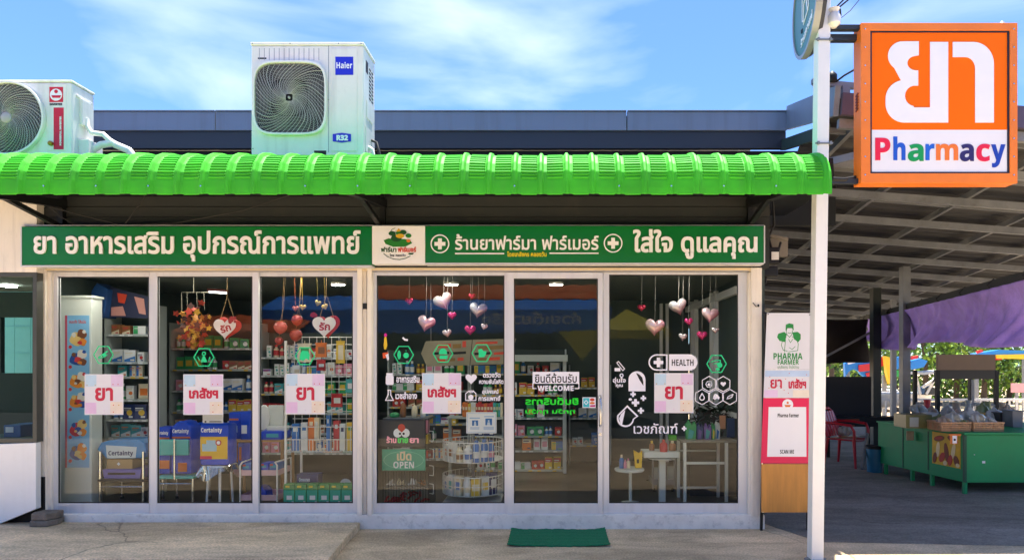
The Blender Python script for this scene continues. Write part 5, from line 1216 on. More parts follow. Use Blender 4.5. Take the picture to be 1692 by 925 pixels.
for (a_, c_, y0_, y1_, c1, c2, what) in ((492, 515, 567, 598, 'cream', 'green', 'clear green pack'), (522, 540, 566, 590, 'orange', 'brown', 'orange brown pack'), (556, 570, 563, 600, 'yellow', 'cream', 'yellow pouch'), (524, 538, 594, 612, 'red', 'white', 'small red pack'), (484, 497, 603, 622, 'white', 'cream', 'white pouch'), (548, 566, 650, 672, 'red', 'white', 'red and white sachet pack'), (572, 585, 626, 648, 'teal', 'white', 'teal pack')):
    q = MB(); w = (c_ - a_)
    q.prism([(X(x_, 6.59), Z(y_, 6.59)) for x_, y_ in [(a_, y1_), (c_, y1_), (c_ - w * .06, y0_ + 4), (c_, y0_), (a_, y0_), (a_ + w * .06, y0_ + 4)]], 6.57, 6.6); q.m = 1; q.pbox(a_ + w * .2, c_ - w * .2, y0_ + 7, y1_ - 6, 6.568, .001)
    q.m = 0; q.path([W((a_ + c_) / 2, y0_, 6.585), W((a_ + c_) / 2, y0_ - 4, 6.6)], .003, 5)
    tag(q.build('hanging_pack', [pk(c1), pk(c2)]), f'{what} hanging on the white wire grid', 'pack', 'packs hanging on the wire grid')
q = MB(); q.pbox(490, 526, 783, 801, 6.5, .12); o = tag(q.build('carton', M('carton_navy', '#15306e', .4), bevel=.004), 'dark blue carton lying behind the row of green boxes', 'carton'); ptext('Omeonen', 494, 789, 512, 795, 6.499, mLet, o, .02, .001)
gb = [M('box_green', '#178a4e', .4, var=.06), M('box_teal', '#2aa58e', .4, var=.1), mPos, M('box_yellow', '#d9c33a', .4)]
proto_box = None
for i in range(6):
    a_ = 471.5 + i * 19; d = 6.38
    if proto_box is None:
        q = MB(); w = 18.4 * d / F; h = 34 * d / F
        q.box(-w / 2, w / 2, 0, .1, 0, h * .78); q.prism([(-w / 2, h * .78), (w / 2, h * .78), (w * .46, h), (-w * .46, h)], .004, .096)
        q.m = 1; q.box(-w * .46, w * .46, -.0012, -.0002, h * .08, h * .72); q.m = 2; q.box(-w * .2, w * .28, -.0022, -.0014, h * .26, h * .46); q.box(w * .26, w * .44, -.0032, -.0024, h * .06, h * .18); q.m = 3; q.box(-w * .3, w * .05, -.002, .0039, h * .84, h * .93)
        proto_box = q.build('supplement_box', gb); o = proto_box
    else: o = proto_box.copy(); C.objects.link(o)
    o.location = (X(a_ + 9.2, d), d, Z(832, d) ); tag(o, 'green gable topped box in the row along the bottom of the third pane', 'box', 'row of green boxes behind the third pane')
    if o.location.z < FL: o.location.z = FL + .001
b = MB(); b.box(X(471, 6.38), X(586, 6.38), 6.37, 6.5, FL, Z(832, 6.38) - .001); tag(b.build('plinth_board', mShelf), 'low white board carrying the row of green boxes', 'board')
q = MB(); q.lathe([(.06, 0), (.055, .01), (.02, .015)], (0, 0, 0), 18, 'y'); q.xf(Matrix.Translation(W(571, 800, 6.52))); tag(q.build('dial_scale', mWhiteP), 'small round white dial behind the green boxes', 'dial')

# ------------------------------------------------------------------ signs and racks behind the OPEN pane
d = 6.38
q = MB(); q.prism([(X(a_, d), Z(c_, d)) for a_, c_ in [(625.5, 694), (702, 693), (702, 738), (629, 738), (625.5, 733)]], d, d + .05)
o = tag(q.build('led_sign', M('led_case', '#2e2d30', .5), bevel=.004), 'dark grey pharmacy LED sign with pill emblem above the OPEN sign', 'LED sign')
q = MB(); dd = d - .0005
q.m = 0; q.pp(circ(657, 715, 7, 14, 7.5), dd, .002); q.pp(circ(670, 715, 7, 14, 7.5), dd, .0022); q.m = 1; q.pp([(658, 709)] + arc(663.5, 706, 6, 180, 0, 8) + [(669, 709), (664, 714)], dd, .004); q.m = 2; q.pp(circ(661, 716, 2, 8), dd, .0046); q.pp(circ(667, 716, 2, 8), dd, .0046)
q.build('emblem', [mLet, mLr, mDark], o)
mLG = M('led_text_green', '#35b84a', .4, emit=.15); mLP = M('led_text_pink', '#d98a98', .4, emit=.15)
ptext('ร้าน', 638.5, 720, 655, 731.5, dd, mLP, o, .035, .003); ptext('ขาย', 657, 723, 674, 731.5, dd, mLG, o, .035, .003); ptext('ยา', 677, 723, 692, 731.5, dd, mLP, o, .035, .003)
d = 6.36
q = MB(); q.pbox(631, 702.5, 742, 777, d, .03); o = tag(q.build('open_sign', M('open_teal', '#149a7a', .4, var=.05), bevel=.003), 'teal OPEN sign with Thai word and thin oval ring in the window', 'open sign')
q = MB(); e1 = circ(667, 759.5, 33, 40, 14.5); e2 = circ(667, 759.5, 32.3, 40, 13.9); q.ring([(X(a_, d), Z(c_, d)) for a_, c_ in e1], [(X(a_, d), Z(c_, d)) for a_, c_ in e2], d - .002, d); q.build('ring', M('open_ring', '#7fd6c0', .5), o)
ptext('เปิด', 656, 745, 680, 760.5, d - .0005, M('open_cream', '#f0d8b0', .5), o, .035, .004); ptext('OPEN', 650, 762, 684, 773, d - .0005, mLet, o, .0, .004)
wr = thing('wire_rack', (X(672, 6.5), 6.6, FL), 'black wire rack with side hooks under and behind the OPEN sign', 'display rack')
d = 6.46
q = MB()
for i in range(18): q.path([(X(633 + i * 4.4, d), d, Z(778, d)), (X(633 + i * 4.4, d), d, FL)], .003, 5)
for i in range(7): q.path([(X(708, d), d + .06 * i, Z(690, d)), (X(708, d), d + .06 * i, FL)], .003, 5)
q.build('wire_panel', mWireK, wr)
q = MB()
for yy in (691, 805):
    q.box(X(632, d), X(708, d), d + .01, d + .34, Z(yy + 3, d), Z(yy, d))
q.build('shelf', M('rack_shelf_grey', '#6f7376', .5, metal=.3), wr)
q = MB()
for yy in (716, 745, 773, 803):
    q.path([(X(709, d), d + .02, Z(yy + 12, d)), (X(716, d), d - .01, Z(yy + 12, d)), (X(717, d), d - .02, Z(yy + 4, d)), (X(716, d), d - .01, Z(yy - 4, d)), (X(709, d), d + .02, Z(yy - 4, d))], .004, 6)
q.build('hook', mWire, wr)
for k, (a_, w, h, cn, lb) in enumerate(((652, 16, 8, 'green', 'low green bag'), (666, 10, 24, 'brown', 'grey brown gourd shaped pot'), (685, 10, 20, 'cream', 'pale capsule shaped pot'), (699, 9, 18, 'white', 'white capsule shaped pot'))):
    q = MB(); r_ = w / 2 * 6.6 / F; hh = h * 6.6 / F; z0 = Z(691, d) + .001
    q.lathe([(r_ * .8, 0), (r_, hh * .15), (r_, hh * .6), (r_ * .75, hh * .88), (r_ * .25, hh)], (X(a_, 6.6), 6.6, z0), 16)
    tag(q.build('pot' if k else 'bag', pk(cn), smooth=50), f'{lb} on top of the black wire rack', 'pot' if k else 'bag')
for k, (a_, yy, cn, lb) in enumerate(((645, 798, 'white', 'white tangle'), (662, 798, 'cream', 'cream bundle'), (680, 798, 'white', 'white clip bundle'), (697, 798, 'brown', 'brown bundle'))):
    q = MB()
    for j in range(5): q.path([(X(a_ + random.uniform(-6, 6), 6.5), 6.52 + random.uniform(0, .1), Z(805, 6.46) + .01), (X(a_ + random.uniform(-6, 6), 6.5), 6.52, Z(796 + random.uniform(-6, 4), 6.5)), (X(a_ + random.uniform(-7, 7), 6.5), 6.5, Z(800, 6.5))], .007, 5)
    tag(q.build('bundle', pk(cn), smooth=60), f'{lb} on the middle shelf of the black wire rack', 'bundle')
q = MB()
for j in range(26):
    a_ = random.uniform(638, 704); c_ = Vector((X(a_, 6.55), 6.5 + random.uniform(0, .22), FL + .02 + random.uniform(0, .14 if 660 < a_ < 698 else .06))); v_ = Vector((random.uniform(-1, 1), random.uniform(-1, 1), random.uniform(-.4, .4))).normalized() * .05
    q.path([c_ - v_, c_ + Vector((0, 0, .02)), c_ + v_], .012, 6)
tag(q.build('tool_heap', pk('red'), smooth=60), 'heap of red and orange handled items at the bottom of the black rack', 'heap', kind='stuff')
pack(703, 707, 690, 716, 6.9, .12, 'narrow pink pack standing beside the top of the black rack', [], grp='packs beside the black rack', m=pk('pink'))
pack(703, 709, 718, 733, 6.9, .12, 'narrow yellow green pack beside the dark LED sign', [], grp='packs beside the black rack', m=pk('yellow'))

# spinner rack
sp = thing('spinner_rack', (X(782, 6.85), 6.85, FL), 'white revolving wire rack with two round basket tiers behind the glass', 'display rack')
d = 6.85; cx, cy, rad = X(782, d), d, 49.5 * d / F
q = MB(); q.lathe([(.018, FL + .02), (.018, Z(690, d))], (cx, cy, 0), 14); q.build('pole', mGalv, sp, smooth=40)
q = MB(); q.box(cx - .30, cx + .30, cy - .26, cy + .26, FL + .001, FL + .02); q.plan([(cx - .29, cy - .25), (cx + .29, cy - .25), (cx + .29, cy + .25), (cx - .29, cy + .25)], FL + .021, FL + .03); q.build('base', mWhiteP, sp, bevel=.004)
def tier(ztop, zbot, nm='basket'):
    q = MB(); n = 48
    for z_ in (zbot, (zbot + ztop) / 2, ztop): q.path([(cx + rad * math.cos(2 * math.pi * i / n), cy + rad * math.sin(2 * math.pi * i / n), z_) for i in range(n + 1)], .0045 if z_ != ztop else .006, 6, False)
    for i in range(40): a_ = 2 * math.pi * i / 40; q.path([(cx + rad * math.cos(a_), cy + rad * math.sin(a_), zbot), (cx + rad * math.cos(a_), cy + rad * math.sin(a_), ztop)], .003, 5)
    q.lathe([(rad - .004, zbot - .006), (rad - .004, zbot - .001)], (cx, cy, 0), 40)
    q.build(nm, mWire, sp, smooth=50)
tier(Z(726, d), Z(757, d)); tier(Z(781, d), Z(810, d))
def spin_item(ang, zb, w, h, c1, c2, kind, lb):
    p = (cx + (rad - .05) * math.cos(R(ang)), cy + (rad - .05) * math.sin(R(ang)), zb + .001)
    q = MB()
    if kind == 'bottle': q.lathe([(w / 2, 0), (w / 2, h * .75), (w * .3, h * .85), (w * .3, h)], n=14); q.m = 1; q.lathe([(w / 2 + .001, h * .2), (w / 2 + .001, h * .5)], n=14)
    else: q.box(-w / 2, w / 2, -.03, .03, 0, h); q.m = 1; q.box(-w * .4, w * .4, -.0312, -.0302, h * .3, h * .7)
    q.xf(Matrix.Rotation(R(ang + 90), 4, 'Z')); q.xf(Matrix.Translation(p))
    tag(q.build(kind, [pk(c1), pk(c2)], smooth=40 if kind == 'bottle' else None), lb, kind, None)
z1, z2 = Z(757, d), Z(810, d)
TW = ['leftmost', 'second', 'third', 'fourth', 'fifth', 'sixth', 'seventh']
for k, (an, c1, c2, kd, w, h) in enumerate(((206, 'white', 'orange', 'carton', .08, .17), (226, 'white', 'brown', 'carton', .08, .18), (246, 'cream', 'brown', 'bottle', .07, .15), (266, 'white', 'blue', 'bottle', .085, .17), (284, 'blue', 'white', 'bottle', .07, .22), (302, 'blue', 'white', 'bottle', .07, .23), (320, 'blue', 'pink', 'bottle', .07, .21))):
    spin_item(an, z1, w, h, c1, c2, kd, f'{c1} {kd} with {c2} band, {TW[k]} from left in the upper spinner tier')
for k, (an, c1, c2, kd, w, h) in enumerate(((205, 'white', 'blue', 'carton', .09, .17), (225, 'white', 'teal', 'carton', .09, .20), (245, 'cream', 'blue', 'carton', .08, .2), (264, 'white', 'cream', 'bottle', .08, .19), (282, 'yellow', 'cream', 'carton', .09, .17), (302, 'white', 'yellow', 'carton', .08, .19), (322, 'navy', 'white', 'carton', .10, .22))):
    spin_item(an, z2, w, h, c1, c2, kd, f'{c1} {kd} with {c2} band, {TW[k]} from left in the lower spinner tier')
q = MB(); dn = 6.42; q.pp([(770.5, 680.5), (820.5, 680.5), (820.5, 715.5), (770.5, 715.5)], dn, .002)
q.m = 1; q.pp([(780, 694), (790, 694), (790, 703), (780, 703)], dn - .0021, .0004); q.pp([(802, 691), (813, 691), (813, 702), (802, 702)], dn - .0021, .0004); q.m = 2
for (a_, c_, y_, h_) in ((776, 793, 689.5, 1.6), (800, 816, 687, 1.6), (777, 792, 705.5, 1), (777, 792, 707.5, 1), (799, 816, 704.5, 1), (799, 816, 706.5, 1), (799, 816, 708.5, 1)): q.pp([(a_, y_), (c_, y_), (c_, y_ + h_), (a_, y_ + h_)], dn - .0021, .0004)
q.m = 3; q.pp([(783, 703), (787, 703), (786.5, 698), (783.5, 698)], dn - .0026, .0003); q.pp(circ(785, 696.8, 1.4, 8), dn - .003, .0003); q.pp([(805, 702), (810, 702), (809.5, 697), (805.5, 697)], dn - .0026, .0003); q.pp(circ(807.5, 695, 1.6, 8), dn - .003, .0003)
q.m = 2; pxline(q, [(772.5, 682.5), (818.5, 682.5), (818.5, 713.5), (772.5, 713.5), (772.5, 682.5)], .5, dn - .0021, .0004)
tag(q.build('notice', [mWhiteS, M('notice_blue', '#2a6fb5', .5), M('notice_pale', '#8fb4de', .5), M('notice_face', '#d9e2ea', .5)]), 'white notice with two small blue portrait cards above the spinner rack', 'notice')
q = MB(); d = 7.15; q.box(X(738, d), X(832, d), d - .02, d + .2, Z(691.5, d), Z(688.5, d)); q.bar((X(740, d), d + .15, FL), (X(740, d), d + .15, Z(691, d)), .03, .03); q.bar((X(830, d), d + .15, FL), (X(830, d), d + .15, Z(691, d)), .03, .03); tag(q.build('book_shelf', mShelf), 'raised white shelf of small packs behind the portrait notice', 'shelf')
x_ = 764
for k in range(15):
    w = random.choice((3.6, 4.2, 5)); cn = ['orange', 'orange', 'yellow', 'white', 'white', 'red', 'red', 'red', 'orange', 'red', 'red', 'teal', 'green', 'teal', 'cream'][k]
    q = MB(); q.pbox(x_, x_ + w - .3, 664 + random.random() * 3, 688.4, d + .01, .1); q.m = 1; q.pbox(x_ + .6, x_ + w - 1, 672, 677, d + .008, .001)
    tag(q.build('slim_carton', [pk(cn), pk('cream')]), f'slim {cn} carton in the row behind the first aid decal', 'carton', f'slim {cn} cartons behind the first aid decal'); x_ += w

# ------------------------------------------------------------------ hearts and hanging ornaments
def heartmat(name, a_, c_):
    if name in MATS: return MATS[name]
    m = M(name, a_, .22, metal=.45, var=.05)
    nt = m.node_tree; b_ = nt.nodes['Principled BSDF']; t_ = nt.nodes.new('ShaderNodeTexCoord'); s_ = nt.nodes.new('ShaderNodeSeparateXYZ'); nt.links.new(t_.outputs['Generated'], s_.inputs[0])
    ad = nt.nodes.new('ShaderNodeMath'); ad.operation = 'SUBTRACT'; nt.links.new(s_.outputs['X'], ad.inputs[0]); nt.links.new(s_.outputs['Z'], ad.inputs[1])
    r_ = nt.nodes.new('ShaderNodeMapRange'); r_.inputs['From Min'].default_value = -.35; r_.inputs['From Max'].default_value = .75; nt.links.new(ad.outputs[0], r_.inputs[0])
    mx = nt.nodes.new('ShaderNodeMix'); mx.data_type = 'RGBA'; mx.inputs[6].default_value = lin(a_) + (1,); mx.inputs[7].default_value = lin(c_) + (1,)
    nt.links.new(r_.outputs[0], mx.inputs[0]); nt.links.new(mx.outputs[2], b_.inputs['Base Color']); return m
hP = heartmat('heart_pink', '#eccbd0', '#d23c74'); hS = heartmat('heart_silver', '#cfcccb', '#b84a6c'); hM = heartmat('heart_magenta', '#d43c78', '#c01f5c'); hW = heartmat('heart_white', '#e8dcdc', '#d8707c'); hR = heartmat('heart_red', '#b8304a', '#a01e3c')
for (px, py, w, mt, tl, lb) in (
    (676, 498, 15, hR, 5, 'small dark pink heart balloon at the upper left of the OPEN pane'), (733, 499, 36, hS, 24, 'large crinkled silver heart balloon at the top of the OPEN pane'),
    (704, 535, 33, hP, -14, 'large pink and white heart balloon above the bell hexagon sticker'), (747, 522, 16, hM, 0, 'small magenta heart balloon below the crinkled silver one'),
    (739, 551, 17, hW, 10, 'small white and pink heart balloon between pink and magenta hearts'), (777, 546, 21, hM, 0, 'round magenta heart balloon above the tooth hexagon sticker'),
    (790, 513, 33, hS, -8, 'large silver and pink heart balloon at the right of the OPEN pane'), (800, 540, 13, hW, -14, 'tiny white heart balloon under the right silver heart'), (780, 490, 13, hR, 0, 'tiny dark red heart balloon above the right silver heart'),
    (1060, 509, 15, hR, 0, 'small dark pink heart balloon at the upper left of the right pane'), (1082, 541, 36, hP, -4, 'large pale pink heart balloon above the HEALTH capsule'),
    (1121, 508, 34, hS, 16, 'large silver heart balloon at the top of the right pane'), (1138, 532, 16, hM, 4, 'small magenta heart balloon under the silver one in the right pane'),
    (1128, 557, 16, hW, -6, 'small pale pink heart balloon above the HEALTH letters'), (1173, 521, 32, hP, -6, 'large pale pink heart balloon at the right of the right pane'),
    (1160, 555, 20, hM, 0, 'magenta heart balloon left above the tap hexagon sticker'), (1182, 546, 14, hW, 0, 'tiny white heart balloon right above the tap hexagon sticker')):
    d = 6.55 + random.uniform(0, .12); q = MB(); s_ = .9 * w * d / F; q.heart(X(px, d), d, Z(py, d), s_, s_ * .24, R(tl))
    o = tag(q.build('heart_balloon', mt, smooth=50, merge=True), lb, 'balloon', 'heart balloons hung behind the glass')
    k = MB(); k.path([(X(px, d), d, Z(py - w * .3, d)), (X(px, d) + .006, d, 2.49)], .0018, 5); k.build('string', M('string_grey', '#8a8580', .6), o)
mHR = M('heart_sign_red', '#b5241f', .5); mHW = M('heart_sign_white', '#e6dcd8', .5)
for (px, py, w, tl, lb) in ((373, 541, 41, -12, 'white heart shaped sign tilted beside the autumn leaf garland'), (537, 538, 43, 4, 'white heart shaped sign with red rim in the third pane')):
    d = 6.5; o = thing('heart_sign', W(px, py, d), lb, 'heart sign', 'heart signs in the window')
    q = MB(); q.heart(X(px + 3, d), d + .02, Z(py + 2, d), w * d / F, .02, R(tl)); q.build('red_backing', mHR, o, smooth=50, merge=True)
    q = MB(); q.prism([(X(a_, d), Z(c_, d)) for a_, c_ in pxheart(px - 1, py, w * .9, 32)], d - .012, d - .006); q.build('white_face', mHW, o)
    tm = text_mb('รัก', .03, .002); tm.v = [Vector((X(px, d) + (p.x - .5) * w * .42 * d / F, d - .0125 + p.y, Z(py + 1, d) + (p.z - .5) * w * .32 * d / F)) for p in tm.v]
    c0 = Vector((X(px, d), 0, Z(py, d)))
    if tl < 0: tm.xf(Matrix.Translation(c0) @ Matrix.Rotation(R(-20), 4, 'Y') @ Matrix.Translation(-c0))
    tm.build('lettering', M('heart_text_red', '#a81c26', .5), o, fix=False)
    q = MB()
    for k in range(7): a_ = random.uniform(-1, 1); q.prism([(X(x_, d), Z(y_, d)) for x_, y_ in circ(px + (13 if tl < 0 else -16) + random.uniform(-5, 5), py - 13 + random.uniform(-6, 5), random.uniform(2, 3.6), 7)], d - .018 - .001 * k, d - .0175 - .001 * k)
    q.build('flower', M('flower_red', '#94182a', .5), o)
    q = MB(); q.path([W(px - 8, py - 16, d), W(px + 2, py - 48, d), (X(px + 3, d), d, 2.49)], .003, 5); q.path([W(px + 14, py - 14, d), W(px + 4, py - 48, d)], .003, 5); q.build('cord', M('cord_tan', '#9a7a4a', .6), o)
# leaf garland
q = MB(); lf = []
for k in range(95):
    t = random.random(); px = random.gauss(318, 15); py = random.gauss(541, 16)
    if not (285 < px < 350 and 500 < py < 577): continue
    d = 6.5 + random.uniform(0, .16); r_ = random.uniform(3.5, 8) * d / F; a0 = random.random() * 6
    q.m = random.choice((0, 0, 1, 1, 2, 3, 4)); c_ = W(px, py, d); n_ = 10; pl = []
    for i in range(n_): rr = r_ * (1 if i % 2 == 0 else .55); pl.append((rr * math.cos(a0 + 2 * math.pi * i / n_), rr * math.sin(a0 + 2 * math.pi * i / n_)))
    m2 = MB(); m2.m = q.m; m2.prism(pl, -.001, .001); m2.xf(Matrix.Translation(c_) @ Matrix.Rotation(random.uniform(-.7, .7), 4, 'X') @ Matrix.Rotation(random.uniform(-.7, .7), 4, 'Z')); q.join(m2)
o = tag(q.build('leaf_garland', [M('leaf_red', '#a8321f', .6), M('leaf_rust', '#6e2a17', .6), M('leaf_gold', '#c99a2c', .6), M('leaf_ochre', '#b87a2a', .6), M('leaf_brown', '#3a1a12', .6)]), 'bunch of red, brown and golden paper leaves hanging in the second pane', 'garland')
k = MB()
for a_ in (300, 309, 325, 337): k.path([W(a_, 483, 6.58), W(a_ + 1, 512, 6.58)], .0025, 5)
k.path([W(300, 520, 6.58), W(300, 483, 6.58), W(345, 483, 6.58), W(368, 486, 6.58)], .004, 5); k.path([W(320, 483, 6.58), (X(320, 6.58), 6.58, 2.5)], .003, 5); k.build('hanger', M('hanger_wire', '#7d7a6c', .5), o)
# berries, small hearts in the third pane
for (px, py, r_, cn, lb) in ((463.5, 541, 10.5, '#b8554e', 'large round coral hanging ball left of the grid rack'), (461, 563, 6.5, '#a83f3c', 'small coral ball hanging below the large one'), (491, 529, 9, '#a63a2e', 'upper strawberry shaped red ornament in the third pane'), (489, 554, 10, '#a84438', 'lower strawberry shaped red ornament in the third pane')):
    d = 6.52; q = MB(); s_ = r_ * d / F; c_ = W(px, py, d); n_ = 10
    q.lathe([(s_ * .15, -s_), (s_ * .6, -s_ * .75), (s_ * .95, -s_ * .2), (s_, s_ * .2), (s_ * .75, s_ * .75), (s_ * .2, s_)], c_, 18); q.m = 1
    for i in range(5): a_ = i * 1.257; q.bar(c_ + Vector((0, 0, s_)), c_ + Vector((math.cos(a_) * s_ * .7, math.sin(a_) * s_ * .7, s_ * 1.05)), .008, .004)
    q.path([c_ + Vector((0, 0, s_)), c_ + Vector((.03, 0, .2)), (c_.x + .05, d, 2.49)], .002, 5)
    tag(q.build('hanging_ornament', [M('orn_' + cn[1:], cn, .45, var=.15, scale=25), M('cord_tan', '#9a7a4a', .6)], smooth=50), lb, 'ornament', 'red ornaments in the third pane')
for (px, py, cn, lb) in ((500, 508, '#a8862e', 'ochre paper heart left of the two gold ones'), (488, 510, '#a8562e', 'rust coloured paper heart in the third pane'), (525, 501, '#8e7a2c', 'upper olive gold paper heart over the white heart sign'), (537, 507, '#c2a03a', 'bright gold paper heart over the white heart sign')):
    d = 6.5; q = MB(); q.heart(X(px, d), d, Z(py, d), 11 * d / F, .012, R(random.uniform(-20, 20))); q.path([W(px, py - 4, d), (X(px, d) - .01, d, 2.49)], .0018, 5)
    tag(q.build('paper_heart', M('ph_' + cn[1:], cn, .5), smooth=50), lb, 'paper heart', 'paper hearts in the third pane')
# hanging tube lamp in the second pane
q = MB(); d = 7.2; q.bar(W(344, 479, d), W(377, 481, d), .05, .03); o = tag(q.build('tube_lamp', M('lamp_case_red', '#5a2118', .5)), 'lit tube lamp in a red brown case at the top of the second pane', 'lamp')
k = MB(); k.bar(W(346, 482.5, d - .02), W(374, 484, d - .02), .03, .02); k.build('tube', M('tube_glow', (.85, .92, 1), emit=1.6), o)

# ------------------------------------------------------------------ tables and goods behind the right pane
mTab = M('table_white', '#c9cfca', .45, var=.05)
q = MB(); d = 6.72; cx2, zt2 = X(1040, d), Z(773, d); st = thing('round_table', (cx2, d, FL), 'small round white pedestal table at the left of the right pane', 'table')
q.lathe([(.15, zt2 - .025), (.155, zt2 - .01), (.152, zt2)], (cx2, d, 0), 28); q.build('tabletop', mTab, st, smooth=40)
q = MB(); q.lathe([(.016, FL), (.016, zt2 - .026)], (cx2 + .01, d, 0), 12); q.build('leg', mTab, st, smooth=40)
q = MB(); q.lathe([(.11, FL), (.10, FL + .012), (.02, FL + .03)], (cx2 + .01, d, 0), 20); q.build('base', mTab, st, smooth=40)
def bottle(px, pb, w, h, d, c1, c2, lb, cat='bottle'):
    q = MB(); s_ = d / F; q.lathe([(w / 2 * s_, 0), (w / 2 * s_, h * .62 * s_), (w * .3 * s_, h * .78 * s_)], (X(px, d), d, Z(pb, d) + .001), 16); q.m = 1; q.lathe([(w * .22 * s_, h * .78 * s_ + .0005), (w * .2 * s_, h * s_)], (X(px, d), d, Z(pb, d) + .001), 14)
    tag(q.build('bottle', [pk(c1), pk(c2)], smooth=40), lb, cat)
bottle(1027, 773, 8, 22, 6.70, 'blue', 'cream', 'pale blue bottle on the small round white table'); bottle(1033, 773, 5, 14, 6.66, 'pink', 'pink', 'short deep pink bottle between the blue bottle and pale pink one'); bottle(1038, 773, 6.5, 16, 6.68, 'cream', 'pink', 'pale pink pointed bottle on the small round white table')
q = MB(); d = 6.7; q.prism([(X(a_, d), Z(c_, d)) for a_, c_ in [(1050, 773), (1060.5, 773), (1061.5, 745), (1057, 749), (1047.5, 744)]], d, d + .06); q.m = 1; q.pp([(1052, 758), (1056, 758), (1056, 765), (1052, 765)], d - .0005, .001); tag(q.build('paper_bag', [M('bag_yellow', '#e3b60f', .45), mDark], bevel=.003), 'yellow paper bag standing on the small round white table', 'bag')
ct = thing('counter', (X(1094, 6.75), 6.8, FL), 'white pedestal counter with tray top in the middle of the right pane', 'table')
d = 6.68; q = MB(); q.pbox(1064, 1122, 746.5, 756, d, .26); q.build('tray', mTab, ct, bevel=.004)
q = MB(); q.lathe([(.14, Z(759.5, d)), (.15, Z(757.5, d))], (X(1096, d), d + .1, 0), 26); q.build('disc', mTab, ct)
q = MB(); q.box(X(1091, d), X(1101.5, d), d + .06, d + .13, FL, Z(760, d)); q.build('leg', mTab, ct, bevel=.004)
bottle(1096.5, 746, 13, 20, 6.72, 'red', 'red', 'red drink cup on the white tray counter', 'cup'); bottle(1111, 746, 12, 18, 6.8, 'brown', 'cream', 'black and gold canister on the white tray counter', 'canister'); bottle(1077, 746, 9, 18, 6.82, 'brown', 'yellow', 'dark and yellow bottle at the left end of the tray counter')
q = MB(); q.pbox(1106, 1118, 719, 727, 6.84, .08); tag(q.build('carton', M('bright_green', '#4fae2a', .45)), 'bright green carton behind the black and gold canister', 'carton')
tb = thing('side_table', (X(1172, 6.7), 6.85, FL), 'tall white framed table carrying colourful gift bags at the right of the right pane', 'table')
d = 6.68; q = MB(); q.box(X(1126, d), X(1219, d), d, d + .4, Z(731, d), Z(727.5, d)); q.build('tabletop', M('table_grey', '#6d706c', .4), tb, bevel=.003)
for a_ in (1132, 1201):
    for yy in (d + .02, d + .36):
        q = MB(); q.bar((X(a_, d), yy, FL), (X(a_, d), yy, Z(731.2, d)), .03, .03); q.build('leg', mTab, tb)
q = MB(); q.bar((X(1135, d), d + .02, Z(765, d)), (X(1198, d), d + .02, Z(765, d)), .02, .024); q.bar((X(1135, d), d + .36, Z(752, d)), (X(1198, d), d + .36, Z(752, d)), .02, .016); q.bar((X(1135, d), d + .36, Z(816, d)), (X(1198, d), d + .36, Z(816, d)), .02, .02); q.build('stretcher', mTab, tb)
for (a_, c_, y0_, c1, c2, lb) in ((1133, 1151, 698, 'green', 'teal', 'shiny green gift bag at the left end of the side table'), (1151, 1162, 702, 'navy', 'purple', 'blue and purple gift bag on the side table'), (1163, 1176, 703, 'purple', 'teal', 'lilac and teal gift bag on the side table'), (1176.5, 1182, 703, 'green', 'yellow', 'slim bright green pack on the side table'), (1182, 1190, 700, 'white', 'blue', 'white and blue pouch on the side table')):
    q = MB(); dd = 6.74 + random.uniform(0, .06); w = c_ - a_
    q.prism([(X(x_, dd), Z(y_, dd)) for x_, y_ in [(a_ + w * .08, 727), (c_ - w * .08, 727), (c_, y0_ + 5), (c_ - w * .2, y0_ - 2), (a_ + w * .55, y0_ + 4), (a_ + w * .3, y0_ - 4), (a_, y0_ + 4)]], dd, dd + .06); q.m = 1; q.prism([(X(x_, dd), Z(y_, dd)) for x_, y_ in [(a_ + w * .2, 724), (a_ + w * .6, 724), (a_ + w * .8, 712), (a_ + w * .3, 708)]], dd - .002, dd - .0005)
    tag(q.build('gift_bag', [pk(c1), pk(c2)], bevel=.003), lb, 'gift bag')
q = MB(); d = 6.9; q.pbox(1202, 1214, 691, 722, d, .04); q.m = 1; q.pbox(1189, 1199, 686, 708, d, .01); tag(q.build('folder_stand', [M('folder_blue', '#1f3f70', .5), M('folder_peach', '#d89a72', .5)]), 'stand with a blue folder and peach card at the right end of the side table', 'folder stand')
q = MB()
for k in range(240):
    a_ = random.gauss(1178, 17); c_ = random.gauss(688, 13); dd = 7.0 + random.uniform(0, .25); p_ = W(a_, c_, dd); v_ = Vector((random.uniform(-1, 1), random.uniform(-1, 1), random.uniform(-1, .6))).normalized(); u_ = v_.cross(Vector((.3, .5, .8))).normalized() * .016; q.m = random.choice((0, 0, 1))
    q.add([p_, p_ + v_ * .05 + u_, p_ + v_ * .10, p_ + v_ * .05 - u_], [(0, 1, 2, 3)])
o = tag(q.build('potted_plant', [M('plant_dark', '#1c3a22', .6), M('plant_brown', '#3a2a1a', .6)], fix=False), 'dark leafy houseplant behind the gift bags', 'plant')
q = MB(); q.lathe([(.09, Z(727, 7.1)), (.12, Z(712, 7.1))], (X(1178, 7.12), 7.12, 0), 16); q.build('pot', M('pot_brown', '#4a3324', .6), o)
q = MB(); q.box(X(1140, 7.1), X(1218, 7.1), 7.09, 7.3, FL, Z(727.5, 7.1)); tag(q.build('cabinet', M('cab_dark', '#2b2d2e', .6)), 'low dark cabinet behind the side table', 'cabinet')
sc = thing('wheeled_cart', (X(1098, 7.4), 7.5, FL), 'low grey wheeled cart with leaflets behind the white counter', 'cart')
d = 7.3; q = MB(); q.box(X(1078, d), X(1116, d), d, d + .3, Z(801, d), Z(792, d)); q.build('shelf', mGalv, sc); q = MB()
for a_ in (1079, 1115): q.bar((X(a_, d), d + .01, FL + .04), (X(a_, d), d + .01, Z(742, d)), .02, .02)
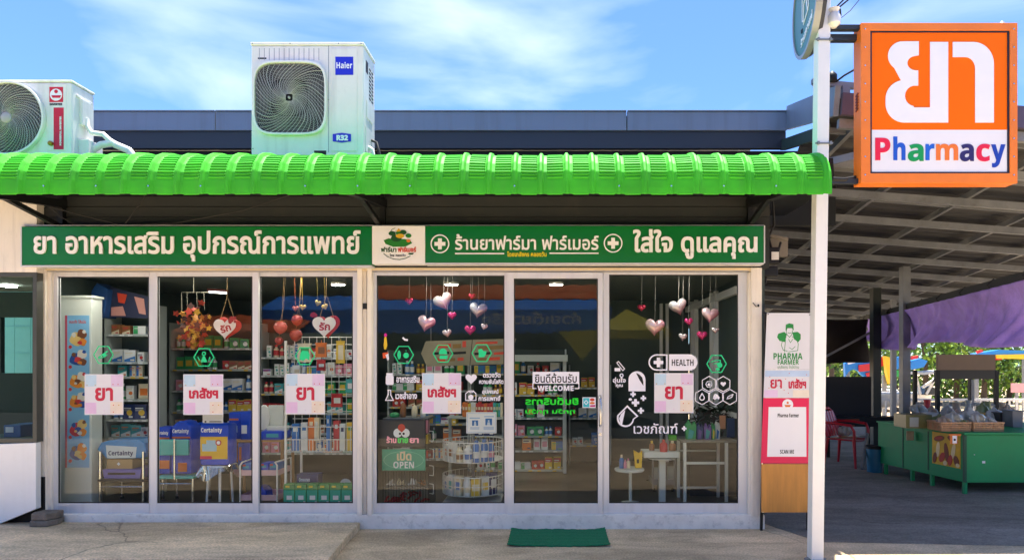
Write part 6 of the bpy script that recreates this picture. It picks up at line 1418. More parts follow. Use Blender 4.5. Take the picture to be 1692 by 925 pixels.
q.build('post', mGalv, sc); q = MB(); q.pbox(1104, 1114, 770, 791.5, d + .02, .05); q.pbox(1080, 1091, 772, 791.5, d + .02, .05); q.build('leaflet', mShelf, sc)
q = MB()
for a_ in (1082, 1112): q.lathe([(.02, -.01), (.02, .01)], (X(a_, d), d + .03, FL + .021), 10, 'x')
q.build('wheel', mRubber, sc)
# white framed side wall: posts and rail along the right inside wall
q = MB()
for yy, w in ((7.85, .05), (8.05, .05), (8.95, .05), (9.2, .05)): q.box(1.93, 1.98, yy, yy + w, FL, 2.45)
q.bar((1.94, 6.9, 2.36), (1.94, 9.55, 2.36), .05, .08); q.bar((1.94, 6.9, 1.02), (1.94, 9.55, 1.02), .04, .05); q.build('side_frame', mWhite, shop)
q = MB()
for a_ in (1093, 1103): q.bar((X(a_, 9.5), 9.54, FL), (X(a_, 9.5), 9.54, 2.45), .05, .04)
q.build('rear_frame', mWhite, shop)

# ------------------------------------------------------------------ market stalls on the right
mStall = M('stall_green', '#0c9154', .5, var=.10, scale=3, dirt=.12); mStallD = M('stall_trim', '#0a4a34', .5)
def legs_of(root, pts, zt, m):
    for (x_, y_) in pts:
        k = MB(); k.bar((x_, y_, 0), (x_, y_, zt), .04, .04); k.build('leg', m, root)
st = thing('market_stall', (5.6, 8.4, 0), 'large green painted market stall counter with yellow snack poster on its side', 'stall')
A, Bc, Cc, Dc = (4.93, 7.8), (6.6, 7.8), (6.6, 9.4), (4.66, 9.35)
q = MB(); q.plan([A, Bc, Cc, Dc], .145, .72); q.build('body', mStall, st, bevel=.006)
q = MB(); q.plan([(A[0] - .02, A[1] - .02), (Bc[0], Bc[1] - .02), Cc, (Dc[0] - .02, Dc[1] + .01)], .722, .745); q.build('counter_top', mStall, st, bevel=.004)
legs_of(st, [(4.95, 7.83), (4.86, 8.35), (4.80, 8.7), (4.70, 9.2), (6.5, 7.9)], .144, mStall)
q = MB(); q.bar((4.925, 7.79, .15), (4.925, 7.79, .715), .03, .03); q.build('corner_trim', mStallD, st)
q = MB(); nx = Vector((Dc[0] - A[0], Dc[1] - A[1], 0)).normalized(); nn = Vector((-nx.y, nx.x, 0)); 
if nn.x > 0: nn = -nn
def sp_(t, z, off=.004): p = Vector((A[0], A[1], 0)) + nx * t + nn * off; return Vector((p.x, p.y, z))
def squad(mb, t0, t1, z0, z1, off): mb.add([sp_(t0, z0, off), sp_(t1, z0, off), sp_(t1, z1, off), sp_(t0, z1, off), sp_(t0, z0, .001), sp_(t1, z0, .001), sp_(t1, z1, .001), sp_(t0, z1, .001)], [(0, 1, 2, 3), (0, 4, 5, 1), (1, 5, 6, 2), (2, 6, 7, 3), (3, 7, 4, 0)])
squad(q, .06, .52, .30, .705, .004)
def sell(mb, t, z, rt, rz, off, tilt=0, n=14):
    ps = []
    for i in range(n):
        a_ = 2 * math.pi * i / n; u_, w_ = rt * math.cos(a_), rz * math.sin(a_); ps.append((t + u_ * math.cos(tilt) - w_ * math.sin(tilt), z + u_ * math.sin(tilt) + w_ * math.cos(tilt)))
    mb.add([sp_(a_, c_, off) for a_, c_ in ps] + [sp_(a_, c_, .0035) for a_, c_ in ps], [tuple(range(n))] + [(i, (i + 1) % n, (i + 1) % n + n, i + n) for i in range(n)])
for k_, (m_, t_, z_, rt_, rz_, tl_) in enumerate(((1, .18, .64, .09, .035, .3), (3, .17, .645, .07, .02, .3), (1, .40, .63, .09, .035, -.2), (3, .41, .635, .07, .02, -.2), (2, .17, .50, .03, .10, .2), (1, .28, .47, .035, .12, -.15), (2, .42, .49, .03, .10, .1), (3, .35, .40, .04, .07, .5), (1, .12, .38, .04, .07, -.3), (3, .22, .38, .035, .07, .2), (2, .10, .335, .03, .025, 0), (2, .30, .335, .03, .03, 0), (1, .47, .38, .03, .07, .2))):
    q.m = m_; sell(q, t_, z_, rt_, rz_, .006 + .0004 * k_, tl_)
o = q.build('poster', [M('snack_yellow', '#e0b21c', .5, var=.15, scale=20), M('snack_brown', '#7a3418', .5), M('snack_cream', '#e9d3a0', .5), M('snack_red', '#b8331f', .5)], st)
q = MB(); q.pbox(1568, 1588, 716.5, 719.5, 7.795, .003); q.pbox(1570, 1582, 717, 733, 7.792, .003); q.m = 1; q.pbox(1574, 1581, 719.5, 732, 7.789, .003); q.m = 2; q.pp(circ(1577.5, 726, 2, 8), 7.7885, .001); q.build('tag', [M('tag_orange', '#d9772a', .5), mLet, mDark], st)
q = MB(); q.pbox(1623, 1628, 761, 765, 7.795, .003); q.pbox(1609.5, 1611, 750, 751.5, 7.795, .003); q.build('chip', mWhite, st)
# baskets with bagged goods
mBas = M('basket_tan', '#c79b72', .6, var=.12, scale=20)
def basket(px0, px1, d, lb):
    x0, x1 = X(px0, d), X(px1, d); z0, z1 = .747, .86; y0, y1 = d, d + .3
    b_ = thing('basket', ((x0 + x1) / 2, (y0 + y1) / 2, z0), lb, 'basket', 'tan plastic baskets on the green stall')
    q = MB(); q.box(x0, x1, y0, y1, z0, z0 + .006); q.build('bottom', mBas, b_)
    q = MB(); q.box(x0 - .01, x1 + .01, y0 - .012, y0, z1 - .018, z1); q.box(x0 - .01, x1 + .01, y1, y1 + .012, z1 - .018, z1); q.box(x0 - .01, x0, y0 + .001, y1 - .001, z1 - .018, z1); q.box(x1, x1 + .01, y0 + .001, y1 - .001, z1 - .018, z1); q.build('rim', mBas, b_, bevel=.003)
    q = MB(); n = 22
    for i in range(n + 1):
        xx = x0 + (x1 - x0) * i / n; q.bar((xx, y0 + .003, z0 + .007), (xx, y0 + .003, z1 - .019), .006 if i not in (0, 7, 15, n) else .016, .006); q.bar((xx, y1 - .003, z0 + .007), (xx, y1 - .003, z1 - .019), .006, .006)
    for z_ in (.025, .05, .075): q.bar((x0, y0 - .001, z0 + z_), (x1, y0 - .001, z0 + z_), .004, .008); 
    for i in range(14):
        yy = y0 + (y1 - y0) * i / 14
        for xx in (x0 + .003, x1 - .003): q.bar((xx, yy, z0 + .007), (xx, yy, z1 - .019), .006, .006)
    q.build('lattice', mBas, b_)
basket(1556, 1603, 7.92, 'tan lattice basket at the left of two on the green stall'); basket(1609, 1658, 7.92, 'tan lattice basket at the right of two on the green stall')
mBagC = M('bag_clear', '#aeb3ab', .25, var=.2, scale=9, bump=.6, bscale=16, coat=.3); mBagG = M('bag_greenish', '#7f8d5c', .3, var=.3, scale=9, bump=.6, bscale=16); mBagT = M('bag_tan', '#a89a86', .3, var=.25, scale=9, bump=.6, bscale=16)
def goodbag(px, pb, w, h, d, m, lb, zb=None):
    c_ = W(px, pb, d); s_ = d / F; zb = c_.z if zb is None else zb; seed = random.random() * 9
    def f_(u, v):
        a_ = 2 * math.pi * u; t = v; rr = (math.sin(math.pi * min(1, .15 + t * .85)) ** .6) * (1 if t < .8 else .55 - (t - .8) * .8) * (1 + .18 * math.sin(a_ * 3 + seed + 5 * t) + .13 * math.sin(a_ * 7 + seed * 2 + 3 * t) + .07 * math.sin(a_ * 13 + 9 * t + seed))
        return (c_.x + w / 2 * s_ * rr * math.cos(a_), d + .09 + .09 * rr * math.sin(a_), zb + h * s_ * t)
    q = MB(); q.grid(f_, 44, 12); tag(q.build('goods_bag', m, smooth=40, fix=False, merge=True), lb, 'bag', 'bags of goods heaped on the green stall')
bl = [(1566, 700, 22, 18, 7.95, mBagT, 'tan plastic bag in the left tan basket'), (1583, 700, 24, 26, 7.98, mBagC, 'pale plastic bag in the middle of the left tan basket'), (1594, 700, 16, 14, 7.95, mBagG, 'greenish plastic bag at the right end of the left tan basket'), (1622, 700, 22, 26, 7.96, mBagC, 'tall clear plastic bag in the right tan basket'), (1640, 700, 20, 18, 7.96, mBagC, 'knotted white plastic bag in the right tan basket'), (1560, 700, 24, 22, 8.4, mBagG, 'large greenish bag behind the left tan basket'), (1608, 700, 30, 34, 8.35, mBagC, 'bulging clear bag between and behind the two baskets'), (1589, 700, 20, 30, 8.5, mBagT, 'tan tied bag standing behind the clear bags')]
for a_ in bl: goodbag(*a_, zb=.80 if a_[4] < 8.2 else .747)
q = MB(); d = 8.3; q.pbox(1497, 1540, 690, 712, d, .3); q.m = 1; q.pbox(1503, 1518, 694, 710, d - .003, .002)
o = q; tag(q.build('clear_box', [M('box_olive', '#6c6a3c', .35, var=.2), M('box_pale', '#a6aba0', .3)], bevel=.008), 'olive plastic box of goods at the left end of the green stall', 'box')
x0 = bpy.data.objects['clear_box']; x0.location.z = .747
q = MB(); q.pbox(1498, 1510, 712, 727, 8.62, .004); tag(q.build('paper_notice', mBagT), 'small pale paper hanging on the dark side of the green stall', 'notice')

# clutter on the far half of the stall: trays, tubs and tied bags
for k_, (a_, w, h, d, m_, lb) in enumerate(((1515, 26, 12, 8.9, M('tray_grey', '#8f9089', .5), 'low grey tray at the far left corner of the green stall'), (1540, 18, 18, 8.75, M('tub_white', '#c9c9c2', .4), 'white square tub behind the olive plastic box'), (1600, 26, 10, 8.85, M('tray_brown', '#7a5a3c', .6), 'brown shallow tray behind the left tan basket'), (1634, 22, 16, 8.8, M('tub_yellow', '#c9a43a', .5), 'yellow tub behind the right tan basket'), (1662, 20, 20, 8.6, M('tub_black', '#2a2a2a', .5), 'black tub right of the right tan basket'), (1682, 18, 26, 8.4, M('tub_grey', '#77787a', .5), 'grey bin at the far right end of the green stall'))):
    s_ = d / F; x_ = X(a_, d); q = MB(); ww, hh = w * s_ / 2, h * s_; q.prism([(x_ - ww * .88, .747), (x_ + ww * .88, .747), (x_ + ww, .747 + hh), (x_ - ww, .747 + hh)], d, d + .2); q.box(x_ - ww - .01, x_ + ww + .01, d - .01, d + .21, .747 + hh + .001, .747 + hh + .014)
    tag(q.build('tub', m_, bevel=.004), lb, 'tub')
for a_ in ((1524, 700, 22, 22, 8.85, mBagC, 'tied pale bag on the grey tray at the far left of the stall'), (1546, 700, 18, 30, 8.95, mBagT, 'tall tan bag between the white tub and the baskets'), (1650, 700, 26, 30, 8.7, mBagC, 'large pale bag behind the right end of the right basket'), (1630, 700, 18, 36, 8.95, mBagG, 'tall greenish bag behind the yellow tub'), (1672, 700, 22, 34, 8.85, mBagT, 'slumped tan bag near the right edge of the stall'), (1574, 700, 20, 34, 8.7, mBagC, 'upright clear bag behind the left tan basket')): goodbag(*a_, zb=.747 if a_[0] != 1524 else .86)
q = MB()
for (t0, t1, z0, z1) in ((.58, .60, .2, .7), (1.05, 1.065, .16, .71)): squad(q, t0, t1, z0, z1, .005)
q.build('panel_joint', mStallD, st)

# glass food case frame with brown board behind the stall
fc = thing('food_case', (X(1595, 9.6), 9.9, 0), 'black framed food case with a blank brown board on top behind the stall', 'food case')
d = 9.6
for a_ in (1549, 1646):
    for yy in (d, d + .6): k = MB(); k.bar((X(a_, d), yy, 0), (X(a_, d), yy, Z(612, d)), .05, .05); k.build('post', mDark, fc)
k = MB(); k.pbox(1547, 1648, 611, 626, d - .02, .06); k.build('header', M('case_header', '#3a3a36', .6), fc)
k = MB(); k.pbox(1550, 1645, 585.5, 611, d - .04, .05); k.build('board', M('board_brown', '#83705c', .7, var=.08), fc)
k = MB(); k.pbox(1550, 1645, 668, 671, d - .02, .6); k.pbox(1606, 1610, 627, 668, d + .02, .02); k.build('rail', mGalv, fc)
k = MB(); k.pbox(1552, 1643, 690, 760, d, .55); k.build('base', mDark, fc)
for k_, (a_, w, h, cn, lb) in enumerate(((1532, 13, 34, 'red', 'dark red'), (1563, 12, 30, 'white', 'clear white'), (1580, 15, 28, 'cream', 'pale cream'), (1600, 12, 32, 'white', 'tall white'), (1618, 13, 26, 'white', 'short white'), (1632, 12, 30, 'pink', 'greenish'), (1656, 12, 28, 'cream', 'cream'))):
    d = 9.3 if k_ else 9.2; q = MB(); s_ = d / F; q.lathe([(w * .5 * s_, 0), (w * .52 * s_, h * .6 * s_), (w * .35 * s_, h * .8 * s_), (w * .4 * s_, h * s_)], (X(a_, d), d, .747), 14); q.lathe([(w * .42 * s_, h * s_ + .001), (w * .42 * s_, h * s_ + .02)], (X(a_, d), d, .747), 14); tag(q.build('jar', {'red': pk('red'), 'white': mBagC, 'cream': mBagT, 'pink': mBagG}[cn], smooth=50), f'{lb} jar standing on the far side of the green stall', 'jar', f'{lb} jars on the green stall')

# red chair, black board, blue bucket, counters deeper under the canopy
mRC = M('chair_red', '#b3172c', .35, var=.06, coat=.2)
ch = thing('plastic_chair', (X(1392, 10), 10.0, 0), 'red plastic armchair on the concrete beside the white pole', 'chair')
d = 10.0; cx3 = X(1399, d)
def chair_rot(mb): mb.xf(Matrix.Translation((cx3, d, 0)) @ Matrix.Rotation(R(42), 4, 'Z')); return mb
q = MB(); q.grid(lambda u, v: (-.23 + .46 * u, -.22 + .44 * v, .43 - .02 * math.sin(math.pi * u)), 8, 8); o = chair_rot(q).build('seat', mRC, ch, smooth=60); m_ = o.modifiers.new('t', 'SOLIDIFY'); m_.thickness = .025
q = MB()
for i in range(5): xx = -.17 + i * .085; q.bar((xx, .2, .44), (xx * 1.05, .255, .62), .062, .014, up=(0, 1, 0)); q.bar((xx * 1.05, .255, .615), (xx * .97, .31, .82), .062, .014, up=(0, 1, 0))
q.path([(-.21, .2, .44), (-.23, .27, .64), (-.19, .32, .80), (-.1, .34, .86), (.1, .34, .86), (.19, .32, .80), (.23, .27, .64), (.21, .2, .44)], .024, 8); chair_rot(q).build('backrest', mRC, ch, smooth=60)
for s_ in (-1, 1):
    q = MB(); q.path([(.23 * s_, .28, .66), (.27 * s_, .05, .66), (.27 * s_, -.18, .64), (.25 * s_, -.22, .56), (.24 * s_, -.22, .43)], .022, 8); chair_rot(q).build('armrest', mRC, ch, smooth=60)
    for yy in (-.2, .2): q = MB(); q.path([(.21 * s_, yy, .43), (.25 * s_, yy * 1.22, 0)], [.028, .018], 8); chair_rot(q).build('leg', mRC, ch, smooth=60)
goodbag(1399, 728, 20, 18, 10.0, mBagC, 'white plastic bag lying on the red chair seat', zb=.45)
bb = thing('black_board', (X(1402, 10.8), 10.8, 0), 'large black board standing behind the red chair under the canopy', 'board')
q = MB(); q.pbox(1362, 1440, 622, 689, 10.8, .06); q.build('panel', mBlack, bb, bevel=.006)
for a_ in (1368, 1434): q = MB(); q.bar((X(a_, 10.83), 10.83, 0), (X(a_, 10.83), 10.83, Z(688, 10.8)), .05, .05); q.build('leg', mBlack, bb)
q = MB(); q.box(X(1365, 10.5), X(1490, 10.5), 10.45, 10.75, .55, .70); q.m = 1; q.pbox(1396, 1420, 692, 694, 10.447, .002); q.pbox(1398, 1412, 702, 704, 10.447, .002); tag(q.build('dark_counter', [M('counter_black', '#1b1a19', .5), M('orange_print', '#a8481c', .5)]), 'long black counter with faint orange print under the black board', 'counter')
q = MB(); q.pbox(1358, 1378, 686, 718, 10.6, .4); tag(q.build('metal_box', M('box_metal', '#6e706c', .5, metal=.2), bevel=.008), 'grey metal box behind the backrest of the red chair', 'box')
d = 9.4; q = MB(); q.lathe([(.10, 0), (.115, .34)], (X(1445, d), d, .0), 20); q.m = 1; q.lathe([(.125, .341), (.125, .37), (.11, .385)], (X(1445, d), d, 0), 20); tag(q.build('bucket', [M('bucket_blue', '#256a8a', .35), mDark], smooth=40), 'blue plastic bucket with dark lid left of the green stall', 'bucket')
q = MB(); q.bar(W(1424, 787, 9.3) * 1, W(1433, 728, 9.6), .03, .05); q.bar(W(1428, 787, 9.6), W(1434, 728, 9.7), .03, .05); q.bar(W(1420, 733, 9.6), W(1436, 733, 9.6), .04, .03); 
tag(q.build('folding_stool', mGalv), 'grey folded metal stool leaning beside the blue bucket', 'stool')
o = bpy.data.objects['folding_stool']; o.location.z = 0.0

# ------------------------------------------------------------------ bright yard beyond the canopy
mLf = [M('foliage_a', (.10, .21, .02), .6, var=.3, scale=2), M('foliage_b', (.19, .32, .03), .6, var=.3, scale=2), M('foliage_c', (.03, .07, .015), .6, var=.3, scale=2)]
mTrunk = M('bark', (.12, .085, .06), .9, var=.3, scale=8, bump=.5)
def tree(px, d, h, w, lb, nleaf=1500, zb=.9, cat='tree', nm='tree'):
    xx = X(px, d); t_ = thing(nm, (xx, d, 0), lb, cat, 'trees in the bright yard')
    q = MB(); q.path([(xx, d, 0), (xx + .05, d, h * .3), (xx - .05, d + .05, h * .55), (xx + .05, d, h * .85)], [.11, .09, .07, .03], 8)
    for k in range(5): a_ = k * 1.3; q.path([(xx, d, h * (.35 + .08 * k)), (xx + math.cos(a_) * w * .3, d + math.sin(a_) * w * .3, h * (.55 + .08 * k))], [.045, .015], 6)
    q.build('trunk', mTrunk, t_, smooth=60)
    q = MB(); cl = [(random.gauss(0, w * .26), random.gauss(0, w * .26), random.uniform(zb, h), random.uniform(.25, .5) * w * .45) for _ in range(16)]
    for k in range(nleaf):
        c = random.choice(cl); v = Vector((random.gauss(0, 1), random.gauss(0, 1), random.gauss(0, 1))).normalized() * c[3] * random.uniform(.5, 1.1)
        p = Vector((xx + c[0], d + c[1], c[2])) + v; q.m = random.choice((0, 0, 1, 2)); s_ = random.uniform(.07, .15)
        n_ = Vector((random.gauss(0, 1), random.gauss(0, 1), random.gauss(.6, .6))).normalized(); a_ = n_.orthogonal().normalized() * s_; e_ = n_.cross(a_).normalized() * s_ * .5
        q.add([p - a_, p + e_, p + a_, p - e_], [(0, 1, 2, 3)])
    q.build('crown', mLf, t_, fix=False); return t_
for (px, d, h, w, lb, zb) in ((1372, 22, 4.2, 3.2, 'leafy tree with visible trunk beside the white pole, beyond the canopy', 1.2), (1425, 25, 4.5, 3.4, 'leafy tree behind the blue fairground board', 1.0), (1528, 24, 4.5, 4.0, 'bright leafy tree right of the second grey post, beyond the canopy', 1.1), (1580, 26, 4.4, 4.5, 'wide leafy tree behind the brown food case board', .8), (1625, 23, 3.2, 3.6, 'low bright leafy tree seen through the food case frame', .5), (1668, 25, 4.6, 4.2, 'leafy tree at the right edge beyond the canopy', .7), (1480, 30, 5.0, 4.5, 'distant leafy tree between the two grey posts', 1.0), (1720, 24, 4.6, 4, 'leafy tree just outside the right edge beyond the canopy', .8)):
    tree(px, d, h, w, lb, 1700, zb)
q = MB()
for k in range(2600):
    p = Vector((random.uniform(7, 21), random.uniform(26.5, 29), random.uniform(0, 2.2) * random.uniform(.5, 1))); q.m = random.choice((0, 1, 1, 2)); s_ = random.uniform(.10, .2); n_ = Vector((random.gauss(0, 1), random.gauss(0, 1), random.gauss(.6, .6))).normalized(); a_ = n_.orthogonal().normalized() * s_; e_ = n_.cross(a_).normalized() * s_ * .6
    q.add([p - a_, p + e_, p + a_, p - e_], [(0, 1, 2, 3)])
tag(q.build('hedge', mLf, fix=False), 'long bright green hedge closing the yard beyond the canopy', 'hedge', kind='stuff')
# fairground boards in strong colours
fb = thing('fairground_board', (X(1410, 19), 19, 0), 'colourful blue and red fairground board with arches beyond the canopy', 'painted board')
d = 19.0; cB = M('fair_blue', '#1d7fd0', .4); cR = M('fair_red', '#d02a2e', .4); cY = M('fair_yellow', '#f0c21c', .4); cG = M('fair_green', '#1f9a4a', .4); cO = M('fair_orange', '#ef7a1a', .4)
q = MB(); q.pp([(1393, 600), (1415, 590), (1440, 588), (1442, 622), (1425, 622)] + arc(1408, 622, 12, 0, 180, 8)[1:-1] + [(1394, 622)], d, .12); q.build('blue_arch', cB, fb)
q = MB(); q.pp([(1418, 603), (1440, 600), (1440, 612), (1419, 614)], d - .14, .03); q.pp([(1430, 616), (1440, 614), (1440, 622), (1432, 622)], d - .14, .03); q.build('red_stripe', cR, fb)
q = MB(); q.pp([(1400, 598), (1412, 595), (1413, 599), (1401, 602)], d - .14, .03); q.pp([(1420, 592), (1436, 590), (1436, 593), (1420, 596)], d - .14, .03); q.build('white_stripe', mLet, fb)
q = MB(); q.bar((X(1400, d), d - .05, 0), (X(1400, d), d - .05, Z(610, d)), .08, .08); q.bar((X(1438, d), d - .05, 0), (X(1438, d), d - .05, Z(610, d)), .08, .08); q.build('post', mGalv, fb)
fb2 = thing('fairground_board', (X(1500, 19), 19, 0), 'yellow, blue and green fairground slide shape between the grey posts', 'painted board')
q = MB(); q.pp([(1458, 588), (1466, 590), (1468, 612), (1472, 632), (1466, 634), (1461, 614)], d, .15); q.build('yellow_slide', cY, fb2)
q = MB(); q.pp([(1476, 590), (1492, 588), (1500, 596), (1516, 592), (1528, 596), (1522, 606), (1504, 610), (1490, 604), (1478, 610)], d + .3, .15); q.build('blue_wing', cB, fb2)
q = MB(); q.pp([(1448, 592), (1457, 590), (1458, 604), (1449, 606)], d + .2, .1); q.pp([(1504, 589), (1514, 587), (1514, 592), (1504, 594)], d - .1, .1); q.build('red_patch', cR, fb2)
q = MB(); q.pp([(1470, 610), (1484, 612), (1482, 622), (1472, 620)], d + .1, .1); q.build('green_patch', cG, fb2)
q = MB(); q.bar((X(1464, d), d + .1, 0), (X(1464, d), d + .1, Z(620, d)), .1, .1); q.bar((X(1486, d), d + .4, 0), (X(1486, d), d + .4, Z(606, d)), .1, .1); q.bar((X(1512, d), d + .4, 0), (X(1512, d), d + .4, Z(604, d)), .1, .1); q.build('post', mGalv, fb2)
fb3 = thing('fairground_board', (X(1650, 19), 19, 0), 'low red, blue and yellow fairground canopy edge at the far right', 'painted board')
q = MB(); q.pp([(1602, 584), (1640, 578), (1700, 580), (1700, 590), (1640, 588), (1606, 590)], d, .3); q.build('blue_edge', cB, fb3)
q = MB(); q.pp([(1626, 590), (1648, 588.5), (1648, 594), (1628, 595)], d - .05, .2); q.pp([(1612, 580), (1622, 577), (1624, 581), (1614, 584)], d - .31, .03); q.build('red_edge', cR, fb3)
q = MB(); q.pp([(1644, 586), (1692, 585), (1692, 593), (1646, 592)], d - .32, .05); q.build('yellow_edge', cY, fb3)
q = MB(); q.bar((X(1610, d), d - .1, 0), (X(1610, d), d - .1, Z(589, d)), .08, .08); q.bar((X(1688, d), d - .1, 0), (X(1688, d), d - .1, Z(589, d)), .08, .08); q.build('post', mGalv, fb3)
# white boat on its stand
bt = thing('boat', (X(1525, 17), 17, 0), 'white motor boat with canopy frame parked beyond the canopy, behind the grey posts', 'boat')
d = 16.5; q = MB()
def hull(u, v):
    x_ = X(1440, d) + (X(1560, d) - X(1440, d)) * u; w_ = .62 * math.sin(math.pi * min(1, .25 + u * .75)) ** .5; a_ = math.pi * v
    return (x_, d + .6 - w_ * math.cos(a_), Z(652, d) + .04 * u - .42 * math.sin(a_) ** .8 * (1 - .3 * u))
q.grid(hull, 20, 10); q.build('hull', mWhite, bt, smooth=60, fix=False)
q = MB(); q.box(X(1442, d), X(1556, d), d + .2, d + 1.0, Z(652, d) - .02, Z(650, d)); q.build('deck', mWhiteP, bt)
q = MB(); q.pp([(1500, 614), (1556, 610), (1560, 614), (1500, 618)], d, .7); q.bar(W(1520, 651, d), W(1512, 616, d), .06, .06); q.bar(W(1530, 651, d), W(1545, 624, d), .06, .06); q.bar(W(1524, 640, d), W(1552, 622, d), .06, .06); q.build('canopy_frame', mWhite, bt)
q = MB(); q.pp([(1516, 651), (1518, 640), (1526, 636), (1534, 640), (1536, 651)], d + .3, .3); q.build('windscreen', M('boat_screen', '#2a3036', .2), bt)
q = MB()
for a_ in (1462, 1540): q.bar((X(a_, d), d + .6, 0), (X(a_, d), d + .6, Z(668, d)), .12, .12)
q.build('stand', mGalv, bt)
# white railing and pale road beyond
q = MB(); d = 14.5
for yy in (660, 690): q.bar((X(1440, d), d, Z(yy, d)), (X(1720, d), d, Z(yy, d)), .05, .05)
rl = tag(q.build('railing', mWhite), 'white metal railing behind the food case and grey posts', 'railing')
q = MB()
for i in range(24): xx = X(1440 + i * 12, d); q.bar((xx, d + .001, 0), (xx, d + .001, Z(660, d) - .026), .03, .03)
q.build('baluster', mWhite, rl)
for k_, (a_, w) in enumerate(((1460, 16), (1530, 14), (1598, 14), (1640, 15), (1665, 14))):
    cr = thing('parked_car', (X(a_ if k_ else 1455, 21), 21, 0), ['white car parked left of the boat beyond the railing', 'x'][0], 'car') if k_ == 0 else None
    if cr is None: continue
    d = 20.5; x0_ = X(1440, d); 
    q = MB(); q.prism([(X(x_, d), Z(y_, d)) for x_, y_ in [(1436, 676), (1436, 658), (1446, 655), (1456, 643), (1484, 643), (1494, 656), (1500, 658), (1500, 676)]], d, d + 1.6); q.build('body', mWhite, cr, bevel=.05)
    q = MB(); q.pp([(1450, 655), (1457, 645.5), (1469, 645.5), (1469, 655)], d - .005, .01); q.pp([(1471, 645.5), (1483, 645.5), (1490, 655), (1471, 655)], d - .005, .01); q.build('window', M('car_glass', '#16191c', .15), cr)
    for xw in (1449, 1487): q = MB(); q.lathe([(.31, -.1), (.31, .1)], (X(xw, d), d + .1, .31), 20, 'y'); q.m = 1; q.lathe([(.18, -.11), (.18, -.101)], (X(xw, d), d + .1, .31), 16, 'y'); q.build('wheel', [mRubber, mChrome], cr)
sg_ = thing('pink_sign', (X(1678, 18), 18, 0), 'small pink and white sign board among the trees at the far right', 'sign'); d = 18; q = MB(); q.pp([(1670, 633), (1692, 633), (1692, 648), (1670, 648)], d, .04); q.build('board', M('pink_board', '#d9a0a4', .5), sg_); q = MB(); q.bar((X(1680, d), d, 0), (X(1680, d), d, Z(648, d)), .06, .06); q.build('post', mGalv, sg_)

# ------------------------------------------------------------------ across the street (seen mirrored in the glass)
YS = 12.6
def rx(px, dvv): return X(px, dvv)
bd = thing('opposite_building', (0, -7.5, 0), 'dark terrace of shops across the street, mirrored in the pharmacy glass', 'building')
q = MB(); q.box(-22, 22, -8.2, -8, 0, 5.2); q.build('wall', M('opp_wall', '#243430', .8, var=.25, scale=1), bd)
q = MB()
for i in range(14): q.box(-21 + i * 3.0, -18.6 + i * 3.0, -7.99, -7.95, .1, 2.6)
q.build('shutter', M('opp_shutter', '#3d4a48', .6, var=.2), bd)
def reflect_awning(x0, x1, y0, z0, z1, col_, nm, lb, dep=1.4, scal=.35):
    t_ = thing('street_awning', ((x0 + x1) / 2, y0, 0), lb, 'awning'); q = MB(); n = int((x1 - x0) / scal * 8)
    def f_(u, v):
        xx = x0 + (x1 - x0) * u; sc_ = abs(math.sin(math.pi * xx / scal)) ** .5 * .09
        if v < .6: k = v / .6; return (xx, y0 - dep * (1 - k), z1 + (1 - k) * .5 + .02 * math.sin(xx * 14))
        k = (v - .6) / .4; return (xx, y0 + .01 * math.sin(xx * 18), z1 - (z1 - z0) * k - sc_ * k)
    q.grid(f_, n, 10); q.build('cloth', M(nm, col_, .7, var=.12, scale=2), t_, fix=False, smooth=30)
    q = MB()
    for xx in (x0 + .1, (x0 + x1) / 2, x1 - .1): q.bar((xx, y0 - .1, 0), (xx, y0 - .1, z1 - .05), .06, .06)
    q.build('post', mGalv, t_)
    return t_
dvv = 17.0
ba = reflect_awning(rx(425, dvv), rx(1010, dvv), YS - dvv, Z(546, dvv), Z(512, dvv), '#2484f0', 'cloth_blue', 'blue scalloped street awning mirrored across the panes and door')
tm = text_mb('ก๋วยเตี๋ยว เรือ', .02, .004); tm.v = [Vector((rx(960, dvv) - p.x * 2.6, YS - dvv + .05 - p.y, Z(536, dvv) + p.z * .32)) for p in tm.v]; tm.build('lettering', mLet, ba)
reflect_awning(rx(600, 18), rx(1000, 18), YS - 18, Z(520, 18), Z(494, 18), '#dc6426', 'cloth_orange', 'rust orange roof edge mirrored above the blue awning', 1.0, .6)
reflect_awning(rx(285, 16), rx(490, 16), YS - 16, Z(573, 16), Z(548, 16), '#dc6426', 'cloth_orange', 'rust orange awning mirrored low in the second and third panes', 1.4, .5)
dvv = 15.5
q = MB(); ax = rx(1046, dvv); y0 = YS - dvv
q.add([(ax, y0 - 1.4, Z(503, dvv)), (rx(985, dvv), y0, Z(545, dvv)), (rx(1108, dvv), y0, Z(545, dvv)), (rx(1108, dvv), y0 - 2.8, Z(545, dvv)), (rx(985, dvv), y0 - 2.8, Z(545, dvv)), (rx(985, dvv), y0, Z(560, dvv)), (rx(1108, dvv), y0, Z(560, dvv))], [(0, 1, 2), (0, 2, 3), (0, 3, 4), (0, 4, 1), (1, 5, 6, 2)])
mYel = M('tent_yellow', '#c8b83a', .7, var=.12)
o = tag(q.build('market_tent', mYel, fix=False), 'olive yellow market tent mirrored in the right pane', 'tent')
k = MB()
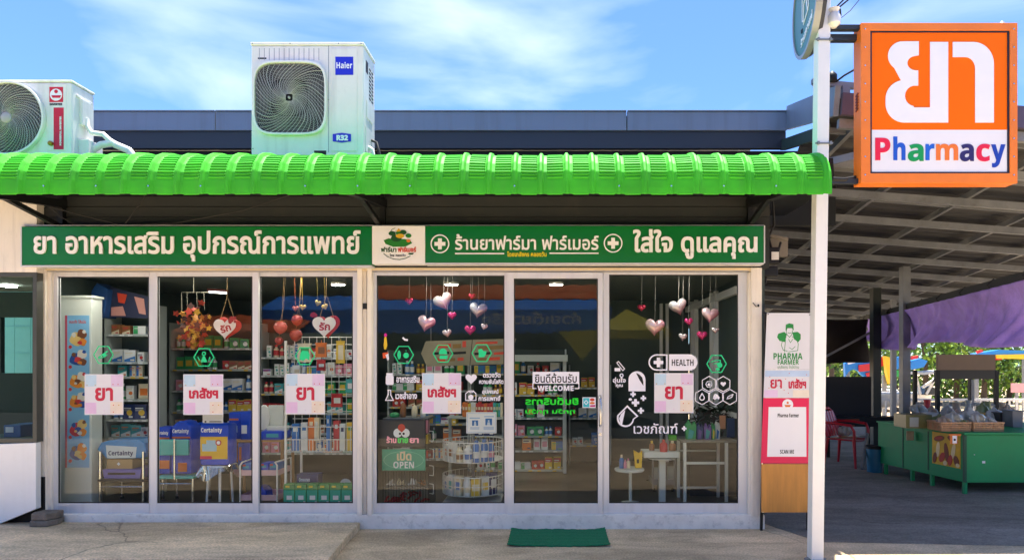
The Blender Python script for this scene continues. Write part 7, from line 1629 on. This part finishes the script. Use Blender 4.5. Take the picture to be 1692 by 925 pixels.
for a_ in (990, 1104): k.bar((rx(a_, dvv), y0 - .05, 0), (rx(a_, dvv), y0 - .05, Z(545, dvv)), .05, .05)
k.build('post', mGalv, o)
q = MB(); q.add([(rx(922, dvv), y0, Z(547, dvv)), (rx(1002, dvv), y0, Z(545, dvv)), (rx(962, dvv), y0 + .05, Z(596, dvv)), (rx(922, dvv), y0 - .02, Z(547, dvv)), (rx(1002, dvv), y0 - .02, Z(545, dvv)), (rx(962, dvv), y0 + .03, Z(596, dvv))], [(0, 1, 2), (5, 4, 3), (0, 3, 4, 1), (1, 4, 5, 2), (2, 5, 3, 0)])
tag(q.build('bunting', mYel), 'hanging olive yellow cloth triangle mirrored in the sliding door', 'bunting')
d = 7.45; sk = lambda a_, c_: (a_, c_ - (a_ - 775) * .05)
q = MB(); q.pp([sk(a_, c_) for a_, c_ in [(696, 580), (704, 560), (853, 563), (840, 604), (706, 602)]], d, .012)
o = tag(q.build('menu_board', M('menu_cream', '#8f8870', .6, var=.1)), 'cream board with red and brown print hung behind the bell and tooth hexagon stickers', 'board')
k = MB()
for j, (m_, a_, c_, y_, h_) in enumerate(((0, 722, 745, 566, 6), (2, 748, 762, 567, 7), (0, 764, 770, 563, 10), (1, 716, 742, 579, 4), (1, 746, 770, 580, 4), (0, 722, 736, 589, 6), (2, 740, 752, 590, 5), (0, 756, 766, 590, 5), (0, 786, 822, 566, 4), (2, 790, 834, 573, 6), (1, 784, 812, 583, 4), (0, 816, 838, 584, 4), (2, 790, 804, 592, 5), (0, 808, 826, 592, 5))):
    k.m = m_; k.pp([sk(a_, y_ + h_), sk(c_, y_ + h_), sk(c_, y_), sk(a_, y_)], d - .0125, .001)
k.m = 1; k.pp([sk(776, 603), sk(777, 603), sk(781, 561), sk(780, 561)], d - .0125, .0014)
k.build('print', [mLr, mDark, M('print_brown', '#8a6a35', .5)], o)
k = MB()
for a_ in (712, 846): k.path([W(*sk(a_, 564), d - .006), (X(a_, d), d - .006, 2.499)], .003, 5)
k.build('cord', M('string_grey', '#8a8580', .6), o)
